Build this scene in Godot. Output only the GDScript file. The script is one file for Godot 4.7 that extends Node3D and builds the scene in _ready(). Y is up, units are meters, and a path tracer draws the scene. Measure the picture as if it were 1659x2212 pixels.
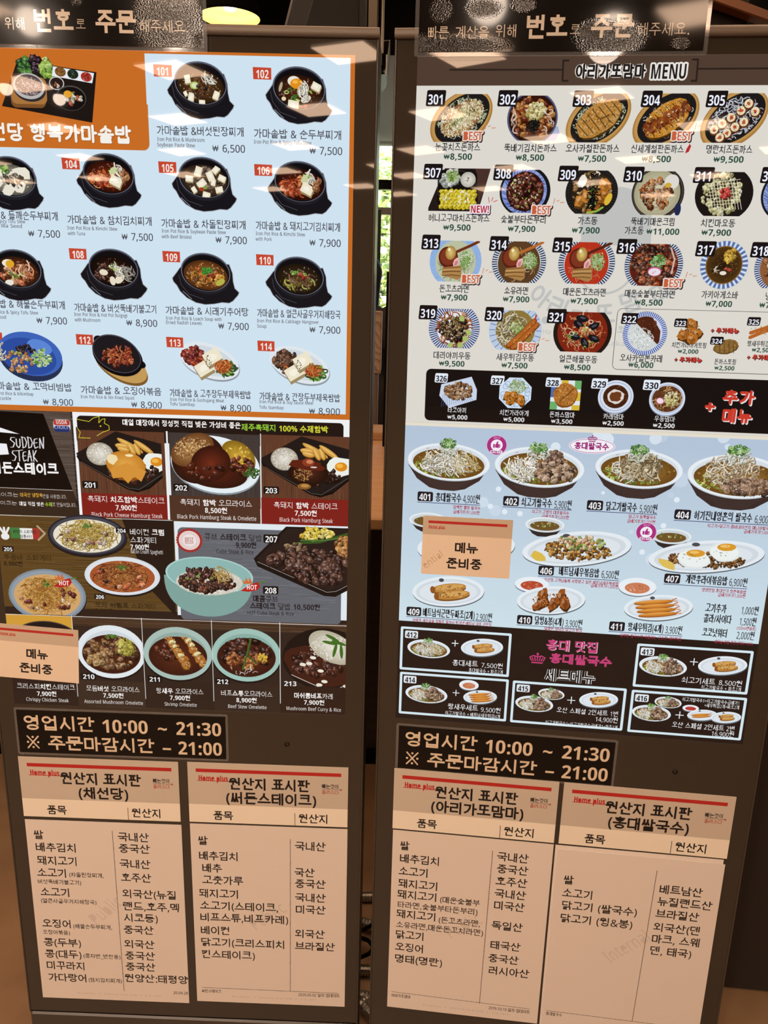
extends Node3D
# Two glass-fronted menu kiosks in a food court, each with a tall screen, laminated signs and origin sheets.
# Plane coordinates on a kiosk: u to the right and v down from the top left corner of its screen, in millimetres.

const EYE := 1.40
const TOP := 1.72
const CORNER := {"left": [Vector3(-0.5821, 0, -1.1198), -0.015077], "right": [Vector3(0.0273, 0, -1.1083), -0.100719]}
const LAMP := Color(1.0, 0.90, 0.81)
const PANEL := Color(1.0, 0.83, 0.69)

var M := {}
var taken := {}

func _ready():
	var cam := Camera3D.new()
	cam.name = "camera"
	cam.fov = 66.916
	cam.near = 0.05
	cam.far = 200.0
	cam.transform = Transform3D(Basis(Vector3.RIGHT, -0.251571) * Basis(Vector3(0, 0, 1), 0.0270616), Vector3(0, EYE, 0))
	add_child(cam)
	var sky := ProceduralSkyMaterial.new()
	sky.sky_top_color = Color(0.55, 0.68, 0.85)
	sky.sky_horizon_color = Color(0.86, 0.9, 0.94)
	sky.ground_bottom_color = Color(0.4, 0.42, 0.38)
	sky.ground_horizon_color = Color(0.86, 0.9, 0.94)
	var env := Environment.new()
	env.background_mode = Environment.BG_SKY
	env.sky = Sky.new()
	env.sky.sky_material = sky
	env.background_energy_multiplier = 6.5
	env.tonemap_mode = Environment.TONE_MAPPER_LINEAR
	env.tonemap_exposure = 1.0
	env.sdfgi_enabled = true
	env.ssao_enabled = true
	env.ssil_enabled = true
	var we := WorldEnvironment.new()
	we.name = "world_environment"
	we.environment = env
	add_child(we)
	var sun := DirectionalLight3D.new()
	sun.name = "sun"
	sun.light_color = Color(1.0, 0.96, 0.88)
	sun.light_energy = 9.0
	sun.light_angular_distance = 0.6
	sun.shadow_enabled = true
	sun.rotation_degrees = Vector3(-52, -24, 0)
	add_child(sun)
	materials()
	room()
	ceiling_lights()
	kiosk("left", "tall brown kiosk showing stews on white above steaks on dark", draw_stews(), draw_steaks())
	kiosk("right", "tall brown kiosk showing numbered rice dishes above noodle bowls on blue", draw_noodles(), draw_rice_noodles())
	notices()
	back_bar()
	overhead()
	cables()
	garden()

# ------------------------------------------------------------------ things, parts and meshes
func numbered(called: String) -> String:
	taken[called] = taken.get(called, -1) + 1
	return called if taken[called] == 0 else "%s_%03d" % [called, taken[called]]

func tag(o: Node3D, label: String, category: String, group := ""):
	o.set_meta("label", label)
	o.set_meta("category", category)
	if group != "": o.set_meta("group", group)
	return o

func thing(called: String, label: String, category: String, at := Vector3.ZERO, turn := 0.0, group := "") -> Node3D:
	var o := Node3D.new()
	o.name = numbered(called)
	o.position = at
	o.rotation.y = turn
	add_child(o)
	return tag(o, label, category, group)

func obj(called: String, mesh: Mesh, mat: Material, parent: Node3D = self, at := Vector3.ZERO, turn := Vector3.ZERO) -> MeshInstance3D:
	var o := MeshInstance3D.new()
	o.name = numbered(called) if parent == self else called
	o.mesh = mesh
	o.material_override = mat
	o.position = at
	o.rotation = turn
	parent.add_child(o, true)
	return o

func struct(called: String, mesh: Mesh, mat: Material, at := Vector3.ZERO, turn := Vector3.ZERO) -> MeshInstance3D:
	var o := obj(called, mesh, mat, self, at, turn)
	o.set_meta("kind", "structure")
	return o

func tri(st: SurfaceTool, a: Vector3, b: Vector3, c: Vector3, n: Vector3, ua := Vector2.ZERO, ub := Vector2.ZERO, uc := Vector2.ZERO):
	var flip := (b - a).cross(c - a).dot(n) > 0.0
	st.set_normal(n)
	st.set_uv(ua)
	st.add_vertex(a)
	st.set_normal(n)
	st.set_uv(uc if flip else ub)
	st.add_vertex(c if flip else b)
	st.set_normal(n)
	st.set_uv(ub if flip else uc)
	st.add_vertex(b if flip else c)

# a flat outline in x and y, d thick, its front at z = 0 and rounded over by e
func prism(p: PackedVector2Array, d: float, e := 0.0) -> ArrayMesh:
	var st := SurfaceTool.new()
	st.begin(Mesh.PRIMITIVE_TRIANGLES)
	if Geometry2D.is_polygon_clockwise(p): p.reverse()
	var lo := p[0]
	var hi := p[0]
	for v in p:
		lo = lo.min(v)
		hi = hi.max(v)
	var z := hi - lo
	var uv := func(v: Vector2) -> Vector2: return Vector2((v.x - lo.x) / z.x, (hi.y - v.y) / z.y)
	var inner := p
	if e > 0.0:
		inner = PackedVector2Array()
		var n := p.size()
		for i in n:
			var s := (p[i] - p[(i + n - 1) % n]).normalized()
			var t := (p[(i + 1) % n] - p[i]).normalized()
			var m := (Vector2(-s.y, s.x) + Vector2(-t.y, t.x)).normalized()
			inner.append(p[i] + m * e / maxf(0.5, m.dot(Vector2(-t.y, t.x))))
	var ix := Geometry2D.triangulate_polygon(inner)
	for i in range(0, ix.size(), 3):
		var a := inner[ix[i]]
		var b := inner[ix[i + 1]]
		var c := inner[ix[i + 2]]
		tri(st, Vector3(a.x, a.y, 0), Vector3(b.x, b.y, 0), Vector3(c.x, c.y, 0), Vector3.BACK, uv.call(a), uv.call(b), uv.call(c))
	ix = Geometry2D.triangulate_polygon(p)
	for i in range(0, ix.size(), 3):
		var a := p[ix[i]]
		var b := p[ix[i + 1]]
		var c := p[ix[i + 2]]
		tri(st, Vector3(a.x, a.y, -d), Vector3(b.x, b.y, -d), Vector3(c.x, c.y, -d), Vector3.FORWARD, uv.call(a), uv.call(b), uv.call(c))
	var n := p.size()
	for i in n:
		var j := (i + 1) % n
		var t := (p[j] - p[i]).normalized()
		var out := Vector3(t.y, -t.x, 0)
		var q := [Vector3(p[i].x, p[i].y, -e), Vector3(p[j].x, p[j].y, -e), Vector3(p[j].x, p[j].y, -d), Vector3(p[i].x, p[i].y, -d)]
		tri(st, q[0], q[1], q[2], out, uv.call(p[i]), uv.call(p[j]), uv.call(p[j]))
		tri(st, q[0], q[2], q[3], out, uv.call(p[i]), uv.call(p[j]), uv.call(p[i]))
		if e > 0.0:
			var f := [Vector3(inner[i].x, inner[i].y, 0), Vector3(inner[j].x, inner[j].y, 0)]
			var m := (out + Vector3.BACK).normalized()
			tri(st, f[0], f[1], q[1], m, uv.call(p[i]), uv.call(p[j]), uv.call(p[j]))
			tri(st, f[0], q[1], q[0], m, uv.call(p[i]), uv.call(p[j]), uv.call(p[i]))
	st.generate_tangents()
	return st.commit()

func rounded(x: float, y: float, w: float, h: float, r := 0.0, n := 4) -> PackedVector2Array:
	var p := PackedVector2Array()
	if r <= 0.0: return PackedVector2Array([Vector2(x, y), Vector2(x + w, y), Vector2(x + w, y + h), Vector2(x, y + h)])
	for q in 4:
		var o := Vector2(x + (w - r if q in [0, 3] else r), y + (h - r if q < 2 else r))
		for i in n + 1: p.append(o + Vector2.from_angle((q + i / float(n)) * PI / 2.0) * r)
	return p

func box(x: float, y: float, z: float, e := 0.004) -> ArrayMesh:   # centred on its base
	var st := SurfaceTool.new()
	st.begin(Mesh.PRIMITIVE_TRIANGLES)
	st.append_from(prism(rounded(-x / 2, 0, x, y), z / 2, minf(e, minf(x, minf(y, z)) * 0.2)), 0, Transform3D(Basis(), Vector3(0, 0, z / 2)))
	st.append_from(prism(rounded(-x / 2, 0, x, y), z / 2, minf(e, minf(x, minf(y, z)) * 0.2)), 0, Transform3D(Basis(Vector3.UP, PI), Vector3(0, 0, -z / 2)))
	return st.commit()

func ball(r: float) -> SphereMesh:
	var m := SphereMesh.new()
	m.radius = r
	m.height = 2.0 * r
	m.radial_segments = 28
	m.rings = 14
	return m

func lathe(p: Array, n := 32) -> ArrayMesh:
	var st := SurfaceTool.new()
	st.begin(Mesh.PRIMITIVE_TRIANGLES)
	for i in p.size() - 1:
		var a: Vector2 = p[i]
		var b: Vector2 = p[i + 1]
		var m := Vector2(b.y - a.y, a.x - b.x).normalized()
		for j in n:
			var s := TAU * j / n
			var t := TAU * (j + 1) / n
			var k := (s + t) / 2.0
			var no := Vector3(cos(k) * m.x, m.y, sin(k) * m.x)
			var q := [Vector3(cos(s) * a.x, a.y, sin(s) * a.x), Vector3(cos(t) * a.x, a.y, sin(t) * a.x), Vector3(cos(t) * b.x, b.y, sin(t) * b.x), Vector3(cos(s) * b.x, b.y, sin(s) * b.x)]
			if a.x > 0.0: tri(st, q[0], q[1], q[2], no)
			if b.x > 0.0: tri(st, q[0], q[2], q[3], no)
	return st.commit()

func tube(path: Curve3D, r: float, step: float, sides := 12, ribs := 0.0) -> ArrayMesh:
	var st := SurfaceTool.new()
	st.begin(Mesh.PRIMITIVE_TRIANGLES)
	var l := path.get_baked_length()
	var n := int(l / step)
	var rings := []
	for i in n + 1:
		var t := path.sample_baked_with_rotation(l * i / n, true)
		var k := r * (1.0 + (ribs if i % 2 else -ribs))
		var ring := PackedVector3Array()
		for j in sides: ring.append(t.origin + t.basis * Vector3(cos(TAU * j / sides), sin(TAU * j / sides), 0) * k)
		rings.append([ring, t.origin])
	for i in n:
		for j in sides:
			var m := (j + 1) % sides
			var a: Vector3 = rings[i][0][j]
			var b: Vector3 = rings[i][0][m]
			var c: Vector3 = rings[i + 1][0][m]
			var d: Vector3 = rings[i + 1][0][j]
			var no: Vector3 = ((a + b + c + d) / 4.0 - (rings[i][1] + rings[i + 1][1]) / 2.0).normalized()
			if ribs > 0.0:
				var g := (b - a).cross(d - a).normalized()
				if g.dot(no) < 0.0: g = -g
				no = g
			tri(st, a, b, c, no)
			tri(st, a, c, d, no)
	return st.commit()

func curve(p: Array, soft := 0.3) -> Curve3D:
	var c := Curve3D.new()
	c.bake_interval = 0.004
	for i in p.size():
		var t: Vector3 = (p[mini(i + 1, p.size() - 1)] - p[maxi(i - 1, 0)]) * soft
		c.add_point(p[i], -t, t)
	return c

# ------------------------------------------------------------------ materials
func plain(c: Color, rough := 0.6, metal := 0.0) -> StandardMaterial3D:
	var m := StandardMaterial3D.new()
	m.albedo_color = c
	m.roughness = rough
	m.metallic = metal
	return m

func noise_texture(size: int, freq: float, a: Color, b: Color, s := 1, stretch := false) -> NoiseTexture2D:
	var n := FastNoiseLite.new()
	n.seed = s
	n.frequency = freq
	n.fractal_octaves = 4
	var g := Gradient.new()
	g.set_color(0, a)
	g.set_color(1, b)
	var t := NoiseTexture2D.new()
	t.width = size
	t.height = size / 8 if stretch else size
	t.seamless = true
	t.noise = n
	t.color_ramp = g
	return t

func grain(a: Color, b: Color, s: int, scale := Vector3(2, 2, 2), rough := 0.55) -> StandardMaterial3D:
	var m := plain(Color.WHITE, rough)
	m.albedo_texture = noise_texture(512, 0.012, a, b, s)
	m.uv1_triplanar = true
	m.uv1_scale = scale
	return m

# a laminated sheet lies flat but for the crinkled places, each [u, v, reach across, reach down, depth] in millimetres
func creased(places: Array, s: int) -> ImageTexture:
	var n := FastNoiseLite.new()
	n.seed = s
	n.frequency = 0.11
	n.fractal_octaves = 3
	var im := Image.create(1050, 180, false, Image.FORMAT_RGB8)
	for y in 180:
		for x in 1050:
			var a := 0.0
			for q in places:
				var dx: float = (x / 3.0 - q[0]) / q[2]
				var dy: float = (y / 3.0 - q[1]) / q[3]
				a += q[4] * exp(-pow(dx * dx + dy * dy, 2.0))
			var h := n.get_noise_2d(x, y * 1.5)
			var g := Vector3(h - n.get_noise_2d(x + 1.5, y * 1.5), n.get_noise_2d(x, y * 1.5 + 1.5) - h, 0.0) * a * 1.7
			g.z = 1.0
			g = g.normalized()
			im.set_pixel(x, y, Color(g.x * 0.5 + 0.5, g.y * 0.5 + 0.5, g.z * 0.5 + 0.5))
	return ImageTexture.create_from_image(im)

func print_material(t: Texture2D, rough := 0.7) -> StandardMaterial3D:
	var m := plain(Color.WHITE, rough)
	m.albedo_texture = t
	m.metallic_specular = 0.35
	return m

func materials():
	M.bezel = plain(Color("3a332b"), 0.02)
	M.shell = plain(Color("453d34"), 0.4, 0.1)
	M.cap = plain(Color("6d6052"), 0.45, 0.1)
	M.pane = plain(Color(1, 1, 1, 0.02), 0.0)
	M.pane.transparency = BaseMaterial3D.TRANSPARENCY_ALPHA
	M.film = plain(Color(1, 1, 1, 0.04), 0.04)
	M.film.transparency = BaseMaterial3D.TRANSPARENCY_ALPHA
	M.steel = plain(Color("9d978c"), 0.3, 0.9)
	M.dark_metal = plain(Color("201c18"), 0.35, 0.5)
	M.black = plain(Color("0c0b0a"), 0.9)
	M.black.metallic_specular = 0.1
	M.wood = grain(Color("a97c4f"), Color("c79c6c"), 3, Vector3(0.6, 6, 0.6))
	M.top_wood = grain(Color("b98a58"), Color("d2a878"), 4, Vector3(0.7, 0.7, 5), 0.4)
	M.dark_wood = grain(Color("2a1f18"), Color("3a2c22"), 6, Vector3(1, 6, 1))
	M.floor = grain(Color("7d6045"), Color("937555"), 7, Vector3(0.8, 0.8, 0.8), 0.45)
	M.ceiling = plain(Color("4a4742"), 0.9)
	M.wall = plain(Color("5d554b"), 0.9)
	M.bulb = plain(Color("fff2dc"), 0.5)
	M.bulb.emission_enabled = true
	M.bulb.emission = LAMP
	M.bulb.emission_energy_multiplier = 22.0
	M.diffuser = plain(Color("fff6ea"), 0.6)
	M.diffuser.emission_enabled = true
	M.diffuser.emission = PANEL
	M.diffuser.emission_energy_multiplier = 1.5

# ------------------------------------------------------------------ the room
func room():
	var slab := func(x0: float, x1: float, y0: float, y1: float, z0: float, z1: float) -> Array: return [box(x1 - x0, y1 - y0, z1 - z0, 0.0), Vector3((x0 + x1) / 2, y0, (z0 + z1) / 2)]
	var put := func(called: String, s: Array, m: Material): struct(called, s[0], m, s[1])
	put.call("floor", slab.call(-7, 6, -0.1, 0, -7.4, 10), M.floor)
	put.call("ceiling", slab.call(-7, 6, 3.0, 3.15, -7.3, 10), M.ceiling)
	put.call("ceiling_back", slab.call(-7, 6, 2.84, 3.0, -7.3, -4.75), plain(Color("a09a92"), 0.9))
	put.call("wall_left", slab.call(-7.15, -7, 0, 3.15, -7.4, 10), M.wall)
	put.call("wall_right", slab.call(6, 6.15, 0, 3.15, -7.4, 10), M.wall)
	put.call("wall_front", slab.call(-7, 6, 0, 3.15, 10, 10.15), M.wall)
	put.call("wall_back", slab.call(-7, -2.4, 0, 3.15, -7.5, -7.3), M.wall)
	put.call("wall_back_side", slab.call(2.4, 6, 0, 3.15, -7.5, -7.3), M.wall)
	put.call("wall_back_head", slab.call(-2.4, 2.4, 2.84, 3.15, -7.5, -7.3), M.wall)
	put.call("wall_back_sill", slab.call(-2.4, 2.4, 0, 0.4, -7.5, -7.3), M.wall)
	var w := thing("window_1", "wide window behind the kiosks with green trees outside", "window", Vector3(0, 0.4, -7.4))
	w.set_meta("kind", "structure")
	for x in [-2.36, -0.8, 0.8, 2.36]: obj("mullion", box(0.07, 2.44, 0.08), M.dark_metal, w, Vector3(x, 0, 0))
	for y in [0.0, 1.82, 2.06]: obj("rail", box(4.8, 0.06 if y != 2.06 else 0.08, 0.08), M.dark_metal if y != 1.82 else M.steel, w, Vector3(0, y if y != 1.82 else 1.85, 0))
	for i in 3: obj("pane", box(1.5, 2.4, 0.012, 0.0), M.pane, w, Vector3(-1.58 + i * 1.58, 0.03, 0))

func ceiling_lights():
	var n := 0
	for i in range(-9, 9):
		for j in range(-7, 6):
			var p := Vector2(-0.42, 3.17) + Vector2(1.25, -0.42) * i + Vector2(-0.38, 1.42) * j
			if p.x < -6.2 or p.x > (2.4 if p.y > 0.0 else 5.2) or p.y < -4.3 or p.y > 9.2: continue  # panels behind the kiosks are added, unseen, to brighten the counter and floor
			var t := thing("ceiling_light", "square recessed ceiling panel light in a mirrored grid with added rows behind kiosks", "ceiling light", Vector3(p.x, 2.97, p.y), 0.40, "square ceiling panels")
			obj("frame", prism(rounded(-0.2, -0.2, 0.4, 0.4, 0.01), 0.03, 0.004), M.cap, t, Vector3(0, 0.03, 0), Vector3(PI / 2, 0, 0))
			obj("diffuser", prism(rounded(-0.18, -0.18, 0.36, 0.36, 0.006), 0.01), M.diffuser, t, Vector3(0, -0.001, 0), Vector3(PI / 2, 0, 0))
			var l := AreaLight3D.new()
			l.name = "panel_glow"
			l.area_size = Vector2(0.36, 0.36)
			l.light_color = PANEL
			l.light_energy = 0.52
			l.area_range = 20.0
			l.area_attenuation = 2.0
			l.shadow_enabled = true
			l.position = Vector3(0, -0.006, 0)
			l.rotation = Vector3(-PI / 2, 0, 0)
			t.add_child(l)
			n += 1

func spot_lamp(at: Vector3, label: String, energy: float, wide := 1.0, aim := Vector3(-0.35, 0.45, -1.1)):
	var t := thing("pendant_lamp", label, "lamp", at)
	obj("cord", tube(curve([Vector3(0, 0.1, 0), Vector3(0, 3.0 - at.y, 0)]), 0.004, 0.1, 6), M.black, t)
	obj("shade", lathe([Vector2(0.03, 0.02 * wide), Vector2(0.034, 0.04 * wide), Vector2(0.03, 0.12), Vector2(0.0, 0.13)]), M.black, t)
	obj("bulb", ball(0.036 * wide), M.bulb, t)
	var l := SpotLight3D.new()
	l.name = "bulb_glow"
	l.light_color = LAMP
	l.light_energy = energy
	l.light_size = 0.03 * wide
	l.spot_range = 20.0
	l.spot_attenuation = 2.0
	l.spot_angle = 34.0
	l.spot_angle_attenuation = 1.0
	l.shadow_enabled = true
	t.add_child(l)
	l.look_at_from_position(at, aim)
	l.position = Vector3.ZERO

# ------------------------------------------------------------------ the kiosks
func on(side: String, u: float, v: float, z: float, turn := 0.0) -> Transform3D:
	var f := Transform3D(Basis(Vector3.UP, CORNER[side][1]), CORNER[side][0])
	return f * Transform3D(Basis(Vector3(0, 0, 1), turn), Vector3(u / 1000.0, TOP - v / 1000.0, z))

func kiosk(side: String, label: String, upper: Texture2D, lower: Texture2D):
	var k := thing("menu_kiosk", label, "kiosk", CORNER[side][0], CORNER[side][1])
	var at := func(u: float, v: float, z: float) -> Vector3: return Vector3(u / 1000.0, TOP - v / 1000.0, z)
	obj("body", prism(rounded(-0.0295, TOP - 1.551, 0.589, 1.5755, 0.004), 0.11, 0.002), M.shell, k, Vector3(0, 0, -0.0042))
	obj("top_cap", prism(rounded(-0.111, -0.004, 0.1175, 0.0125, 0.0045), 0.590), M.cap, k, at.call(-29.8, -23.0, 0.0), Vector3(0, -PI / 2, 0))
	# one glass sheet over the whole front: clear over the screen, printed brown on its back round it
	for q in [[-26.5, -20.0, 583.0, 20.0], [-26.5, 0.0, 26.5, 940.8], [529.2, 0.0, 27.3, 940.8], [-26.5, 940.8, 583.0, 607.0]]:
		obj("front_glass", prism(rounded(0, -q[3] / 1000.0, q[2] / 1000.0, q[3] / 1000.0), 0.004), M.bezel, k, at.call(q[0], q[1], 0.0))
	for s in [[upper, 0.0], [lower, 470.4]]:
		var m := plain(Color.BLACK, 0.015)
		m.emission_enabled = true
		m.emission = Color.WHITE
		m.emission_operator = BaseMaterial3D.EMISSION_OP_MULTIPLY
		m.emission_texture = s[0]
		m.emission_energy_multiplier = 1.0
		obj("screen", prism(rounded(0, -0.4704, 0.5292, 0.4704), 0.004), m, k, at.call(0, s[1], 0.0))
	for x in [-29.6, 556.8]: obj("edge_trim", prism(rounded(0, 0, 0.0028, 1.575), 0.006, 0.0008), M.shell, k, at.call(x, 1551, 0.0012))
	var ring := lathe([Vector2(0.0022, 0.0), Vector2(0.0022, 0.0014), Vector2(0.0034, 0.0016), Vector2(0.0042, 0.0008), Vector2(0.0042, 0.0)], 20)
	obj("lock", ring, M.dark_metal, k, at.call(436, 996, 0.0), Vector3(PI / 2, 0, 0))
	obj("base", prism(rounded(-0.0295, 0.0, 0.589, TOP - 1.5535, 0.004), 0.112, 0.003), M.shell, k, Vector3(0, 0, 0.0))
	obj("seam", prism(rounded(-0.029, TOP - 1.5535, 0.588, 0.0025), 0.1), M.black, k, Vector3(0, 0, -0.003))

# ------------------------------------------------------------------ paper and laminated notices
const PAPER_INK := Color("1d1714")

func card(side: String, called: String, label: String, category: String, group: String, u: float, v: float, w: float, h: float, t: Texture2D, z := 0.0012, turn := 0.0, film := 0.0, gloss: Texture2D = null) -> Node3D:
	var o := Node3D.new()
	o.name = numbered(called)
	add_child(o)
	tag(o, label, category, group)
	o.transform = on(side, u, v + h, z, turn)
	var pm := print_material(t, 0.05 if gloss else 0.3 if film > 0.0 else 0.7)
	if gloss:
		pm.metallic_specular = 0.5
		pm.normal_enabled = true
		pm.normal_texture = gloss
		pm.normal_scale = 1.0
	obj("printed_sheet", prism(rounded(0, 0, w / 1000.0, h / 1000.0), 0.0006), pm, o)
	if film > 0.0: obj("clear_film", prism(rounded(-film / 1000.0, -film / 1000.0, (w + 2 * film) / 1000.0, (h + 2 * film) / 1000.0, 0.003), 0.0003), M.film, o, Vector3(0, 0, -0.0006))
	return o

func draw_banner() -> ImageTexture:
	var s := Sheet.new(0, 0, 350, 60, 4.0, Color("15110e"), 21)
	var c := Color("d6cbbb")
	for t in [["빠른", 0.032, 0.078, 0.63, 16.0, 0.075], ["계산을", 0.131, 0.123, 0.63, 16.0, 0.075], ["위해", 0.275, 0.077, 0.61, 16.0, 0.075], ["번호", 0.381, 0.148, 0.54, 30.0, 0.135], ["로", 0.536, 0.037, 0.60, 14.0, 0.06], ["주문", 0.609, 0.150, 0.53, 30.0, 0.135], ["해주세요.", 0.766, 0.183, 0.60, 16.0, 0.07]]:
		s.put(t[0], t[1] * 350.0, t[3] * 60.0, t[2] * 350.0, t[4], c, t[5])
	return s.finish()

func draw_hours() -> ImageTexture:
	var s := Sheet.new(0, 0, 337, 76, 3.6, Color("15110e"), 22)
	var c := Color("ddc9ae")
	for t in [["영업시간", 0.029, 0.345, 0.285, 30.0], ["10:00", 0.405, 0.225, 0.295, 32.0], ["~", 0.672, 0.05, 0.32, 32.0], ["21:30", 0.76, 0.222, 0.29, 32.0], ["※", 0.033, 0.07, 0.745, 28.0], ["주문마감시간", 0.14, 0.517, 0.745, 29.0], ["–", 0.69, 0.048, 0.755, 30.0], ["21:00", 0.766, 0.217, 0.75, 32.0]]:
		s.put(t[0], t[1] * 337.0, t[3] * 76.0, t[2] * 337.0, t[4], c, 0.118)
	return s.finish()

func draw_header(shop: String, wide: float) -> ImageTexture:
	var s := Sheet.new(0, 0, 262, 114, 3.2, Color("c6b8a6"), 23)
	s.rect(0, 79, 262, 35, Color("ece0cc"))
	s.rect(13.5, 11.5, 237, 6.4, Color("b52c26"))
	s.put("Home plus", 17, 28.6, 49, 13.6, Color("b52c26"), 0.13, 0.3)
	s.rect(15.5, 33.4, 53, 1.1, Color("b52c26"))
	s.put("원산지 표시판", 67, 37.5, 133, 25.5, PAPER_INK, 0.125)
	s.put("(" + shop + ")", 132 - wide / 2.0 + 4, 64.5, wide, 25.5, PAPER_INK, 0.125)
	s.put("빼는것이", 219, 36.5, 28, 9.2, PAPER_INK, 0.1)
	s.rect(219, 41.8, 33, 0.6, PAPER_INK)
	s.rect(248, 42.5, 4.4, 0.6, Color("b52c26"))
	s.rect(249.9, 40.2, 0.6, 5.0, Color("b52c26"))
	s.put("플러스다", 219, 47.4, 28, 8.8, Color("a3342c"), 0.08)
	s.put("품목", 40, 99.5, 33, 19.5, PAPER_INK, 0.105)
	s.put("원산지", 181, 99.5, 50, 19.5, PAPER_INK, 0.105)
	s.rect(174.5, 90, 0.8, 24, PAPER_INK)
	return s.finish()

func faint(s: Sheet, t: String, a: Vector2, b: Vector2, h: float, c: Color):
	var d := b - a
	var turn := d.angle()
	var x := 0.0
	var sx := d.length() / (s.wide(t) * h)
	for ch in t:
		for p in Sheet.outline(ch, false)[0]:
			var v := PackedVector2Array()
			for q in p: v.append(a + Vector2(x + q.x * h * sx, q.y * h).rotated(turn))
			s.poly(v, c)
		x += s.advance(ch, false) * h * sx

func draw_sheet(x: float, y: float, rows: Array, small: Array, mark: Array, rule: Array) -> ImageTexture:
	var s := Sheet.new(x, y, 262, 366, 3.2, Color("ded2c6"), 24)
	var pale := Color("d0c4b8")
	faint(s, mark[0], mark[1], mark[2], 34.0, pale)
	s.line(PackedVector2Array([mark[1] + Vector2(12, 26), mark[2] + Vector2(14, 30)]), 1.2, pale.lightened(0.3))
	s.put("Public / 2020.04.28 / 12:30", x + 62, y + 353, 150, 4.4, Color("bfb2a6"), 0.06)
	for t in rows: s.put(t[0], t[1], t[2], t[3], 19.5, PAPER_INK, 0.097)
	for t in small: s.put(t[0], t[1], t[2], t[3], t[4], PAPER_INK, 0.085)
	s.line(PackedVector2Array(rule.slice(0, 2)), 0.8, Color("3d332c"))
	if rule.size() > 2: s.line(PackedVector2Array(rule.slice(2)), 0.7, Color("3d332c"))
	return s.finish()

func draw_note(part: String) -> ImageTexture:
	var s := Sheet.new(0, 0, 131, 91, 3.6, Color("e6d2ba"), 25)
	s.rect(0, 0, 131, 28.5, Color("c6b39c"))
	s.rect(8, 7, 115, 4.0, Color("b5302a"))
	s.put("Home plus", 8.5, 16, 24, 6.6, Color("b5302a"), 0.13)
	s.rect(8, 18.6, 25, 0.6, Color("b5302a"))
	if part != "": faint(s, part, Vector2(6, 83), Vector2(34, 60), 15.0, Color("c9ad8d"))
	s.put("메뉴", 48, 46.5, 35, 18.5, PAPER_INK, 0.125)
	s.put("준비중", 37, 71.5, 53, 19.0, PAPER_INK, 0.125)
	return s.finish()

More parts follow.
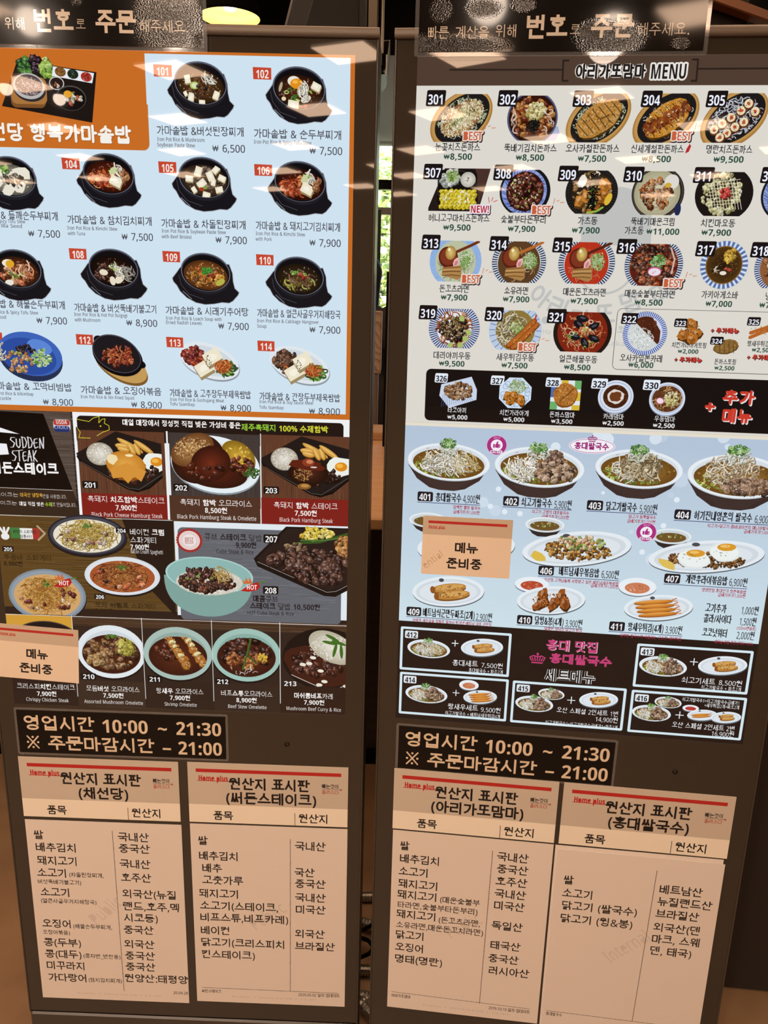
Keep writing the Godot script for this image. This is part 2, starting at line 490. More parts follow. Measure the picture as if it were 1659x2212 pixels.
func notices():
	var strip := draw_banner()
	var order := "black laminated sign with white lettering across the top of the %s"
	card("left", "ordering_sign", order % "stew kiosk", "sign", "black ordering signs", -14.5, -61.5, 350, 60, strip, 0.0098, 0.0, 5.0, creased([[303, 30, 44, 34, 0.085], [30, 44, 44, 12, 0.12], [346, 52, 10, 10, 0.1], [190, 8, 8, 8, 0.12]], 31))
	card("right", "ordering_sign", order % "noodle kiosk", "sign", "black ordering signs", 1.2, -61.5, 350, 60, strip, 0.0098, 0.0, 5.0, creased([[236, 46, 44, 18, 0.085], [80, 11, 20, 10, 0.085], [26, 12, 14, 14, 0.1], [3, 50, 9, 11, 0.12], [130, 8, 14, 8, 0.12], [322, 52, 10, 6, 0.12], [212, 36, 14, 10, 0.1], [40, 52, 60, 10, 0.14]], 33))
	var times := draw_hours()
	card("left", "hours_sign", "black opening hours sign under the steak and stew screen", "sign", "black opening hours signs", 1.7, 950.5, 336, 76, times, 0.0014, 0.0, 4.0)
	card("right", "hours_sign", "black opening hours sign under the noodle screen", "sign", "black opening hours signs", 5.9, 953.5, 336, 75, times, 0.0014, 0.0, 4.0)
	var note := "small tan notice with two lines of black Korean over the %s"
	card("left", "menu_notice", note % "steak screen's lower left corner", "notice", "tan menu notices", -24.0, 802.0, 131, 91, draw_note(""), 0.0012, -0.06)
	card("right", "menu_notice", note % "blue noodle screen", "notice", "tan menu notices", 31.0, 607.5, 131, 90, draw_note("ential"), 0.0012, 0.0)
	var heads := [["left", -3.1, 1034.8, "채선당", 84.0, "leftmost, above the longest list"], ["left", 273.8, 1033.9, "써든스테이크", 150.0, "second from left, above the steak list"], ["right", 0.8, 1030.3, "아리가또맘마", 150.0, "third from left, above the noodle soup list"], ["right", 270.2, 1030.2, "홍대쌀국수", 126.0, "rightmost, above the shortest list"]]
	for q in heads:
		card(q[0], "origin_header", "tan title card with red bar, " + q[5], "notice", "origin title cards", q[1], q[2], 262, 111.5, draw_header(q[3], q[4]))
	var about := "pale ingredient origin sheet, "
	var one := draw_sheet(-2.3, 1152.5, [["쌀", 9.9, 1181.1, 17.2], ["배추김치", 10.9, 1205.1, 70.7], ["돼지고기", 11.7, 1231.4, 69.5], ["소고기", 9.7, 1255.8, 51.6], ["소고기", 11.9, 1294.7, 52.0], ["오징어", 9.7, 1359.2, 51.8], ["콩(두부)", 8.8, 1398.4, 66.0], ["콩(대두)", 9.2, 1422.9, 64.7], ["미꾸라지", 9.6, 1447.4, 69.9], ["가다랑어", 10.8, 1473.2, 70.2],
		["국내산", 151.8, 1179.6, 53.0], ["중국산", 152.0, 1202.1, 53.2], ["국내산", 151.8, 1232.1, 52.7], ["호주산", 152.5, 1259.6, 52.2], ["외국산(뉴질", 153.0, 1292.1, 93.9], ["랜드,호주,멕", 152.3, 1317.3, 99.1], ["시코등)", 152.6, 1340.9, 59.4], ["중국산", 151.1, 1366.0, 52.5], ["외국산", 150.2, 1396.0, 53.6], ["중국산", 150.4, 1420.4, 53.0], ["중국산", 149.9, 1444.0, 53.2], ["원양산:태평양", 146.8, 1468.5, 112.6]],
		[["(차돌된장찌개,", 64.1, 1257.8, 59.5, 10.5], ["버섯뚝배기불고기)", 8.9, 1273.8, 74.9, 10.5], ["(얼큰사골우거지해장국)", 11.1, 1312.5, 96.2, 10.5], ["(해물순두부찌개,", 63.4, 1363.0, 67.9, 10.5], ["오징어볶음)", 9.0, 1377.5, 47.9, 10.5], ["(콩자반_반찬용)", 76.8, 1424.6, 65.4, 10.5], ["(참치김치찌개)", 82.2, 1476.0, 59.4, 10.5], ["20.04.28", 231.8, 1496.6, 26.4, 8.0]],
		["Public", Vector2(104.8, 1360.8), Vector2(155.1, 1312.8)], [Vector2(143.2, 1168.6), Vector2(144.4, 1497.5)])
	card("left", "origin_sheet", about + "longest list, leftmost of the four sheets", "notice", "origin sheets", -2.3, 1152.5, 262, 365, one, 0.0012)
	var two := draw_sheet(274.1, 1148.9, [["쌀", 286.2, 1180.9, 17.1], ["배추김치", 286.7, 1210.4, 67.9], ["배추", 291.4, 1234.6, 34.5], ["고춧가루", 291.4, 1258.6, 70.1], ["돼지고기", 284.9, 1285.8, 68.9], ["소고기(스테이크,", 285.7, 1310.4, 135.1], ["비프스튜,비프카레)", 284.8, 1334.6, 152.4], ["베이컨", 284.8, 1361.7, 52.2], ["닭고기(크리스피치", 284.8, 1386.5, 147.4], ["킨스테이크)", 284.8, 1412.1, 94.0],
		["국내산", 448.7, 1184.8, 51.8], ["국산", 447.8, 1236.8, 34.4], ["중국산", 448.5, 1259.3, 52.5], ["국내산", 448.5, 1287.1, 52.8], ["미국산", 449.2, 1311.5, 52.2], ["외국산", 448.3, 1361.8, 51.9], ["브라질산", 448.2, 1387.4, 69.8]],
		[["써든스테이크", 283.0, 1491.9, 34.6, 8.0], ["2020.05.02 일자 업데이트", 453.7, 1491.6, 73.6, 8.5]],
		["Public", Vector2(380.3, 1360.4), Vector2(436.5, 1315.1)], [Vector2(441.0, 1172.0), Vector2(439.8, 1486.0), Vector2(283.3, 1484.7), Vector2(524.0, 1485.9)])
	card("left", "origin_sheet", about + "second sheet from the left, wide gap below its list", "notice", "origin sheets", 274.1, 1148.9, 262, 363, two, 0.0012)
	var three := draw_sheet(1.9, 1144.7, [["쌀", 14.4, 1173.5, 16.1], ["배추김치", 14.5, 1198.3, 68.2], ["소고기", 13.7, 1223.7, 50.9], ["돼지고기", 13.7, 1248.2, 68.1], ["돼지고기", 12.8, 1270.4, 68.4], ["돼지고기", 12.4, 1310.3, 68.9], ["닭고기", 12.1, 1353.1, 50.6], ["오징어", 12.1, 1378.9, 50.8], ["명태(명란)", 12.1, 1403.8, 82.8],
		["국내산", 174.4, 1176.9, 52.0], ["중국산", 175.9, 1200.7, 51.5], ["호주산", 175.1, 1224.9, 52.5], ["국내산", 175.1, 1249.3, 52.0], ["미국산", 175.0, 1273.1, 51.5], ["독일산", 173.6, 1313.8, 52.7], ["태국산", 173.7, 1354.2, 51.5], ["중국산", 172.3, 1381.9, 51.8], ["러시아산", 173.9, 1407.4, 69.8]],
		[["(매운숯불부", 84.8, 1272.9, 67.6, 14.5], ["타라멘,숯불부타돈부리)", 13.6, 1291.2, 135.7, 14.5], ["(돈꼬츠라멘,", 84.2, 1314.4, 71.2, 14.5], ["소유라멘,매운돈꼬치라멘)", 12.5, 1332.6, 148.4, 14.5], ["아리가또맘마", 8.7, 1484.5, 34.1, 8.0], ["2019.10.19 일자 업데이트", 178.7, 1487.8, 71.6, 8.5]],
		["Public", Vector2(107.0, 1352.8), Vector2(160.9, 1310.3)], [Vector2(166.9, 1167.4), Vector2(162.8, 1481.2), Vector2(8.4, 1476.9), Vector2(248.5, 1481.0)])
	card("right", "origin_sheet", about + "third sheet from the left, listing bracketed noodle soups", "notice", "origin sheets", 1.9, 1144.7, 261, 360, three, 0.0012)
	var four := draw_sheet(269.8, 1150.0, [["쌀", 283.4, 1207.3, 16.9], ["소고기", 283.4, 1233.0, 50.9], ["닭고기 (쌀국수)", 284.3, 1257.4, 122.1], ["닭고기 (윙&봉)", 284.1, 1283.1, 117.6],
		["베트남산", 436.0, 1207.7, 68.4], ["뉴질랜드산", 435.8, 1231.4, 86.5], ["브라질산", 435.5, 1255.7, 69.1], ["외국산(덴", 434.8, 1282.5, 75.2], ["마크, 스웨", 434.4, 1306.0, 78.4], ["덴, 태국)", 434.0, 1329.8, 67.2]],
		[["홍대쌀국수", 275.8, 1485.0, 27.9, 8.0]],
		["Internal", Vector2(371.8, 1365.6), Vector2(436.2, 1307.1)], [Vector2(428.8, 1173.1), Vector2(420.8, 1481.9), Vector2(275.9, 1479.0), Vector2(501.3, 1482.9)])
	var last := card("right", "origin_sheet", about + "shortest list, rightmost of the four sheets", "notice", "origin sheets", 269.9, 1151.7, 261, 358, four, 0.0022)
	obj("sheet_behind", prism(rounded(-0.003, 0.004, 0.262, 0.361), 0.0005), plain(Color("e4d8cd"), 0.75), last, Vector3(0, 0, -0.0008), Vector3(0, 0, 0.003))
# ------------------------------------------------------------------ what stands behind the kiosks
func back_bar():
	var c := thing("counter", "tan wooden counter with dark front seen in the gap between kiosks", "counter", Vector3(-0.6, 0, -2.5))
	obj("worktop", box(2.8, 0.03, 1.38), M.top_wood, c, Vector3(0, 0.888, 0))
	obj("ledge", box(2.8, 0.035, 0.2), M.wood, c, Vector3(0, 0.918, -0.59))
	obj("front_panel", box(2.7, 0.888, 0.04), M.dark_wood, c, Vector3(0, 0.0, 0.26))
	obj("kick_strip", box(2.7, 0.05, 0.02), M.black, c, Vector3(0, 0.0, 0.291))
	obj("back_panel", box(2.7, 0.888, 0.04), M.dark_wood, c, Vector3(0, 0.0, -0.6))
	var p := thing("divider_box", "brown grey box with a pale wooden block top, behind the counter", "divider", Vector3(-0.64, 0, -3.38))
	obj("plinth", box(1.2, 1.157, 0.3), plain(Color("6d5a48"), 0.7), p)
	obj("wood_block", box(1.22, 0.25, 0.32), end_grain(), p, Vector3(0, 1.157, 0))
	tag(obj("standing_board", box(0.5, 0.62, 0.02), M.black, self, Vector3(0.237, 0.92, -2.85)), "black upright board standing on the tan counter behind the right kiosk", "board")
	tag(obj("partition_panel", box(1.0, 2.0, 0.05), M.dark_metal, self, Vector3(-0.565, 0, -5.0)), "dark upright panel in front of the bright window", "partition")
	tag(obj("added_dark_screen", box(1.6, 1.5, 0.1), plain(Color("2b211a"), 0.8), self, Vector3(1.44, 0, -1.36), Vector3(0, -0.1, 0)), "dark standing screen added beyond the right kiosk in place of shaded floor", "screen")  # added dark upright sheet, stands in for floor lying in shade
	person()

func end_grain() -> StandardMaterial3D:
	var im := Image.create(256, 256, false, Image.FORMAT_RGB8)
	var n := FastNoiseLite.new()
	n.seed = 8
	n.frequency = 0.008
	for y in 256:
		for x in 256:
			var r := Vector2(x * 0.5 + 60.0, y * 0.9 - 320.0).length() * 0.13 + n.get_noise_2d(x, y) * 2.0
			im.set_pixel(x, y, Color("a08264").lerp(Color("6d5038"), pow(fposmod(r, 1.0), 3.0)))
	var m := plain(Color.WHITE, 0.6)
	m.albedo_texture = ImageTexture.create_from_image(im)
	m.uv1_triplanar = true
	m.uv1_scale = Vector3(1.6, 1.6, 1.6)
	return m

# a closed skin round a skeleton: the field of tapered capsules, meshed cell by cell
func skin(st: SurfaceTool, bones: Array, cell: float, blend: float):
	var lo := Vector3(1e9, 1e9, 1e9)
	var hi := -lo
	for b in bones:
		for i in 2:
			lo = lo.min(b[i] - Vector3.ONE * (b[2 + i] + cell * 3))
			hi = hi.max(b[i] + Vector3.ONE * (b[2 + i] + cell * 3))
	var n := Vector3i((hi - lo) / cell) + Vector3i.ONE
	var field := PackedFloat32Array()
	field.resize(n.x * n.y * n.z)
	field.fill(1.0)
	for b in bones:
		var r := maxf(b[2], b[3]) + blend + cell * 2
		var p0 := Vector3i(((b[0] as Vector3).min(b[1]) - Vector3.ONE * r - lo) / cell).clamp(Vector3i.ZERO, n - Vector3i.ONE)
		var p1 := Vector3i(((b[0] as Vector3).max(b[1]) + Vector3.ONE * r - lo) / cell).clamp(Vector3i.ZERO, n - Vector3i.ONE)
		var d: Vector3 = b[1] - b[0]
		var l := maxf(d.length_squared(), 1e-8)
		for z in range(p0.z, p1.z + 1):
			for y in range(p0.y, p1.y + 1):
				for x in range(p0.x, p1.x + 1):
					var p := lo + Vector3(x, y, z) * cell
					var t := clampf((p - b[0]).dot(d) / l, 0.0, 1.0)
					var v: float = (p - b[0] - d * t).length() - lerpf(b[2], b[3], t)
					var i := x + n.x * (y + n.y * z)
					var o := field[i]
					var h := maxf(blend - absf(o - v), 0.0) / blend
					field[i] = minf(o, v) - h * h * blend * 0.25
	var vert := {}
	var step := [Vector3i(1, 0, 0), Vector3i(0, 1, 0), Vector3i(0, 0, 1)]
	for z in n.z - 1:
		for y in n.y - 1:
			for x in n.x - 1:
				var sum := Vector3.ZERO
				var k := 0
				var i0 := x + n.x * (y + n.y * z)
				for q in 8:
					for a in 3:
						if not q & (1 << a):
							var i := i0 + (q & 1) + n.x * ((q >> 1 & 1) + n.y * (q >> 2 & 1))
							var j: int = i + [1, n.x, n.x * n.y][a]
							if (field[i] < 0.0) != (field[j] < 0.0):
								var t := field[i] / (field[i] - field[j])
								sum += Vector3(q & 1, q >> 1 & 1, q >> 2 & 1) + Vector3(step[a]) * t
								k += 1
				if k: vert[i0] = lo + (Vector3(x, y, z) + sum / k) * cell
	for i in vert:
		for a in 3:
			var sa: int = [1, n.x, n.x * n.y][a]
			var sb: int = [n.x, n.x * n.y, 1][a]
			var sc: int = [n.x * n.y, 1, n.x][a]
			if (field[i] < 0.0) == (field[i + sa] < 0.0): continue
			if not (vert.has(i - sb) and vert.has(i - sc) and vert.has(i - sb - sc)): continue
			var out := Vector3(step[a]) * (1.0 if field[i] < 0.0 else -1.0)
			var q := [vert[i], vert[i - sb], vert[i - sb - sc], vert[i - sc]]
			for t in [[0, 1, 2], [0, 2, 3]]:
				var u: Vector3 = q[t[0]]
				var v: Vector3 = q[t[1]]
				var w: Vector3 = q[t[2]]
				var g := (v - u).cross(w - u)
				var flip := g.dot(out) > 0.0
				st.add_vertex(u)
				st.add_vertex(w if flip else v)
				st.add_vertex(v if flip else w)

func meshed(bones: Array, cell: float, blend: float) -> ArrayMesh:
	var st := SurfaceTool.new()
	st.begin(Mesh.PRIMITIVE_TRIANGLES)
	st.set_smooth_group(0)
	skin(st, bones, cell, blend)
	st.index()
	st.generate_normals()
	return st.commit()

func person():
	var t := thing("person", "dark haired person standing behind the counter, seen in the gap between kiosks", "person", Vector3(-0.135, 0, -4.5), 2.6)
	var b := []
	var two := func(p: Vector3, q: Vector3, r: float, s: float):
		for m in [1.0, -1.0]: b.append([Vector3(p.x * m, p.y, p.z), Vector3(q.x * m, q.y, q.z), r, s])
	b.append([Vector3(0, 0.95, 0), Vector3(0, 1.15, 0), 0.125, 0.12])
	b.append([Vector3(0, 1.15, 0), Vector3(0, 1.36, -0.01), 0.12, 0.11])
	b.append([Vector3(0, 1.38, 0), Vector3(0, 1.52, 0.01), 0.055, 0.05])
	two.call(Vector3(0.07, 1.3, 0), Vector3(0.17, 1.38, 0), 0.09, 0.055)
	two.call(Vector3(0.18, 1.38, 0), Vector3(0.22, 1.1, -0.02), 0.052, 0.042)
	two.call(Vector3(0.22, 1.1, -0.02), Vector3(0.2, 0.86, 0.07), 0.04, 0.03)
	two.call(Vector3(0.2, 0.86, 0.07), Vector3(0.195, 0.78, 0.1), 0.034, 0.026)
	two.call(Vector3(0.085, 0.95, 0), Vector3(0.09, 0.5, 0.01), 0.1, 0.06)
	two.call(Vector3(0.09, 0.5, 0.01), Vector3(0.09, 0.08, -0.02), 0.058, 0.04)
	two.call(Vector3(0.09, 0.04, -0.03), Vector3(0.1, 0.03, 0.14), 0.04, 0.03)
	obj("body", meshed(b, 0.02, 0.05), plain(Color("2b2624"), 0.85), t)
	var h := [[Vector3(0, 1.56, 0.01), Vector3(0, 1.61, 0.0), 0.068, 0.082], [Vector3(0, 1.54, 0.035), Vector3(0, 1.525, 0.045), 0.05, 0.035], [Vector3(0, 1.46, 0.0), Vector3(0, 1.54, 0.01), 0.045, 0.045], [Vector3(0, 1.585, 0.092), Vector3(0, 1.56, 0.105), 0.008, 0.014], [Vector3(0.078, 1.57, 0.0), Vector3(0.08, 1.6, -0.005), 0.012, 0.014], [Vector3(-0.078, 1.57, 0.0), Vector3(-0.08, 1.6, -0.005), 0.012, 0.014]]
	var head := obj("head", meshed(h, 0.008, 0.02), plain(Color("b98a6d"), 0.6), t)
	for x in [-0.03, 0.03]: obj("eye", lathe([Vector2(0, -0.008), Vector2(0.007, -0.004), Vector2(0.007, 0.004), Vector2(0, 0.008)], 12), plain(Color("1d1512"), 0.2), head, Vector3(x, 1.595, 0.08))
	obj("mouth", box(0.036, 0.006, 0.01, 0.001), plain(Color("8d4a42"), 0.6), head, Vector3(0, 1.528, 0.076))
	var hair := [[Vector3(0, 1.625, -0.015), Vector3(0, 1.6, -0.04), 0.092, 0.085], [Vector3(0.055, 1.6, -0.01), Vector3(0.06, 1.45, -0.03), 0.045, 0.04], [Vector3(-0.055, 1.6, -0.01), Vector3(-0.06, 1.45, -0.03), 0.045, 0.04], [Vector3(0, 1.58, -0.05), Vector3(0, 1.42, -0.06), 0.07, 0.06]]
	obj("hair", meshed(hair, 0.008, 0.03), plain(Color("14100e"), 0.5), t)

func overhead():
	# dome lamp above the left kiosk
	var t := thing("dome_lamp", "glowing yellow dome lamp hanging above the left kiosk", "lamp", Vector3(-0.69, 2.59, -3.6))
	obj("shade", lathe([Vector2(0.125, -0.03), Vector2(0.128, -0.02), Vector2(0.118, 0.03), Vector2(0.09, 0.075), Vector2(0.045, 0.1), Vector2(0.0, 0.105)], 48), M.black, t)
	var inside := plain(Color("f3e0a0"), 0.5)
	inside.emission_enabled = true
	inside.emission = Color(1.0, 0.72, 0.2)
	inside.emission_energy_multiplier = 0.45
	obj("lining", lathe([Vector2(0.0, 0.07), Vector2(0.05, 0.066), Vector2(0.09, 0.045), Vector2(0.112, 0.012), Vector2(0.122, -0.028)], 48), inside, t)
	obj("bulb", lathe([Vector2(0.0, -0.005), Vector2(0.022, 0.002), Vector2(0.03, 0.022), Vector2(0.02, 0.05), Vector2(0.0, 0.06)], 24), M.bulb, t)
	obj("cord", tube(curve([Vector3(0, 0.1, 0), Vector3(0, 0.41, 0)]), 0.004, 0.1, 6), M.black, t)
	var l := OmniLight3D.new()
	l.name = "bulb_glow"
	l.light_color = Color(1.0, 0.8, 0.5)
	l.light_energy = 0.003
	l.light_size = 0.02
	l.omni_range = 15.0
	l.omni_attenuation = 2.0
	l.shadow_enabled = true
	l.position = Vector3(0, 0.02, 0)
	t.add_child(l)
	# lamps in front of the kiosks, which the glossy signs mirror
	spot_lamp(Vector3(-1.07, 2.6, 1.61), "small black pendant lamp in front of the stew kiosk's sign", 2.4, 2.3)
	spot_lamp(Vector3(-1.75, 2.6, 1.64), "small black pendant lamp left of the stew kiosk", 2.1, 1.6)
	spot_lamp(Vector3(-0.15, 2.6, 1.38), "small black pendant lamp in front of the gap between the kiosks", 0.8, 2.0)
	spot_lamp(Vector3(0.36, 2.6, 1.81), "small black pendant lamp in front of the noodle kiosk's sign", 0.3, 2.3)
	spot_lamp(Vector3(-2.37, 2.6, 2.65), "small pendant lamp mirrored at the left edge of the stew screen", 0.5)
	spot_lamp(Vector3(-2.15, 2.6, 2.86), "small pendant lamp mirrored in the stew screen's table setting", 0.5)
	# dark hood and posts above the left kiosk
	var h := thing("extractor_hood", "dark metal hood box hanging above the left kiosk beside the dome lamp", "hood", Vector3(-0.23, 2.35, -3.2), 0.12)
	obj("casing", prism(PackedVector2Array([Vector2(-0.19, 0.03), Vector2(-0.1, 0.0), Vector2(0.12, 0.0), Vector2(0.12, 0.64), Vector2(-0.02, 0.64)]), 0.3, 0.008), plain(Color("1d1914"), 0.5), h)
	obj("panel", prism(PackedVector2Array([Vector2(-0.11, 0.05), Vector2(0.09, 0.02), Vector2(0.09, 0.4), Vector2(0.0, 0.4)]), 0.01, 0.003), plain(Color("0f0d0c"), 0.6), h, Vector3(0, 0, 0.008))
	tag(obj("duct_post", box(0.035, 0.7, 0.035), plain(Color("5d5140"), 0.4, 0.3), self, Vector3(-0.085, 2.3, -3.1)), "brown metal post rising above the left kiosk's right corner", "post")
	tag(obj("steel_rod", tube(curve([Vector3.ZERO, Vector3(0, 0.7, 0)]), 0.006, 0.1, 10), M.steel, self, Vector3(-0.052, 2.3, -3.1)), "thin shiny steel rod beside the brown post above the left kiosk", "rod")
	tag(obj("added_ceiling_baffle", box(5.4, 0.38, 0.06), M.black, self, Vector3(-0.4, 2.62, -4.2)), "added black baffle hiding lit ceiling panels above the gap between kiosks", "baffle")  # added to cover the ceiling panels and keep this strip black
	var v := thing("vent_housing", "grey curved vent with crossbars hanging above the gap between kiosks", "vent", Vector3(-0.075, 2.44, -4.0))
	var arc := PackedVector2Array([Vector2(-0.08, 0.0)])
	for i in 9: arc.append(Vector2(-0.08 + 0.115 * sin(PI / 2 * i / 8.0), 0.09 - 0.09 * cos(PI / 2 * i / 8.0)))
	arc.append(Vector2(0.045, 0.18))
	arc.append(Vector2(-0.08, 0.165))
	obj("housing", prism(arc, 0.3, 0.004), plain(Color("6d6a64"), 0.5), v)
	obj("hanger", box(0.012, 0.42, 0.012, 0.001), M.black, v, Vector3(-0.06, 0.14, -0.15))
	for y in [0.035, 0.065, 0.11]: obj("crossbar", box(0.105, 0.006, 0.01, 0.001), M.black, v, Vector3(-0.03, y, 0.004))
	for x in [-0.02, 0.03]: obj("upright", box(0.006, 0.085, 0.012, 0.001), plain(Color("b5b0a6"), 0.4), v, Vector3(x, 0.03, 0.004))
	# wooden trim on a dark soffit, top right
	var turn := atan2(0.18, 0.29)
	var s := thing("soffit", "dark boxed soffit with an orange brown wooden trim above the right kiosk", "soffit", Vector3(1.0, 2.12, -3.02), turn)
	obj("casing", box(1.0, 0.84, 0.06), plain(Color("241a14"), 0.8), s, Vector3(-0.16, 0, -0.04))
	obj("wooden_trim", box(1.2, 0.034, 0.05), plain(Color("7d4a22"), 0.6), s, Vector3(-0.1, 0.345, 0.02))

func cables():
	var pipes := [[[Vector3(-0.5, 0.012, -1.56), Vector3(-0.1, 0.012, -1.6), Vector3(0.2, 0.012, -1.6), Vector3(0.5, 0.012, -1.56)], "ribbed steel conduit on the floor in the gap, farthest back"],
		[[Vector3(-0.5, 0.014, -1.5), Vector3(-0.12, 0.014, -1.52), Vector3(0.03, 0.02, -1.5), Vector3(0.3, 0.014, -1.44)], "shiny ribbed conduit slanting behind the black cable loops"],
		[[Vector3(-0.5, 0.012, -1.36), Vector3(-0.1, 0.012, -1.385), Vector3(0.12, 0.012, -1.38), Vector3(0.5, 0.012, -1.4)], "ribbed conduit just in front of the black cable loops"],
		[[Vector3(-0.4, 0.012, -1.33), Vector3(-0.06, 0.012, -1.325), Vector3(-0.012, 0.012, -1.29), Vector3(0.02, 0.012, -1.255), Vector3(0.06, 0.012, -1.247)], "ribbed conduit curving round behind the right kiosk's base"]]
	for p in pipes: tag(obj("flexible_conduit", tube(curve(p[0]), 0.0115, 0.0035, 14, 0.09), M.steel, self), p[1], "conduit", "ribbed steel conduits")
	var loops := [Vector3(0.06, 0.08, -1.5)]
	loops.append(Vector3(-0.01, 0.03, -1.49))
	for i in 22:
		var a := -2.2 + i * 0.62
		loops.append(Vector3(-0.045 + cos(a) * 0.045, 0.02 + i * 0.0012, -1.44 + sin(a) * 0.03 + i * 0.0012))
	loops.append(Vector3(-0.3, 0.006, -1.4))
	tag(obj("coiled_cable", tube(curve(loops), 0.0042, 0.006, 8), M.black, self), "black cable coiled in loops on the floor between the kiosks", "cable")

func garden():
	struct("ground", box(60, 0.1, 40, 0.0), plain(Color("8d8a80"), 0.9), Vector3(0, -0.2, -29))
	var rng := RandomNumberGenerator.new()
	rng.seed = 5
	var leaf := SurfaceTool.new()
	leaf.begin(Mesh.PRIMITIVE_TRIANGLES)
	for q in [[Vector3(0, -0.06, 0), Vector3(0.035, 0, 0.012), Vector3(0, 0.07, 0)], [Vector3(0, -0.06, 0), Vector3(0, 0.07, 0), Vector3(-0.035, 0, 0.012)]]: tri(leaf, q[0], q[1], q[2], Vector3(0, 0, 1))
	var lm := leaf.commit()
	var tint := plain(Color.WHITE, 0.6)
	tint.vertex_color_use_as_albedo = true
	tint.backlight_enabled = true
	tint.backlight = Color(0.45, 0.5, 0.2)
	var where := [["pale green leafy tree beyond the window's middle", Vector3(0.1, 0, -12.5), 3.6, Color(0.6, 0.68, 0.34)], ["deeper green leafy tree beyond the window's left side", Vector3(-2.6, 0, -13.5), 4.4, Color(0.45, 0.58, 0.26)], ["yellow green leafy tree beyond the window's right side", Vector3(2.6, 0, -14), 4.2, Color(0.62, 0.68, 0.38)]]
	for w in where:
		var t := thing("tree", w[0], "tree", w[1] + Vector3(0, -0.1, 0), 0.0)
		obj("trunk", lathe([Vector2(0.0, 0.0), Vector2(0.16, 0.0), Vector2(0.11, 0.8), Vector2(0.08, w[2] * 0.7), Vector2(0.0, w[2])], 14), plain(Color("5f4a34"), 0.9), t)
		var mm := MultiMesh.new()
		mm.transform_format = MultiMesh.TRANSFORM_3D
		mm.use_colors = true
		mm.mesh = lm
		mm.instance_count = 14000
		for i in 14000:
			var c := Vector3(rng.randfn(), rng.randfn(), rng.randfn()).normalized() * pow(rng.randf(), 0.4)
			var lump := 0.8 + 0.3 * sin(c.x * 7.0 + c.y * 5.0) * cos(c.z * 6.0)
			var p := Vector3(c.x * 1.9, w[2] * 0.56 + c.y * w[2] * 0.52, c.z * 1.5) * Vector3(lump, 1.0, lump)
			mm.set_instance_transform(i, Transform3D(Basis.from_euler(Vector3(rng.randf() * TAU, rng.randf() * TAU, rng.randf() * TAU)).scaled(Vector3.ONE * rng.randf_range(0.9, 1.7)), p))
			mm.set_instance_color(i, w[3] * rng.randf_range(0.75, 1.3))
		var crown := MultiMeshInstance3D.new()
		crown.name = "crown"
		crown.multimesh = mm
		crown.material_override = tint
		crown.set_meta("kind", "stuff")
		t.add_child(crown, true)
# ------------------------------------------------------------------ what the two screens show
const INK := Color("35323a")
const GREENS := [Color("5f8f2c"), Color("89b347"), Color("b9cf7a"), Color("3f6b25")]
const MEATS := [Color("5a3423"), Color("7a4a30"), Color("43261b"), Color("8d5c3e")]
const WHITES := [Color("ece6d4"), Color("ddd2b8"), Color("f3efe4")]
const REDS := [Color("b5431f"), Color("8e2c14"), Color("cf6a34"), Color("d98b55")]
const FRIED := [Color("c07a2c"), Color("a8611f"), Color("d7983f"), Color("8c4d1a")]

func tofu(s: Sheet, x: float, y: float, a: float, turn: float):
	var p := PackedVector2Array()
	for q in [Vector2(-1, -0.7), Vector2(1, -0.8), Vector2(1.1, 0.7), Vector2(-0.9, 0.8)]: p.append(Vector2(x, y) + (q * a).rotated(turn))
	var under := PackedVector2Array()
	for v in p: under.append(v + Vector2(a * 0.1, a * 0.35))
	s.poly(under, Color("9d8a63"))
	s.poly(p, Color("ece4cb"))
	s.poly(s.lump(x, y, a * 0.6, a * 0.4, turn, 0.2), Color("f4efde"))

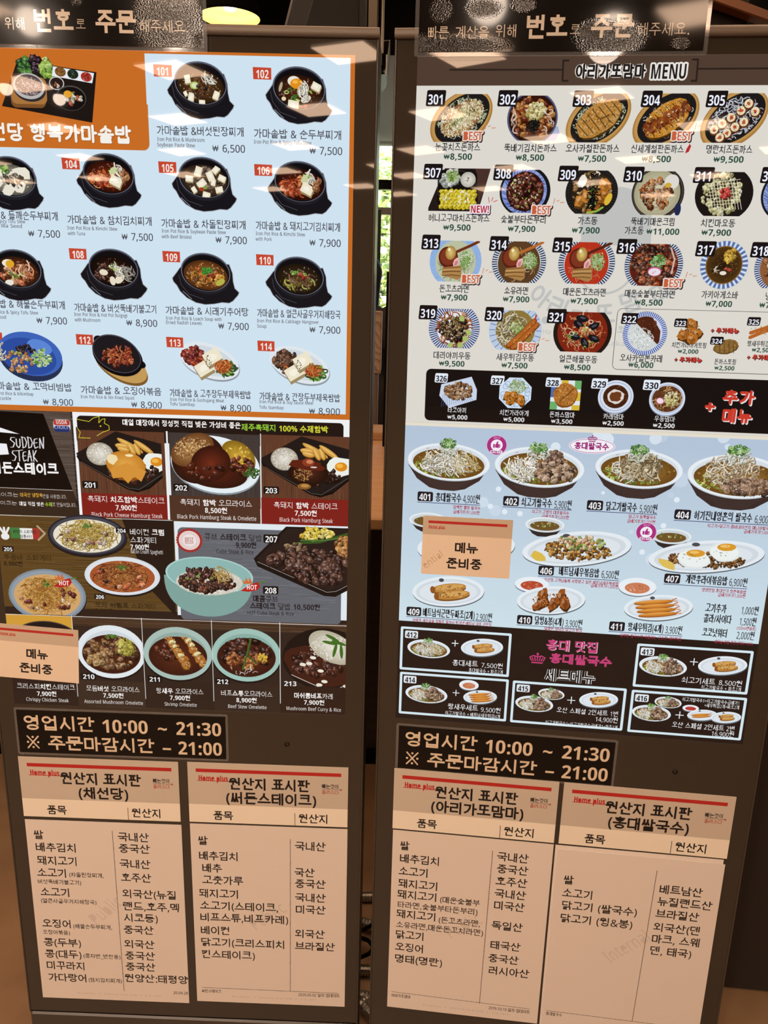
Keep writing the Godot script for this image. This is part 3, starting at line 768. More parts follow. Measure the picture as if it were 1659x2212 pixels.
func pot(s: Sheet, cx: float, cy: float, kind: int, wide := 1.0):
	var r := 34.0
	var out := PackedVector2Array()
	for q in [[-0.97, -0.2], [-1.1, 0.02], [-1.28, 0.3], [-1.24, 0.46], [-1.12, 0.62], [-1.0, 0.9], [-0.75, 1.2], [-0.4, 1.42], [-0.05, 1.5], [0.3, 1.46], [0.6, 1.38], [0.88, 1.4], [1.02, 1.3], [1.22, 1.02], [1.26, 0.9], [1.1, 0.72], [1.04, 0.4], [1.02, 0.0], [0.9, -0.4]]: out.append(Vector2(cx + q[0] * r * wide, cy + q[1] * r * 0.83))
	var halo := Geometry2D.offset_polygon(out, 0.9)
	s.fill(halo, Color("a7adb5"))
	s.poly(out, Color("17151a"))
	s.line(PackedVector2Array([Vector2(cx - 1.1 * r, cy + 0.1 * r), Vector2(cx - 1.02 * r, cy + 0.48 * r), Vector2(cx - 0.72 * r, cy + 0.85 * r), Vector2(cx - 0.1 * r, cy + 1.05 * r)]), 0.6, Color("50505a"))
	s.line(PackedVector2Array([Vector2(cx - 0.95 * r, cy + 0.75 * r), Vector2(cx - 0.6 * r, cy + 1.05 * r)]), 0.9, Color("8a8c96"))
	s.ell(cx, cy + 3, r * 1.02, r * 0.76, Color("211f26"), 0.14)
	s.ell(cx, cy, r * 1.02, r * 0.75, Color("26262f"), 0.14)
	s.ring(cx, cy, r * 0.99, r * 0.72, 0.8, Color("7b7f90"), 0.14)
	s.ell(cx, cy + 1, r * 0.95, r * 0.69, Color("0f0d10"), 0.14)
	var y := cy + 3.5
	var broth: Color = [Color("6b4420"), Color("5d2a14"), Color("cfc4b0"), Color("70240f"), Color("6d5138"), Color("641f0d"), Color("7a3a1c"), Color("33190f"), Color("b8682a"), Color("46301a")][kind]
	s.inside(cx, cy + 2.5, r * 0.92, r * 0.64, 0.14)
	s.shade(cx, y, r * 0.9, r * 0.57, broth.darkened(0.55), broth, 0.14)
	s.crumbs(cx, y, r * 0.8, r * 0.5, 90, 1.2, [broth.lightened(0.2), broth.darkened(0.3), broth.lightened(0.35)])
	match kind:
		0:
			s.strands(cx - 2, y - 2, 22, 12, 14, 12, 1.6, MEATS)
			for q in [[-17, -8, 5], [-13, 13, 5], [1, 19, 4], [20, 10, 5], [-20, 9, 3]]: tofu(s, cx + q[0], y + q[1], q[2], q[0] * 0.1)
			s.ell(cx - 8, y - 1, 6, 4.5, Color("a9c36a"))
			s.ell(cx - 8, y - 1, 4, 3, Color("d7e2ad"))
			s.strands(cx + 12, y - 10, 7, 6, 16, 13, 1.2, WHITES, 0.9)
			s.heap(cx, y + 5, 12, 6, 8, 3, [Color("4a3526"), Color("372519")])
		1:
			s.greens(cx - 4, y + 2, 22, 12, 16, 2.4, GREENS)
			tofu(s, cx + 22, y - 6, 6, 0.5)
			tofu(s, cx - 8, y + 16, 7, 0.2)
			s.ell(cx + 9, y + 9, 7, 4, Color("d9d5c4"), -0.4)
			s.ell(cx - 24, y - 5, 3.5, 8, Color("2a2420"), 0.3)
			s.ell(cx - 24, y - 5, 2, 6, Color("b9a887"), 0.3)
			s.ell(cx - 7, y - 12, 8, 6, Color("e6e1d2"))
			s.ell(cx - 3, y - 9, 8.5, 6, Color("e08e1e"))
			s.ell(cx - 5, y - 11, 3.5, 2.2, Color("f3b64a"))
			s.strands(cx + 7, y, 5, 6, 20, 18, 1.3, WHITES, 1.5)
			s.heap(cx + 5, y + 18, 5, 4, 6, 2.5, [Color("b5533a"), Color("8d3a2a")])
			s.ell(cx - 20, y + 9, 3, 2.6, Color("e3d3ae"))
		2:
			for q in [[-18, 3, 8], [-4, 14, 10], [12, 10, 9], [16, -8, 12], [-12, -9, 7], [2, -6, 6]]: s.poly(s.lump(cx + q[0], y + q[1], q[2], q[2] * 0.75, q[0], 0.2), Color("e8e2d2"))
			s.heap(cx, y - 2, 14, 9, 16, 3, [Color("4d4236"), Color("3a3028"), Color("6b5d4d")])
			s.greens(cx - 6, y - 13, 7, 4, 12, 2.6, GREENS)
			s.strands(cx + 6, y + 2, 6, 5, 5, 16, 2.2, [Color("cdbfa6"), Color("5b3f2c")], 0.7)
		3, 5:
			s.heap(cx - 8, y + 2, 20, 11, 34, 4, REDS)
			s.strands(cx - 4, y + 4, 20, 10, 22, 10, 1.1, REDS)
			s.strands(cx + 15, y - 8, 4, 6, 12, 18, 1.6, WHITES, 1.2)
			s.greens(cx + 6, y - 9, 5, 4, 8, 2.4, GREENS)
			s.ell(cx + 6, y - 7, 4, 6, Color("c9cf9c"), 0.5)
			tofu(s, cx + 9, y + 5, 8, 0.5)
			s.heap(cx + 22, y - 2, 5, 8, 6, 4, [Color("b57a4a"), Color("8c5330")])
		4:
			s.heap(cx, y - 4, 22, 12, 26, 4, [Color("6d5547"), Color("8c7466"), Color("513f35")])
			s.strands(cx, y, 22, 12, 20, 9, 1, [Color("8a7767"), Color("4a3a30")])
			for q in [[-20, -2, 5], [-8, -11, 6], [8, -6, 6], [16, -14, 5], [-4, 4, 6], [20, 11, 5], [2, 18, 5], [24, -3, 5], [12, 2, 4], [-14, 12, 4]]: tofu(s, cx + q[0], y + q[1], q[2], q[0] * 0.15)
			s.ell(cx - 4, y + 11, 4, 2.4, Color("a33a22"))
			s.ell(cx + 1, y + 9, 3, 2, Color("7d9a45"))
		6:
			s.heap(cx - 2, y + 4, 22, 12, 30, 4, [Color("c4653a"), Color("a04a28"), Color("e0a077"), Color("7d3a20")])
			s.ell(cx - 24, y - 4, 4, 7, Color("241f1e"), 0.4)
			s.ell(cx - 12, y - 11, 8, 5, Color("ece6d6"))
			s.ell(cx - 9, y - 10, 6, 5, Color("dca52a"))
			s.strands(cx + 10, y - 4, 8, 8, 12, 20, 2, [Color("d98e63"), Color("c86c42"), Color("e9c0a0")], 1.2)
			s.ell(cx - 12, y + 15, 6, 4, Color("e9e4d8"))
			s.greens(cx - 6, y + 4, 14, 6, 8, 2, GREENS)
		7:
			s.heap(cx - 6, y + 2, 22, 12, 40, 3.4, [Color("4a2a1d"), Color("331a12"), Color("6b4230")])
			s.strands(cx + 20, y + 2, 8, 10, 26, 12, 0.9, [Color("b9b3a8"), Color("8f897d")])
			for q in [[-14, 2, 4, 6], [-2, 13, 4, 6], [8, 10, 5, 8], [2, -5, 9, 3]]: s.ell(cx + q[0], y + q[1], q[2], q[3], Color("e6dcc6"), q[0] * 0.1)
			s.strands(cx + 6, y - 2, 8, 6, 9, 14, 1.6, WHITES, 1.0)
			s.greens(cx + 2, y - 6, 12, 5, 6, 1.8, GREENS)
		8:
			s.heap(cx, y + 2, 22, 12, 20, 4, [Color("c7732a"), Color("a85420"), Color("d99a3a"), Color("6d4a22")])
			s.strands(cx - 4, y + 4, 18, 9, 26, 9, 1.2, [Color("4f4a20"), Color("6e3a1a"), Color("d08a30")])
			s.greens(cx + 2, y - 6, 8, 4, 22, 2.6, [Color("3f8a2a"), Color("6bb04a"), Color("2d6a22")])
			s.heap(cx + 8, y + 1, 4, 3, 5, 2, [Color("a3281c")])
			s.ell(cx + 20, y + 9, 7, 4, Color("b5b04a"), -0.5)
		9:
			s.strands(cx - 2, y + 4, 20, 10, 30, 14, 2, [Color("7c6a2a"), Color("9a9a44"), Color("5b4420"), Color("b6b05a")])
			s.strands(cx + 4, y, 16, 8, 14, 12, 1.6, [Color("8d6a4a"), Color("6d4a34")], 0.3)
			s.greens(cx + 2, y - 8, 14, 3, 10, 2, GREENS)
			s.heap(cx + 3, y - 4, 5, 3, 6, 2.4, [Color("a3281c"), Color("c14a2c")])
	s.whole()

func red_tag(s: Sheet, t: String, x: float, y: float, w := 24.0):
	var p := PackedVector2Array([Vector2(x, y - 7.2), Vector2(x + w, y - 6.6), Vector2(x + w, y + 7.2), Vector2(x + 0.6, y + 7.0)])
	s.poly(p, Color("c4472f"))
	s.put(t, x + w * 0.16, y + 0.4, w * 0.7, 13.5, Color("f3ecea"), 0.13)

func stew(s: Sheet, tag: String, tx: float, ty: float, name: String, nx: float, ny: float, nw: float, eng: String, ex: float, ey: float, ew: float, more: String, mx: float, my: float, mw: float, price: String, px: float, py: float, pw: float):
	if tag != "": red_tag(s, tag, tx, ty)
	s.put(name, nx, ny, nw, 12.8, INK, 0.078)
	s.put(eng, ex, ey, ew, 6.4, Color("4f4d55"), 0.07)
	if more != "": s.put(more, mx, my, mw, 6.4, Color("4f4d55"), 0.07)
	s.put(price, px, py, pw, 13.0, INK, 0.07)

func wrap_plate(s: Sheet, x: float, y: float, meat: Array):
	s.ell(x + 1, y + 2, 44, 24, Color("8f99a3"), 0.32)
	s.ell(x, y, 44, 23.5, Color("dfe6ec"), 0.32)
	s.ell(x, y, 38, 19, Color("cfd8df"), 0.32)
	s.heap(x - 22, y - 8, 15, 12, 44, 4.4, meat)
	s.heap(x - 18, y + 4, 9, 7, 14, 4.0, meat)
	s.strands(x - 14, y + 3, 10, 6, 6, 9, 1.6, [Color("d08a4a"), Color("c8541f")])
	for q in [[-8, 10], [4, -6]]: tofu(s, x + q[0], y + q[1], 12, -0.5)
	s.crumbs(x - 1, y + 1, 4, 9, 20, 0.9, [Color("2b2620")])
	s.greens(x + 24, y + 10, 14, 10, 40, 3.2, [Color("3d6a22"), Color("7fae3c"), Color("24401a")])
	s.strands(x + 20, y + 7, 9, 7, 60, 13, 1.1, [Color("d0672a"), Color("b5481c"), Color("e08e4f")])

func draw_stews() -> ImageTexture:
	var s := Sheet.new(0, 0, 529.2, 470.4, 3.6, Color("c76c25"), 11)
	var white := Color("cfe2f0")
	s.rect(256.3, 3.3, 523.4 - 256.3, 462.6 - 3.3, white)
	s.rect(0, 107.6, 523.4, 462.6 - 107.6, white)
	s.rrect(-20, -20, 257.6 + 20.0, 119.2 + 20.0, 8.0, Color("c76c25"))
	s.rect(256.3, 3.3, 40, 60, white)
	# table set
	s.poly(PackedVector2Array([Vector2(89.6, 14.6), Vector2(192.3, 26.6), Vector2(182.8, 86.8), Vector2(64.3, 69.3)]), Color("1d1613"))
	s.heap(99.3, 22.0, 10, 9, 26, 5, [Color("2d5a24"), Color("46792e"), Color("1f3a1a")])
	s.heap(112.8, 19.5, 7, 10, 20, 5, [Color("2a1420"), Color("3a1f2a"), Color("1d1016")])
	s.heap(125.9, 23.0, 6, 12, 20, 4.4, [Color("9cbf4a"), Color("bcd77a"), Color("6d9a34")])
	s.rrect(77.0, 38.7, 46, 32, 7, Color("7d5028"))
	s.rrect(78.1, 34.3, 47, 32, 7, Color("a9733c"))
	s.ell(102.9, 49.2, 21, 14, Color("2f2a2b"), 0.1)
	s.ell(102.1, 44.8, 21, 15.5, Color("b9b5b3"), 0.1)
	s.ell(102.2, 43.7, 18, 12.6, Color("4a4040"), 0.1)
	s.inside(102.1, 44.2, 17.4, 11.6, 0.1)
	s.crumbs(102.0, 45.3, 17, 11, 220, 1.0, [Color("9a7f88"), Color("c7b5b6"), Color("6d5560"), Color("b79aa0")])
	s.whole()
	var tray := PackedVector2Array([Vector2(135.8, 20.7), Vector2(189.2, 27.7), Vector2(186.0, 39.8), Vector2(133.6, 32.1)])
	s.poly(tray, Color("e6eaf0"))
	for q in [[Vector2(145.0, 27.0), Color("7d5020")], [Vector2(161.2, 29.4), Color("1f2a1d")], [Vector2(178.6, 32.3), Color("a52c22")]]:
		s.ell(q[0].x, q[0].y, 7.2, 5.6, q[1], 0.17)
		s.crumbs(q[0].x, q[0].y, 6, 4.6, 26, 1.2, [q[1].lightened(0.25), q[1].darkened(0.3), q[1].lightened(0.1)])
	s.ell(139.0, 40.7, 10, 8, Color("c9c6c2"))
	s.ell(139.0, 40.7, 8.6, 6.8, Color("2a1c18"))
	s.heap(139.5, 41.8, 4, 3, 5, 2, [Color("d7c3b0"), Color("a05a3a")])
	s.ell(156.6, 58.0, 20, 15, Color("55504e"))
	s.ell(156.6, 58.5, 19, 14, Color("14100e"))
	s.heap(158.4, 57.9, 12, 7, 30, 2.8, [Color("e4dcc8"), Color("c9bfa5"), Color("b24a2a"), Color("7d9a4a")])
	s.ell(152.7, 53.1, 5.4, 4.2, Color("e0a02a"))
	s.put("채선당 행복가마솥밥", 23.2, 100.9, 211.8, 25.5, Color("a2561c"), 0.145, 0.8, true)
	s.put("채선당 행복가마솥밥", 22.6, 100.3, 211.8, 25.5, Color("f4efe8"), 0.14, 0.0, true)
	# the stews
	pot(s, 328.1, 36.9, 0)
	pot(s, 456.7, 40.2, 1)
	pot(s, 67.2, 155.9, 2)
	pot(s, 200.4, 149.5, 3)
	pot(s, 329.3, 151.1, 4)
	pot(s, 457.9, 153.4, 5)
	pot(s, 65.0, 274.4, 6, 1.06)
	pot(s, 199.8, 270.4, 7, 1.06)
	pot(s, 327.4, 272.7, 8, 1.06)
	pot(s, 456.5, 274.4, 9, 1.06)
	stew(s, "101", 267.0, 22.9, "가마솥밥 &버섯된장찌개", 267.8, 93.8, 116.7, "Iron Pot Rice & Mushroom", 267.9, 104.5, 63.5, "Soybean Paste Stew", 267.6, 111.4, 50.6, "₩ 6,500", 340.9, 113.8, 44.4)
	stew(s, "102", 396.6, 23.5, "가마솥밥 & 순두부찌개", 396.7, 94.9, 116.8, "Iron Pot Rice & Spicy Tofu Stew", 396.5, 104.9, 76.7, "", 0, 0, 0, "₩ 7,500", 470.2, 113.8, 44.2)
	stew(s, "103", 9.2, 134.2, "가마솥밥 & 들깨순두부찌개", 6.5, 204.5, 122.1, "Iron Pot Rice & Spicy Tofu Stew", 5.7, 212.2, 76.5, "with Perilla Seed", 19.1, 218.1, 58.8, "₩ 7,500", 84.7, 226.8, 44.7)
	stew(s, "104", 138.2, 137.6, "가마솥밥 & 참치김치찌개", 140.2, 207.9, 116.6, "Iron Pot Rice & Kimchi Stew", 139.4, 218.6, 68.7, "with Tuna", 139.6, 225.7, 24.2, "₩ 7,500", 213.2, 227.9, 43.9)
	stew(s, "105", 268.2, 139.3, "가마솥밥 & 차돌된장찌개", 268.6, 209.6, 116.2, "Iron Pot Rice & Soybean Paste Stew", 268.8, 219.4, 88.0, "with Beef Brisket", 268.5, 226.6, 41.3, "₩ 7,900", 342.0, 228.9, 43.7)
	stew(s, "106", 396.6, 139.8, "가마솥밥 & 돼지고기김치찌개", 397.4, 209.5, 115.7, "Iron Pot Rice & Kimchi Stew", 397.2, 219.6, 67.5, "with Pork", 397.1, 226.7, 22.1, "₩ 7,900", 470.4, 229.4, 43.5)
	stew(s, "107", 5.6, 249.7, "가마솥밥 & 해물순두부찌개", 6.3, 321.4, 122.9, "Iron Pot Rice & Spicy Tofu Stew", 9.8, 332.5, 80.0, "with Seafood", 9.1, 339.4, 34.8, "₩ 7,900", 86.2, 342.3, 44.0)
	stew(s, "108", 139.5, 252.5, "가마솥밥 & 버섯뚝배기불고기", 141.2, 323.6, 116.6, "Iron Pot Rice & Hot Pot Bulgogi", 140.5, 332.9, 75.1, "with Mushroom", 140.7, 340.3, 36.7, "₩ 8,900", 213.1, 342.1, 44.4)
	stew(s, "109", 268.6, 252.9, "가마솥밥 & 시래기추어탕", 269.3, 324.0, 116.7, "Iron Pot Rice & Loach Soup with", 269.5, 334.5, 78.7, "Dried Radish Leaves", 269.2, 340.5, 50.8, "₩ 7,900", 342.7, 343.1, 43.6)
	stew(s, "110", 397.4, 254.0, "가마솥밥 & 얼큰사골우거지해장국", 397.6, 324.4, 116.9, "Iron Pot Rice & Cabbage Hangover", 397.4, 334.8, 86.8, "Soup", 397.4, 342.0, 13.6, "₩ 7,900", 470.7, 344.7, 44.1)
	stew(s, "111", 11.5, 367.7, "가마솥밥 & 꼬막비빔밥", 10.4, 435.5, 119.4, "Iron Pot Rice & bibimbap", 10.1, 446.2, 63.3, "with cockle", 9.4, 453.3, 31.0, "₩ 8,900", 85.8, 456.3, 44.4)
	stew(s, "112", 140.7, 367.5, "가마솥밥 & 오징어볶음", 142.1, 437.8, 117.0, "Iron Pot Rice & Stir-Fried Squid", 141.4, 447.6, 77.7, "", 0, 0, 0, "₩ 8,900", 213.9, 456.6, 44.9)
	# the last row: a blue bowl, a stone pan and two oval plates
	s.ell(73.7, 395.6, 46, 32, Color("27304f"), 0.2)
	s.ell(73.5, 389.8, 46, 30, Color("3d63b8"), 0.2)
	s.ell(69.9, 393.1, 41, 25, Color("2c4c9e"), 0.2)
	s.ell(87.6, 379.8, 18, 10, Color("5b86d4"), 0.3)
	s.heap(68.2, 382.9, 12, 6, 30, 3, [Color("1c1218"), Color("2f1d27")])
	s.greens(89.6, 395.2, 15, 12, 60, 2.4, [Color("7fae4c"), Color("b5d08a"), Color("4d7a2d"), Color("d7e2b8")])
	s.strands(31.9, 389.0, 6, 12, 16, 10, 1.4, WHITES, 2.4)
	s.heap(55.9, 401.3, 20, 15, 60, 2.6, [Color("c98a5a"), Color("b56a3a"), Color("dcae80"), Color("9aa04a")])
	s.ell(203.0, 403.7, 41, 21, Color("7d5a2c"), 0.5)
	s.ell(201.9, 399.9, 41, 21, Color("c49a58"), 0.5)
	for i in 7: s.line(PackedVector2Array([Vector2(172.4, 394.8) + Vector2(i * 5, i * 4.2), Vector2(188.0, 410.6) + Vector2(i * 6.4, i * 0.6)]), 0.3, Color("a67f45"))
	s.ell(173.5, 367.8, 8, 6, Color("131013"), 0.4)
	s.ell(230.3, 399.7, 8, 5.4, Color("131013"), 0.4)
	s.ell(198.5, 389.6, 37, 26, Color("0e0b0d"), 0.4)
	s.ell(197.4, 386.4, 36, 25, Color("1d191d"), 0.4)
	s.ring(197.4, 386.4, 35, 24, 0.7, Color("5d5b62"), 0.4)
	s.heap(198.5, 389.6, 23, 15, 60, 3.4, [Color("a5432a"), Color("7d2a1a"), Color("c4673a"), Color("4f1d12")])
	s.strands(198.6, 388.3, 20, 12, 30, 10, 1.3, [Color("c8723f"), Color("9a3a20")])
	wrap_plate(s, 328.9, 392.5, [Color("7d2219"), Color("5b1712"), Color("9a3a2a")])
	wrap_plate(s, 457.0, 394.8, [Color("5b3a28"), Color("7d5238"), Color("432a1d")])
	stew(s, "113", 268.7, 367.8, "가마솥밥 & 고추장두부제육쌈밥", 270.2, 438.7, 117.2, "Iron Pot Rice & Gochujang Meat", 270.5, 447.9, 78.1, "Tofu Ssambap", 270.2, 454.4, 36.1, "₩ 8,900", 342.9, 457.5, 44.7)
	stew(s, "114", 397.6, 369.5, "가마솥밥 & 간장두부제육쌈밥", 399.2, 439.7, 116.0, "Iron Pot Rice & Soy Sauce Meat", 399.1, 447.5, 77.8, "Tofu Ssambap", 399.0, 455.4, 35.3, "₩ 8,900", 470.3, 458.5, 45.2)
	return s.finish()

# ---- the steak menu
func black_tag(s: Sheet, t: String, x: float, y: float, w: float, h: float, bg := Color("14100f"), ink := Color("f2f2f2")):
	s.rrect(x, y - h / 2, w, h, h * 0.18, bg)
	s.put(t, x + w * 0.1, y + 0.2, w * 0.8, h * 0.98, ink, 0.12)

func steak_tray(s: Sheet, x: float, y: float, cheese: bool):
	var p := PackedVector2Array()
	for q in [[-66, -10], [-6, -44], [66, -26], [66, 14], [40, 36], [22, 42], [6, 38], [-62, -2]]: p.append(Vector2(x + q[0], y + q[1]))
	var low := PackedVector2Array()
	for v in p: low.append(v + Vector2(0, 4))
	s.poly(low, Color("0a0808"))
	s.poly(p, Color("1b1716"))
	s.line(PackedVector2Array([Vector2(x - 60, y + 2), Vector2(x + 8, y + 40), Vector2(x + 24, y + 42), Vector2(x + 62, y + 16)]), 0.8, Color("5c5654"))
	for q in [[14, -24, 0.5, 21], [2, -23, 0.1, 10], [4, -18, 0.2, 9], [16, -19, 1.1, 10], [24, -19, 1.2, 9], [34, -22, 0.6, 17]]:
		s.ell(x + q[0] + 0.6, y + q[1] + 1.2, q[3], 4.2, Color("7d5218"), q[2])
		s.ell(x + q[0], y + q[1], q[3], 3.8, Color("cf9a45"), q[2])
		s.ell(x + q[0] - 0.5, y + q[1] - 0.9, q[3] * 0.8, 1.4, Color("e6bd6d"), q[2])
	s.shade(x - 31, y - 10, 20, 17, Color("a9a08f"), Color("e9e5da"))
	s.crumbs(x - 31, y - 10, 18, 15, 160, 1.1, [Color("f2efe8"), Color("cfc8b8"), Color("e2dccf")])
	s.egg(x + 50, y + 0, 20, 15)
	s.heap(x + 34, y + 14, 17, 10, 30, 4, [Color("2d1710"), Color("43241a"), Color("1d0e0a")])
	s.heap(x + 8, y + 18, 26, 12, 40, 5, [Color("3a1d12"), Color("54301f"), Color("251109")])
	if cheese:
		s.poly(s.lump(x + 7, y + 8, 30, 21, 0.1, 0.06, 14), Color("8a4f17"))
		s.shade(x + 6, y + 5, 29, 20, Color("c6822c"), Color("e2a64a"), 0.15)
		s.poly(PackedVector2Array([Vector2(x - 18, y + 12), Vector2(x + 8, y + 2), Vector2(x + 36, y + 14), Vector2(x + 28, y + 30), Vector2(x + 18, y + 22), Vector2(x + 8, y + 33), Vector2(x, y + 24), Vector2(x - 14, y + 26)]), Color("d3923a"))
		s.poly(s.lump(x - 14, y - 2, 8, 8, 0.5, 0.2), Color("ecdcae"))
		s.ell(x + 12, y - 9, 6, 2, Color("f4e2b4"))
	else:
		s.shade(x + 4, y + 10, 30, 18, Color("1f0d08"), Color("4f2618"))
		s.crumbs(x - 4, y + 12, 14, 10, 120, 1.2, [Color("a8743f"), Color("7d4a26"), Color("c99a5a")])
		s.poly(s.lump(x + 2, y - 2, 26, 8, 0.1, 0.15, 12), Color("5b1f12"))
		s.ell(x + 4, y - 6, 9, 6, Color("8a3a22"))
		s.ell(x + 6, y - 7, 5, 3, Color("c9825a"))
		s.ell(x - 2, y + 30, 10, 4.6, Color("8a5a24"))
		s.ell(x - 1, y + 29, 6, 2.6, Color("b98a4a"))
		s.ell(x + 12, y + 1, 5, 1.2, Color("d9d0c8"))

func hot(s: Sheet, x: float, y: float, w: float):
	s.poly(PackedVector2Array([Vector2(x, y + w * 0.32), Vector2(x + w * 0.45, y - w * 0.02), Vector2(x + w * 0.92, y - w * 0.18), Vector2(x + w, y + w * 0.06), Vector2(x + w * 0.85, y + w * 0.26), Vector2(x + w * 0.4, y + w * 0.36)]), Color("b3211c"))
	s.line(PackedVector2Array([Vector2(x + w * 0.97, y - w * 0.1), Vector2(x + w * 1.12, y - w * 0.2), Vector2(x + w * 1.25, y - w * 0.2)]), w * 0.07, Color("4a7a2a"))
	for q in [0.18, 0.36]: s.poly(PackedVector2Array([Vector2(x + w * q, y - w * 0.05), Vector2(x + w * (q - 0.08), y - w * 0.28), Vector2(x + w * (q + 0.06), y - w * 0.16), Vector2(x + w * (q + 0.12), y - w * 0.42), Vector2(x + w * (q + 0.26), y - w * 0.1)]), Color("cf6a35"))
	s.put("HOT", x + w * 0.3, y + w * 0.1, w * 0.55, w * 0.36, Color("f6f0ee"), 0.13)

func caption(s: Sheet, a: String, ax: float, ay: float, aw: float, b: String, bx: float, by: float, bw: float, c: String, cx: float, cy: float, cw: float, big := 11.5, ink := Color("f3efec")):
	s.put(a, ax, ay, aw, big, ink, 0.075)
	s.put(b, bx, by, bw, big * 0.95, ink, 0.125)
	if c != "": s.put(c, cx, cy, cw, big * 0.78, ink, 0.07)

func spaghetti(s: Sheet, x: float, y: float, rx: float, ry: float, rim: Color, sauce: Color, cols: Array, bits: Array):
	s.ell(x + 0.6, y + 3, rx, ry, Color("1a1614"))
	s.ell(x, y, rx, ry, rim)
	s.ell(x, y, rx * 0.94, ry * 0.93, rim.lightened(0.15))
	s.ell(x, y + 1, rx * 0.86, ry * 0.82, sauce)
	s.inside(x, y + 1, rx * 0.85, ry * 0.8)
	s.strands(x, y, rx * 0.66, ry * 0.6, 240, rx * 0.42, 0.95, cols)
	s.heap(x, y + 2, rx * 0.7, ry * 0.55, 26, rx * 0.065, bits)
	s.strands(x, y - ry * 0.2, rx * 0.34, ry * 0.3, 120, rx * 0.34, 0.95, cols)
	s.greens(x, y - ry * 0.45, rx * 0.12, ry * 0.12, 16, 1.6, [Color("4d7a2d"), Color("86ae4c"), Color("2f5a1d")])
	s.whole()

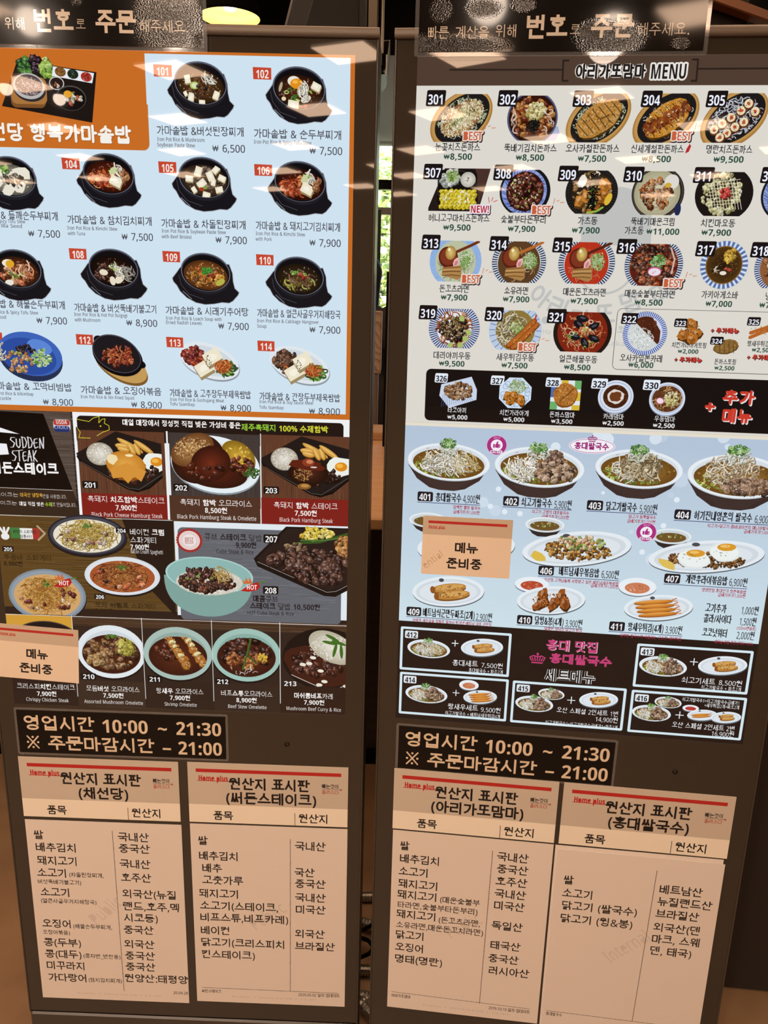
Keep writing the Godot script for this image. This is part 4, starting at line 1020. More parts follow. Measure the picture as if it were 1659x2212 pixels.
func draw_steaks() -> ImageTexture:
	var top := 470.4
	var s := Sheet.new(0, top, 529.2, 470.4, 3.6, Color("2a1e18"), 12)
	# the maker's block
	s.board(0, top, 124.8, 133, Color("54473f"), 260)
	s.poly(PackedVector2Array([Vector2(-51.8, 470.2), Vector2(85.0, 474.3), Vector2(131.5, 625.2), Vector2(131.2, 629.5), Vector2(-69.9, 628.7)]), Color("0b0908"))
	s.poly(PackedVector2Array([Vector2(-65.0, 585.9), Vector2(119.7, 587.2), Vector2(131.2, 629.5), Vector2(-69.9, 628.7)]), Color("33251b"))
	s.line(PackedVector2Array([Vector2(-51.1, 585.5), Vector2(119.7, 587.2)]), 0.7, Color("d9d5d2"))
	s.poly(PackedVector2Array([Vector2(-19.6, 486.1), Vector2(20.0, 496.4), Vector2(47.7, 505.1), Vector2(18.0, 503.2), Vector2(-21.2, 500.3)]), Color("eeeef2"))
	s.poly(PackedVector2Array([Vector2(-23.1, 518.1), Vector2(27.3, 520.0), Vector2(29.2, 535.7), Vector2(-25.4, 540.1)]), Color("eeeef2"))
	var scrawl := Color("f0eef0")
	for e in [0.0, 0.9]:
		for w in [["SUDDEN", Vector2(32.3, 517.1), 51.0, 17.0], ["STEAK", Vector2(33.2, 537.0), 38.0, 17.0]]:
			var x: float = w[1].x + e
			for ch in w[0]:
				var a: float = w[2] / w[0].length()
				var g := {"S": [[1, 0.1, 0.3, 0.1, 0.1, 0.3, 0.9, 0.6, 0.5, 0.95, 0, 0.95]], "U": [[0.1, 0.2, 0.1, 0.8, 0.5, 1, 0.8, 0.8, 0.85, 0.2]], "D": [[0.15, 0, 0.2, 1], [0, 0.05, 0.7, 0.1, 1, 0.5, 0.7, 0.9, 0.1, 1]], "E": [[0.9, 0.15, 0.3, 0.2, 0.1, 0.6, 0.3, 1, 0.95, 0.85], [0.1, 0.55, 0.8, 0.5]], "N": [[0.1, 1, 0.2, 0.1, 0.8, 1, 1, 0]], "T": [[0.5, 0.05, 0.45, 1], [-0.2, 0.1, 1.4, 0]], "A": [[0, 1, 0.5, 0, 0.9, 1], [0.1, 0.6, 0.9, 0.55]], "K": [[0.2, 0, 0.2, 1], [0.95, 0, 0.2, 0.55, 1, 1]]}
				for q in g[ch]:
					var p := PackedVector2Array()
					for i in range(0, q.size(), 2): p.append(Vector2(x + q[i] * a * 0.85, w[1].y - w[3] / 2 + q[i + 1] * w[3]))
					s.line(p, 0.75, scrawl)
				x += a
	s.put("써든스테이크", 0.3, 555.8, 100.6, 20, Color("f4f2f2"), 0.145)
	s.put("써든스테이크는", -24.6, 596.4, 62.7, 7, Color("d8d4d0"), 0.07)
	s.put("미국산 냉장육", 40.0, 596.2, 34.1, 7.4, Color("e0a83a"), 0.11)
	s.put("만을 사용합니다.", 73.9, 597.3, 36.1, 7, Color("d8d4d0"), 0.07)
	s.put("함박스테이크는", -26.0, 609.2, 60.8, 7, Color("d8d4d0"), 0.07)
	s.put("매일 직접 빚은", 37.4, 609.7, 37.7, 7.4, Color("f0ecea"), 0.12)
	s.put("수제", 76.4, 609.6, 11.1, 7.4, Color("a9cf3a"), 0.12)
	s.put("로 만들어집니다.", 87.5, 609.6, 36.2, 7, Color("d8d4d0"), 0.07)
	s.rrect(98.5, 481.9, 25, 17, 5, Color("d8cfd0"))
	s.rrect(99.1, 482.6, 23.4, 8, 3, Color("b23a30"))
	s.rrect(99.1, 491.4, 23, 8.6, 4, Color("22306b"))
	s.put("USDA", 102.3, 485.5, 16.5, 8, Color("f0e0dc"), 0.12)
	s.put("CHOICE", 100.0, 493.0, 20.5, 7.2, Color("d8dcf0"), 0.07)
	# the three plates on wood
	s.rect(127.4, top, 529.2 - 127.4, 629.6 - top, Color("eef0f2"))
	s.rrect(133.4, 475.6, 520.6 - 133.4, 26, 6, Color("1f1512"))
	s.rect(131.3, 492.4, 362, 20, Color("1f1512"))
	s.window(131.8, 496.4, 259.9 - 131.8, 110)
	s.board(131.8, 496.4, 140, 110, Color("5f3a28"), 160, true)
	s.whole()
	s.window(124.8, 493.7, 130, 110)
	steak_tray(s, 194.9, 541.0, true)
	s.whole()
	s.window(266.5, 496.1, 399.2 - 266.5, 110)
	s.board(266.5, 496.1, 399.2 - 266.5, 110, Color("3f3734"), 120, true)
	s.window(266.5, top, 399.2 - 266.5, 470)
	s.ell(333.2, 544.4, 66, 42, Color("8b97a0"), 0.16)
	s.ell(333.2, 541.7, 66, 42, Color("e3edf2"), 0.16)
	s.ell(333.2, 543.0, 55, 34, Color("cfdbe2"), 0.16)
	s.shade(330.9, 552.8, 50, 24, Color("2f120b"), Color("5b2012"), 0.12)
	s.shade(367.5, 528.9, 28, 20, Color("8a6a1c"), Color("d3a838"), 0.7)
	s.crumbs(367.5, 527.6, 20, 16, 60, 2.2, [Color("e2c25a"), Color("c59a30"), Color("b5862a")])
	s.heap(370.6, 542.6, 16, 12, 30, 5, [Color("5f2013"), Color("7d3420"), Color("43150c")])
	s.shade(308.3, 534.2, 40, 36, Color("2d130b"), Color("5b2414"), -0.5)
	s.shade(300.0, 520.7, 34, 22, Color("6d4423"), Color("b58850"), -0.5)
	s.crumbs(300.7, 519.3, 28, 17, 260, 1.6, [Color("c79d66"), Color("8d5f34"), Color("5f3a1d"), Color("dcbb8a")])
	s.shade(326.5, 540.5, 30, 26, Color("38140c"), Color("6d2a17"), -0.4)
	s.heap(319.3, 551.1, 26, 12, 16, 5, [Color("4f1c10"), Color("642614"), Color("38130b")])
	s.greens(387.5, 551.1, 13, 8, 30, 2.6, [Color("33551f"), Color("4f7a2d"), Color("22401a")])
	s.whole()
	s.window(400.9, 495.4, 529.2, 110)
	s.board(400.6, 495.4, 140, 110, Color("5f3a28"), 160, true)
	steak_tray(s, 465.7, 540.4, false)
	s.whole()
	s.rect(262.4, 494.6, 2.6, 130, Color("e6e8ea"))
	s.rect(399.6, 494.0, 1.3, 130, Color("e6e8ea"))
	s.rect(131.8, 590.4, 259.9 - 131.8, 41, Color("7d1f19"))
	s.rect(263.4, 589.9, 398.5 - 263.4, 41, Color("4d3124"))
	s.rect(400.2, 589.1, 534.2 - 400.2, 41, Color("7d1f19"))
	s.put("매일 매장에서 정성껏 직접 빚은 가성비 좋은", 199.5, 483.2, 172.4, 10.5, Color("f4f0ee"), 0.13)
	s.put("제주흑돼지", 372.4, 485.3, 51.0, 11.5, Color("8fc63a"), 0.13)
	s.put("100% 수제함박", 426.8, 485.4, 71.7, 11.5, Color("d6d83a"), 0.13)
	black_tag(s, "201", 134.9, 577.6, 23, 11.2)
	black_tag(s, "202", 269.8, 577.7, 23, 11.2)
	black_tag(s, "203", 403.5, 577.7, 23, 11.2)
	caption(s, "흑돼지 ^치즈함박^스테이크", 140.9, 598.9, 115.6, "7,900원", 181.8, 610.9, 33.3, "Black Pork Cheese Hamburg Steak", 144.9, 622.3, 107.2, 11.2)
	caption(s, "흑돼지 ^함박^ 오므라이스", 279.1, 599.6, 107.6, "8,500원", 315.4, 610.9, 34.6, "Black Pork Hamburg Steak & Omelette", 273.4, 621.6, 119.2, 11.2)
	caption(s, "흑돼지 ^함박^ 스테이크", 418.3, 599.6, 95.4, "7,500원", 449.2, 610.9, 34.4, "Black Pork Hamburg Steak", 426.4, 621.6, 80.0, 11.2)
	var pig := Color("d9d23a")
	s.line(PackedVector2Array([Vector2(133.0, 480.9), Vector2(151.1, 483.8), Vector2(156.8, 478.9), Vector2(166.4, 475.9), Vector2(165.1, 485.4), Vector2(170.2, 479.9), Vector2(175.0, 479.1), Vector2(173.2, 485.8), Vector2(179.7, 489.0), Vector2(180.0, 495.1), Vector2(170.3, 498.7), Vector2(161.2, 504.4)]), 0.9, pig)
	s.line(PackedVector2Array([Vector2(132.8, 493.1), Vector2(137.1, 499.7), Vector2(134.5, 507.9), Vector2(151.4, 508.1)]), 0.9, pig)
	s.ell(167.5, 490.0, 1.2, 1.2, pig)
	# spaghetti on brown wood
	var y2 := 627.5
	s.board(0, y2, 268.8, 147, Color("5d431f"), 420)
	s.poly(PackedVector2Array([Vector2(189.9, 626.9), Vector2(267.7, 628.0), Vector2(265.6, 781.8), Vector2(228.2, 739.2), Vector2(206.5, 679.2)]), Color("221813"))
	s.line(PackedVector2Array([Vector2(-55.9, 628.3), Vector2(266.3, 628.7)]), 0.9, Color("dcdad8"))
	spaghetti(s, 136.4, 656.0, 60, 32, Color("23232d"), Color("e6dfcd"), [Color("c9a850"), Color("dcc27a"), Color("a8852f")], [Color("8d5a4a"), Color("c9a59a"), Color("e8e0d0"), Color("ede6da")])
	spaghetti(s, 67.9, 754.5, 60, 43, Color("7d8a96"), Color("d0a36a"), [Color("c98e3a"), Color("dca85a"), Color("a86a24")], [Color("a35a3a"), Color("d99a6a"), Color("e8cfae"), Color("6d2a20")])
	spaghetti(s, 185.9, 719.0, 58, 31, Color("d5dbe2"), Color("a5532c"), [Color("a8622f"), Color("c4803f"), Color("7d3f1d")], [Color("c4623a"), Color("a8452a"), Color("e08e60"), Color("4a2a1d")])
	s.rect(19.8, 647.2, 34.6 - 19.8, 17, Color("3f7a3a"))
	s.rect(34.6, 647.7, 53.7 - 34.6, 17, Color("e8e8e4"))
	s.rect(53.7, 647.8, 11, 17, Color("a3322a"))
	s.line(PackedVector2Array([Vector2(61.6, 643.9), Vector2(72.6, 655.2), Vector2(61.9, 665.7)]), 3, Color("b09a78"))
	for q in [[2, 1140, -0.3], [9, 1137, 0.0], [17, 1140, 0.25]]: s.line(PackedVector2Array([Vector2(11.7, 660.0), Vector2(11.7, 660.0) + Vector2((q[0] - 10) * 0.9, -12)]), 3.4, Color("e9e9ea"))
	s.ell(11.6, 661.5, 6.4, 5.4, Color("e9e9ea"))
	s.put("써든의 스파게티", 24.3, 653.3, 35.2, 6, Color("262626"), 0.09)
	s.put("삼총사!!", 33.5, 660.5, 19.0, 6, Color("262626"), 0.09)
	black_tag(s, "204", 180.4, 646.6, 16.5, 8.6)
	black_tag(s, "205", 5.4, 681.4, 17, 8.6)
	black_tag(s, "206", 141.0, 753.5, 16.5, 8.6)
	caption(s, "베이컨 ^크림^", 201.2, 648.0, 53.1, "7,900원", 200.6, 671.6, 29.5, "Bacon Cream Spaghetti", 200.9, 678.6, 49.3, 11)
	s.put("스파게티", 201.2, 660.5, 40.7, 11, Color("f3efec"), 0.075)
	caption(s, "투움바 스파게티", 6.2, 694.1, 73.9, "8,900원", 5.3, 704.5, 29.9, "", 0, 0, 0, 10.5, Color("2d2110"))
	caption(s, "로제 ^쉬림프^ 스파게티", 140.7, 767.0, 95.5, "8,500원", 140.2, 776.5, 30.2, "", 0, 0, 0, 10, Color("2d2110"))
	hot(s, 78.5, 730.1, 29)
	# steak over rice on grey
	s.rect(268.5, 629.5, 529.2, 150, Color("dfe8ee"))
	s.rrect(273.5, 638.6, 529.2 - 9.0 - 273.5, 786.5 - 638.1, 8, Color("62656c"))
	s.window(270.5, 639.5, 512 - 270.5, 783.4 - 641.0)
	for i in 240:
		var q := s.spot(399.0, 709.6, 130, 70)
		s.line(PackedVector2Array([q, q + Vector2(14, s.rng.randf_range(-0.8, 0.8)), q + Vector2(30, 0)]), 0.4, Color("62656c").darkened(s.rng.randf() * 0.3) if i % 2 else Color("7d8088"))
	s.whole()
	s.poly(PackedVector2Array([Vector2(387.4, 684.2), Vector2(436.7, 632.6), Vector2(531.4, 632.4), Vector2(532.9, 728.8), Vector2(511.2, 741.5), Vector2(494.2, 740.6), Vector2(392.9, 696.5)]), Color("14100f"))
	s.poly(PackedVector2Array([Vector2(393.1, 683.3), Vector2(439.5, 635.4), Vector2(531.5, 634.5), Vector2(532.8, 721.4), Vector2(501.2, 732.9), Vector2(395.8, 689.0)]), Color("241a18"))
	s.line(PackedVector2Array([Vector2(393.0, 689.1), Vector2(498.4, 734.5), Vector2(512.5, 732.5), Vector2(529.3, 723.0)]), 0.7, Color("b5aea8"))
	s.heap(481.0, 642.6, 26, 10, 70, 3.4, [Color("e2c840"), Color("d0aa2a"), Color("f0de7a")])
	s.line(PackedVector2Array([Vector2(451.9, 658.0), Vector2(486.6, 655.4), Vector2(528.1, 641.1)]), 3.4, Color("33551f"))
	s.line(PackedVector2Array([Vector2(458.9, 653.4), Vector2(493.6, 652.3), Vector2(531.6, 645.3)]), 2.6, Color("4a7030"))
	s.heap(522.9, 662.9, 12, 16, 24, 5, [Color("a8682f"), Color("c08544"), Color("7d4a20")])
	s.heap(468.6, 686.6, 58, 22, 120, 6, [Color("3a2019"), Color("54342a"), Color("24120d"), Color("6b4a3d")])
	s.heap(486.9, 706.6, 38, 14, 60, 6, [Color("3a2019"), Color("54342a"), Color("24120d"), Color("6b4a3d")])
	s.heap(446.3, 664.0, 20, 6, 8, 4, [Color("9a7d5a"), Color("7d5f40")])
	# the blue green bowl
	var deep := PackedVector2Array()
	for i in 25: deep.append(Vector2(317.8, 714.5) + Vector2(cos(PI * i / 24.0) * 68.0, pow(sin(PI * i / 24.0), 0.8) * 66.0))
	s.poly(deep, Color("7da39b"))
	s.ell(319.2, 713.0, 67, 29, Color("a9cdc9"), 0.06)
	s.ell(319.2, 713.0, 64, 27, Color("8bb5b1"), 0.06)
	s.ell(318.9, 724.2, 51, 21, Color("cfcabc"))
	s.crumbs(318.9, 725.7, 50, 20, 500, 1.4, [Color("e9e6dc"), Color("d2cdbf")])
	s.heap(316.1, 724.3, 42, 15, 150, 4.4, [Color("3a1f17"), Color("54301f"), Color("24100b"), Color("7a3f2a")])
	s.heap(305.1, 712.7, 26, 10, 50, 4.4, [Color("3f1f18"), Color("5f3324"), Color("7d4a4a"), Color("2a1410")])
	s.strands(339.1, 711.6, 13, 11, 50, 14, 1, [Color("c9a55a"), Color("a8823a"), Color("dcc088")], 1.0)
	s.greens(303.6, 716.5, 20, 8, 6, 2, GREENS)
	hot(s, 366.3, 727.0, 30)
	s.ell(290.8, 658.9, 18.6, 17.6, Color("a32a26"))
	for i in 28:
		var q := Vector2(290.8, 658.9) + Vector2.from_angle(TAU * i / 28.0) * Vector2(18.4, 17.4)
		s.ell(q.x, q.y, 1.7, 1.7, Color("a32a26"))
	s.ell(290.8, 658.9, 16, 15, Color("e8dedc"))
	for r in [14.0, 11.5]: s.ring(290.8, 658.9, r, r * 0.94, 0.5, Color("c4807a"))
	s.put("BEST", 283.9, 657.0, 13, 8, Color("a33a34"), 0.08)
	s.put("SELLER", 283.7, 662.1, 13, 5, Color("a33a34"), 0.08)
	black_tag(s, "207", 402.5, 652.4, 23.5, 13.5)
	black_tag(s, "208", 400.8, 734.1, 23.5, 13.0)
	caption(s, "큐브 ^스테이크^ 덮밥", 313.4, 651.7, 87.1, "9,900원", 360.5, 663.4, 32.1, "Cube Steak & Rice", 330.9, 674.1, 56.7, 12, Color("201c1e"))
	s.put("^매콤^큐브", 385.0, 748.2, 39.1, 12, Color("201c1e"), 0.08)
	s.put("^스테이크^ 덮밥", 380.5, 760.0, 62.6, 12, Color("201c1e"), 0.08)
	s.put("10,500원", 446.7, 759.6, 42.6, 11.5, Color("201c1e"), 0.12)
	s.put("HOT Cube Steak & Rice", 375.3, 771.4, 72.8, 8, Color("201c1e"), 0.07)
	# the bottom row
	var y3 := 786.2
	s.rect(0, y3, 529.2, 140, Color("2f221b"))
	s.board(0, y3, 529.2, 16, Color("4a3322"), 120)
	s.line(PackedVector2Array([Vector2(-1.2, 787.4), Vector2(261.7, 788.1), Vector2(531.6, 788.5)]), 0.9, Color("e2e2e0"))
	s.rect(0, 787.9, 103.0, 70, Color("cf9a38"))
	s.ell(60.1, 831.6, 55, 35, Color("191413"))
	s.ring(60.1, 831.6, 54, 34, 0.6, Color("6d655f"))
	s.rect(0, 879.6, 99.1, 60, Color("2b1d17"))
	var cells := [103.0, 211.6, 320.2, 426.1, 529.2]
	for i in 4:
		s.window(cells[i] + 0.5, y3, cells[i + 1] - cells[i] - 1, 200)
		var x: float = [161.1, 265.9, 373.4, 487.7][i]
		var y: float = [845.2, 844.5, 843.0, 843.5][i]
		if i < 3:
			s.ell(x, y + 2, 55, 46, Color("15100e"))
			s.ell(x, y, 54, 45, [Color("dfe6ea"), Color("a5bdb5"), Color("9dc0b6")][i])
			s.ell(x, y + 1, 46, 37, [Color("cdd6dc"), Color("90aaa2"), Color("88ada3")][i])
			s.shade(x, y + 4, 46, 33, Color("3a170e"), Color("5b2a18"))
			s.inside(x, y + 4, 46, 34)
		if i == 0:
			s.heap(x, y + 2, 42, 26, 100, 5.4, [Color("6b4526"), Color("8d6238"), Color("4a2a18"), Color("a57a4c")])
			s.heap(x - 26, y + 16, 12, 8, 8, 6, [Color("a8824f"), Color("c09a62")])
			s.heap(x + 22, y - 10, 14, 14, 34, 5, [Color("b5a83c"), Color("c9bd58"), Color("94862c")])
			s.greens(x + 2, y - 26, 8, 4, 16, 2, [Color("3f5f24"), Color("5f8a34")])
		elif i == 1:
			s.heap(x - 18, y - 4, 18, 14, 24, 6, [Color("4f2012"), Color("6d331f"), Color("34140c")])
			for e in [0.0, 26.0]:
				for j in 8:
					var q := Vector2(x - 18 + e + j * 4.4, y - 34 + j * 7.4 - e * 0.12)
					s.chunk(q.x, q.y, 6.4 + j * 0.3, Color("a86a2c"), 0.9)
					s.crumbs(q.x, q.y, 6, 5, 26, 1.2, [Color("c98d45"), Color("8d5220"), Color("dcae6a")])
					if j in [2, 3, 5]: s.chunk(q.x + 1, q.y, 5.6, Color("e0d39a"), 0.7)
				s.line(PackedVector2Array([Vector2(x - 20 + e, y - 38), Vector2(x - 26 + e, y - 47)]), 2.6, Color("b5502c"))
		elif i == 2:
			s.heap(x, y - 4, 40, 22, 60, 6.5, [Color("34140d"), Color("54281a"), Color("220c08")])
			s.heap(x - 2, y + 10, 30, 13, 80, 3.6, [Color("a8602a"), Color("7d3c1a"), Color("c98344")])
			s.heap(x + 26, y + 4, 8, 7, 14, 3.4, [Color("e0b43a"), Color("c99a28")])
			s.line(PackedVector2Array([Vector2(x + 10, y - 38), Vector2(x + 2, y - 6), Vector2(x - 6, y + 24)]), 3.2, Color("3f5f24"))
			s.line(PackedVector2Array([Vector2(x + 3, y + 2), Vector2(x + 16, y + 14)]), 2.4, Color("35541f"))
			s.strands(x, y + 26, 30, 8, 10, 9, 0.9, [Color("e8dcd4")])
		else:
			s.ell(x + 8, y + 2, 66, 52, Color("17110f"))
			s.poly(s.lump(x + 2, y + 14, 60, 34, 0.25, 0.05, 16), Color("3f1d12"))
			s.heap(x - 2, y + 10, 46, 20, 90, 5, [Color("3a1a12"), Color("54281c"), Color("26100b"), Color("6b3a2a")])
			s.shade(x + 20, y - 18, 40, 24, Color("b5ae98"), Color("e6e2d4"), 0.5)
			s.crumbs(x + 20, y - 18, 36, 20, 320, 1.3, [Color("f2efe6"), Color("cfc9b6"), Color("e0dbcb")])
			for q in [[20, -34, 0.5], [30, -26, 0.3], [24, -14, 1.8], [34, -12, 1.5], [16, -26, 0.2]]: s.ell(x + q[0], y + q[1], 12, 2.6, Color("3f6a22"), q[2])
			for q in [[-10, 0], [-26, 12], [2, 22], [8, 40], [0, 46], [42, 47], [-16, 10]]: s.ell(x + q[0], y + q[1], 5, 2.8, Color("e9e2d2"), 0.1)
			s.line(PackedVector2Array([Vector2(x - 44, y + 30), Vector2(x, y + 50), Vector2(x + 24, y + 54), Vector2(x + 40, y + 46)]), 1, Color("d8d2ca"))
		s.whole()
		s.rect(cells[i] + 0.6, 892.9 if i else 895.2, cells[i + 1] - cells[i] - 1.2, 60, [Color("392a20"), Color("2c1f18"), Color("33251d"), Color("2e1d15")][i])
		s.rect(cells[i] - 0.5, y3, 1.0, 138, Color("e2e2e0"))
	black_tag(s, "210", 110.6, 888.2, 24, 11)
	black_tag(s, "211", 216.4, 889.1, 23, 11)
	black_tag(s, "212", 323.5, 889.1, 23, 11)
	s.put("213", 431.7, 888.7, 20.4, 11, Color("f2f2f2"), 0.12)
	caption(s, "크리스피^치킨^스테이크", 6.2, 908.8, 93.5, "7,900원", 37.1, 920.9, 32.7, "Chrispy Chicken Steak", 19.0, 931.4, 68.6, 11)
	caption(s, "모듬^버섯^ 오므라이스", 117.2, 908.8, 85.8, "7,500원", 143.1, 920.1, 34.1, "Assorted Mushroom Omelette", 112.6, 931.5, 94.4, 11)
	caption(s, "왕^새우^ 오므라이스", 228.6, 908.8, 75.9, "7,900원", 249.6, 920.1, 34.0, "Shrimp Omelette", 240.9, 931.5, 51.9, 11)
	caption(s, "비프^스튜^오므라이스", 331.7, 908.9, 82.3, "8,900원", 355.7, 920.2, 33.9, "Beef Stew Omelette", 342.2, 931.5, 62.0, 11)
	caption(s, "^머쉬룸비프^카레", 447.7, 908.9, 62.3, "7,900원", 463.1, 920.1, 33.8, "Mushroom Beef Curry & Rice", 435.1, 931.5, 87.6, 11)
	return s.finish()
# ---- the noodle and cutlet menu
func best(s: Sheet, x: float, y: float):
	for q in [[0, 0.5], [4, -1.5], [8.5, -0.5]]: s.line(PackedVector2Array([Vector2(x + 16 + q[0], y - 8 + q[1] * 1.6), Vector2(x + 17.4 + q[0] * 1.45, y - 14 + q[0] * 0.55)]), 0.8, Color("c97a55"))
	for e in [[0.9, 4.4, Color("2a1c1c")], [0.0, 3.4, Color("ecdcd4")], [0.0, 0.5, Color("c4603e")]]:
		s.put("BEST", x - 12 + e[0], y + e[0], 25, 14, e[2], 0.055, e[1])

func number(s: Sheet, t: String, x: float, y: float, w := 24.5, h := 19.0, bg := Color("1b1414"), ink := Color("eef2ff")):
	var p := PackedVector2Array()
	for v in s.round_points(x, y, w, h, 2.0): p.append(v + Vector2((y + h / 2 - v.y) * 0.08, 0))
	s.poly(p, bg)
	s.put(t, x + w * 0.07, y + h * 0.55, w * 0.86, h * 0.86, ink, 0.15)

func item(s: Sheet, name: String, nx: float, ny: float, nw: float, price: String, px: float, py: float, pw: float, size := 11.2, ink := Color("25262b"), money := Color("2c4a3c")):
	s.put(name, nx, ny, nw, size, ink, 0.09)
	s.put(price, px, py, pw, size * 0.94, money, 0.105)

func striped_rim(s: Sheet, x: float, y: float, rx: float, ry: float, dark: Color, light: Color, n: int, inner := 0.74):
	s.ell(x, y, rx, ry, light)
	for i in n:
		var a := TAU * i / n
		var w := TAU / n * 0.27
		s.poly(PackedVector2Array([Vector2(x + cos(a - w) * rx, y + sin(a - w) * ry), Vector2(x + cos(a + w) * rx, y + sin(a + w) * ry), Vector2(x + cos(a + w) * rx * inner, y + sin(a + w) * ry * inner), Vector2(x + cos(a - w) * rx * inner, y + sin(a - w) * ry * inner)]), dark)
	s.ring(x, y, rx, ry, 0.6, light.darkened(0.3))

func cutlet_plate(s: Sheet, x: float, y: float, kind: int):
	s.window(x - 45, y - 28.5, 90, 57)
	var a := -0.62
	s.ell(x - 1, y + 1, 44, 30, Color("a87a3e"), a)
	s.ell(x - 1, y, 42, 28, Color("bd9150"), a)
	s.ell(x, y, 39, 24.5, Color("1e1a1a"), a)
	s.inside(x, y, 37, 22.5, a)
	var straw: Array = [Color("c9cfa5"), Color("e2e4c8"), Color("a9b384")]
	if kind == 3: straw = [Color("d5d8e4"), Color("f0f2f6"), Color("b5b9c8")]
	if kind != 2: s.strands(x, y, 36, 24, 260, 8, 0.8, straw)
	else: s.strands(x, y, 34, 22, 40, 9, 0.8, [Color("6d4a3a"), Color("d8d0c8")])
	match kind:
		0:
			s.shade(x, y, 30, 17, Color("8a5a3a"), Color("d8cfa0"), a)
			for i in 520:
				var q := Vector2(x, y) + (Vector2.from_angle(s.rng.randf() * TAU) * sqrt(s.rng.randf()) * Vector2(31, 17)).rotated(a)
				s.poly(s.lump(q.x, q.y, 1.8, 0.6, s.rng.randf() * 3, 0.2, 5), s.any([Color("e8e4c4"), Color("d4cf9c"), Color("f0eedd"), Color("c2b878")]))
			for i in 60:
				var q := Vector2(x, y) + Vector2(s.rng.randf_range(-20, 20), s.rng.randf_range(-2.5, 2.5)).rotated(a)
				s.ell(q.x, q.y, 0.8, 0.6, Color("4d5a2c"))
		1, 2:
			var base: Color = [Color("b98238"), Color("c4842c")][kind - 1]
			s.poly(s.lump(x + 0.6, y + 2, 31, 18, a, 0.05, 18), base.darkened(0.6))
			s.poly(s.lump(x, y, 31, 17.5, a, 0.05, 18), base)
			for i in 420:
				var q := Vector2(x, y) + (Vector2.from_angle(s.rng.randf() * TAU) * sqrt(s.rng.randf()) * Vector2(30, 16.5)).rotated(a)
				s.poly(s.lump(q.x, q.y, 1.3, 0.8, s.rng.randf() * 3, 0.3, 5), s.any([base.lightened(0.15), base.darkened(0.25), base.lightened(0.3), base.darkened(0.12)]))
			for i in 7:
				var c := Vector2(x, y) + Vector2(-24 + i * 8.0, 0).rotated(a)
				var d := Vector2(1.5, 14.0 - absf(i - 3) * 1.6).rotated(a)
				s.line(PackedVector2Array([c - d, c + Vector2(0.6, 0.5), c + d]), 0.9, base.darkened(0.65))
			if kind == 1: s.line(PackedVector2Array([Vector2(x - 4, y - 3), Vector2(x + 2, y + 1), Vector2(x + 12, y - 4)]), 2.0, Color("6d4a1c"))
			else:
				for i in 150:
					var q := Vector2(x, y) + Vector2(s.rng.randf_range(-29, 29), s.rng.randf_range(-7, 7)).rotated(a + 0.1)
					s.poly(s.lump(q.x, q.y, 2.6, 1.8, s.rng.randf() * 3, 0.3, 6), s.any([Color("7d3a18"), Color("9a4a1c"), Color("5f2a12")]))
				s.crumbs(x, y - 4, 22, 10, 26, 1.0, [Color("e8dcb8"), Color("c9c890")])
		3:
			for q in [[-24, 13], [-15, 6], [-5, -1], [6, -9], [14, -17], [-8, 17], [1, 10], [11, 4], [23, -8], [-16, 22]]:
				s.ell(x + q[0] + 0.5, y + q[1] + 1, 6.4, 6.2, Color("5f3118"))
				s.ell(x + q[0], y + q[1], 5.2, 5.2, Color("e8d9b4"))
				s.poly(s.lump(x + q[0], y + q[1], 2.6, 2.2, q[0], 0.3), Color("c0503a"))
				s.crumbs(x + q[0], y + q[1], 4, 4, 5, 0.8, [Color("7d8a4a"), Color("3a2a20")])
	s.whole()

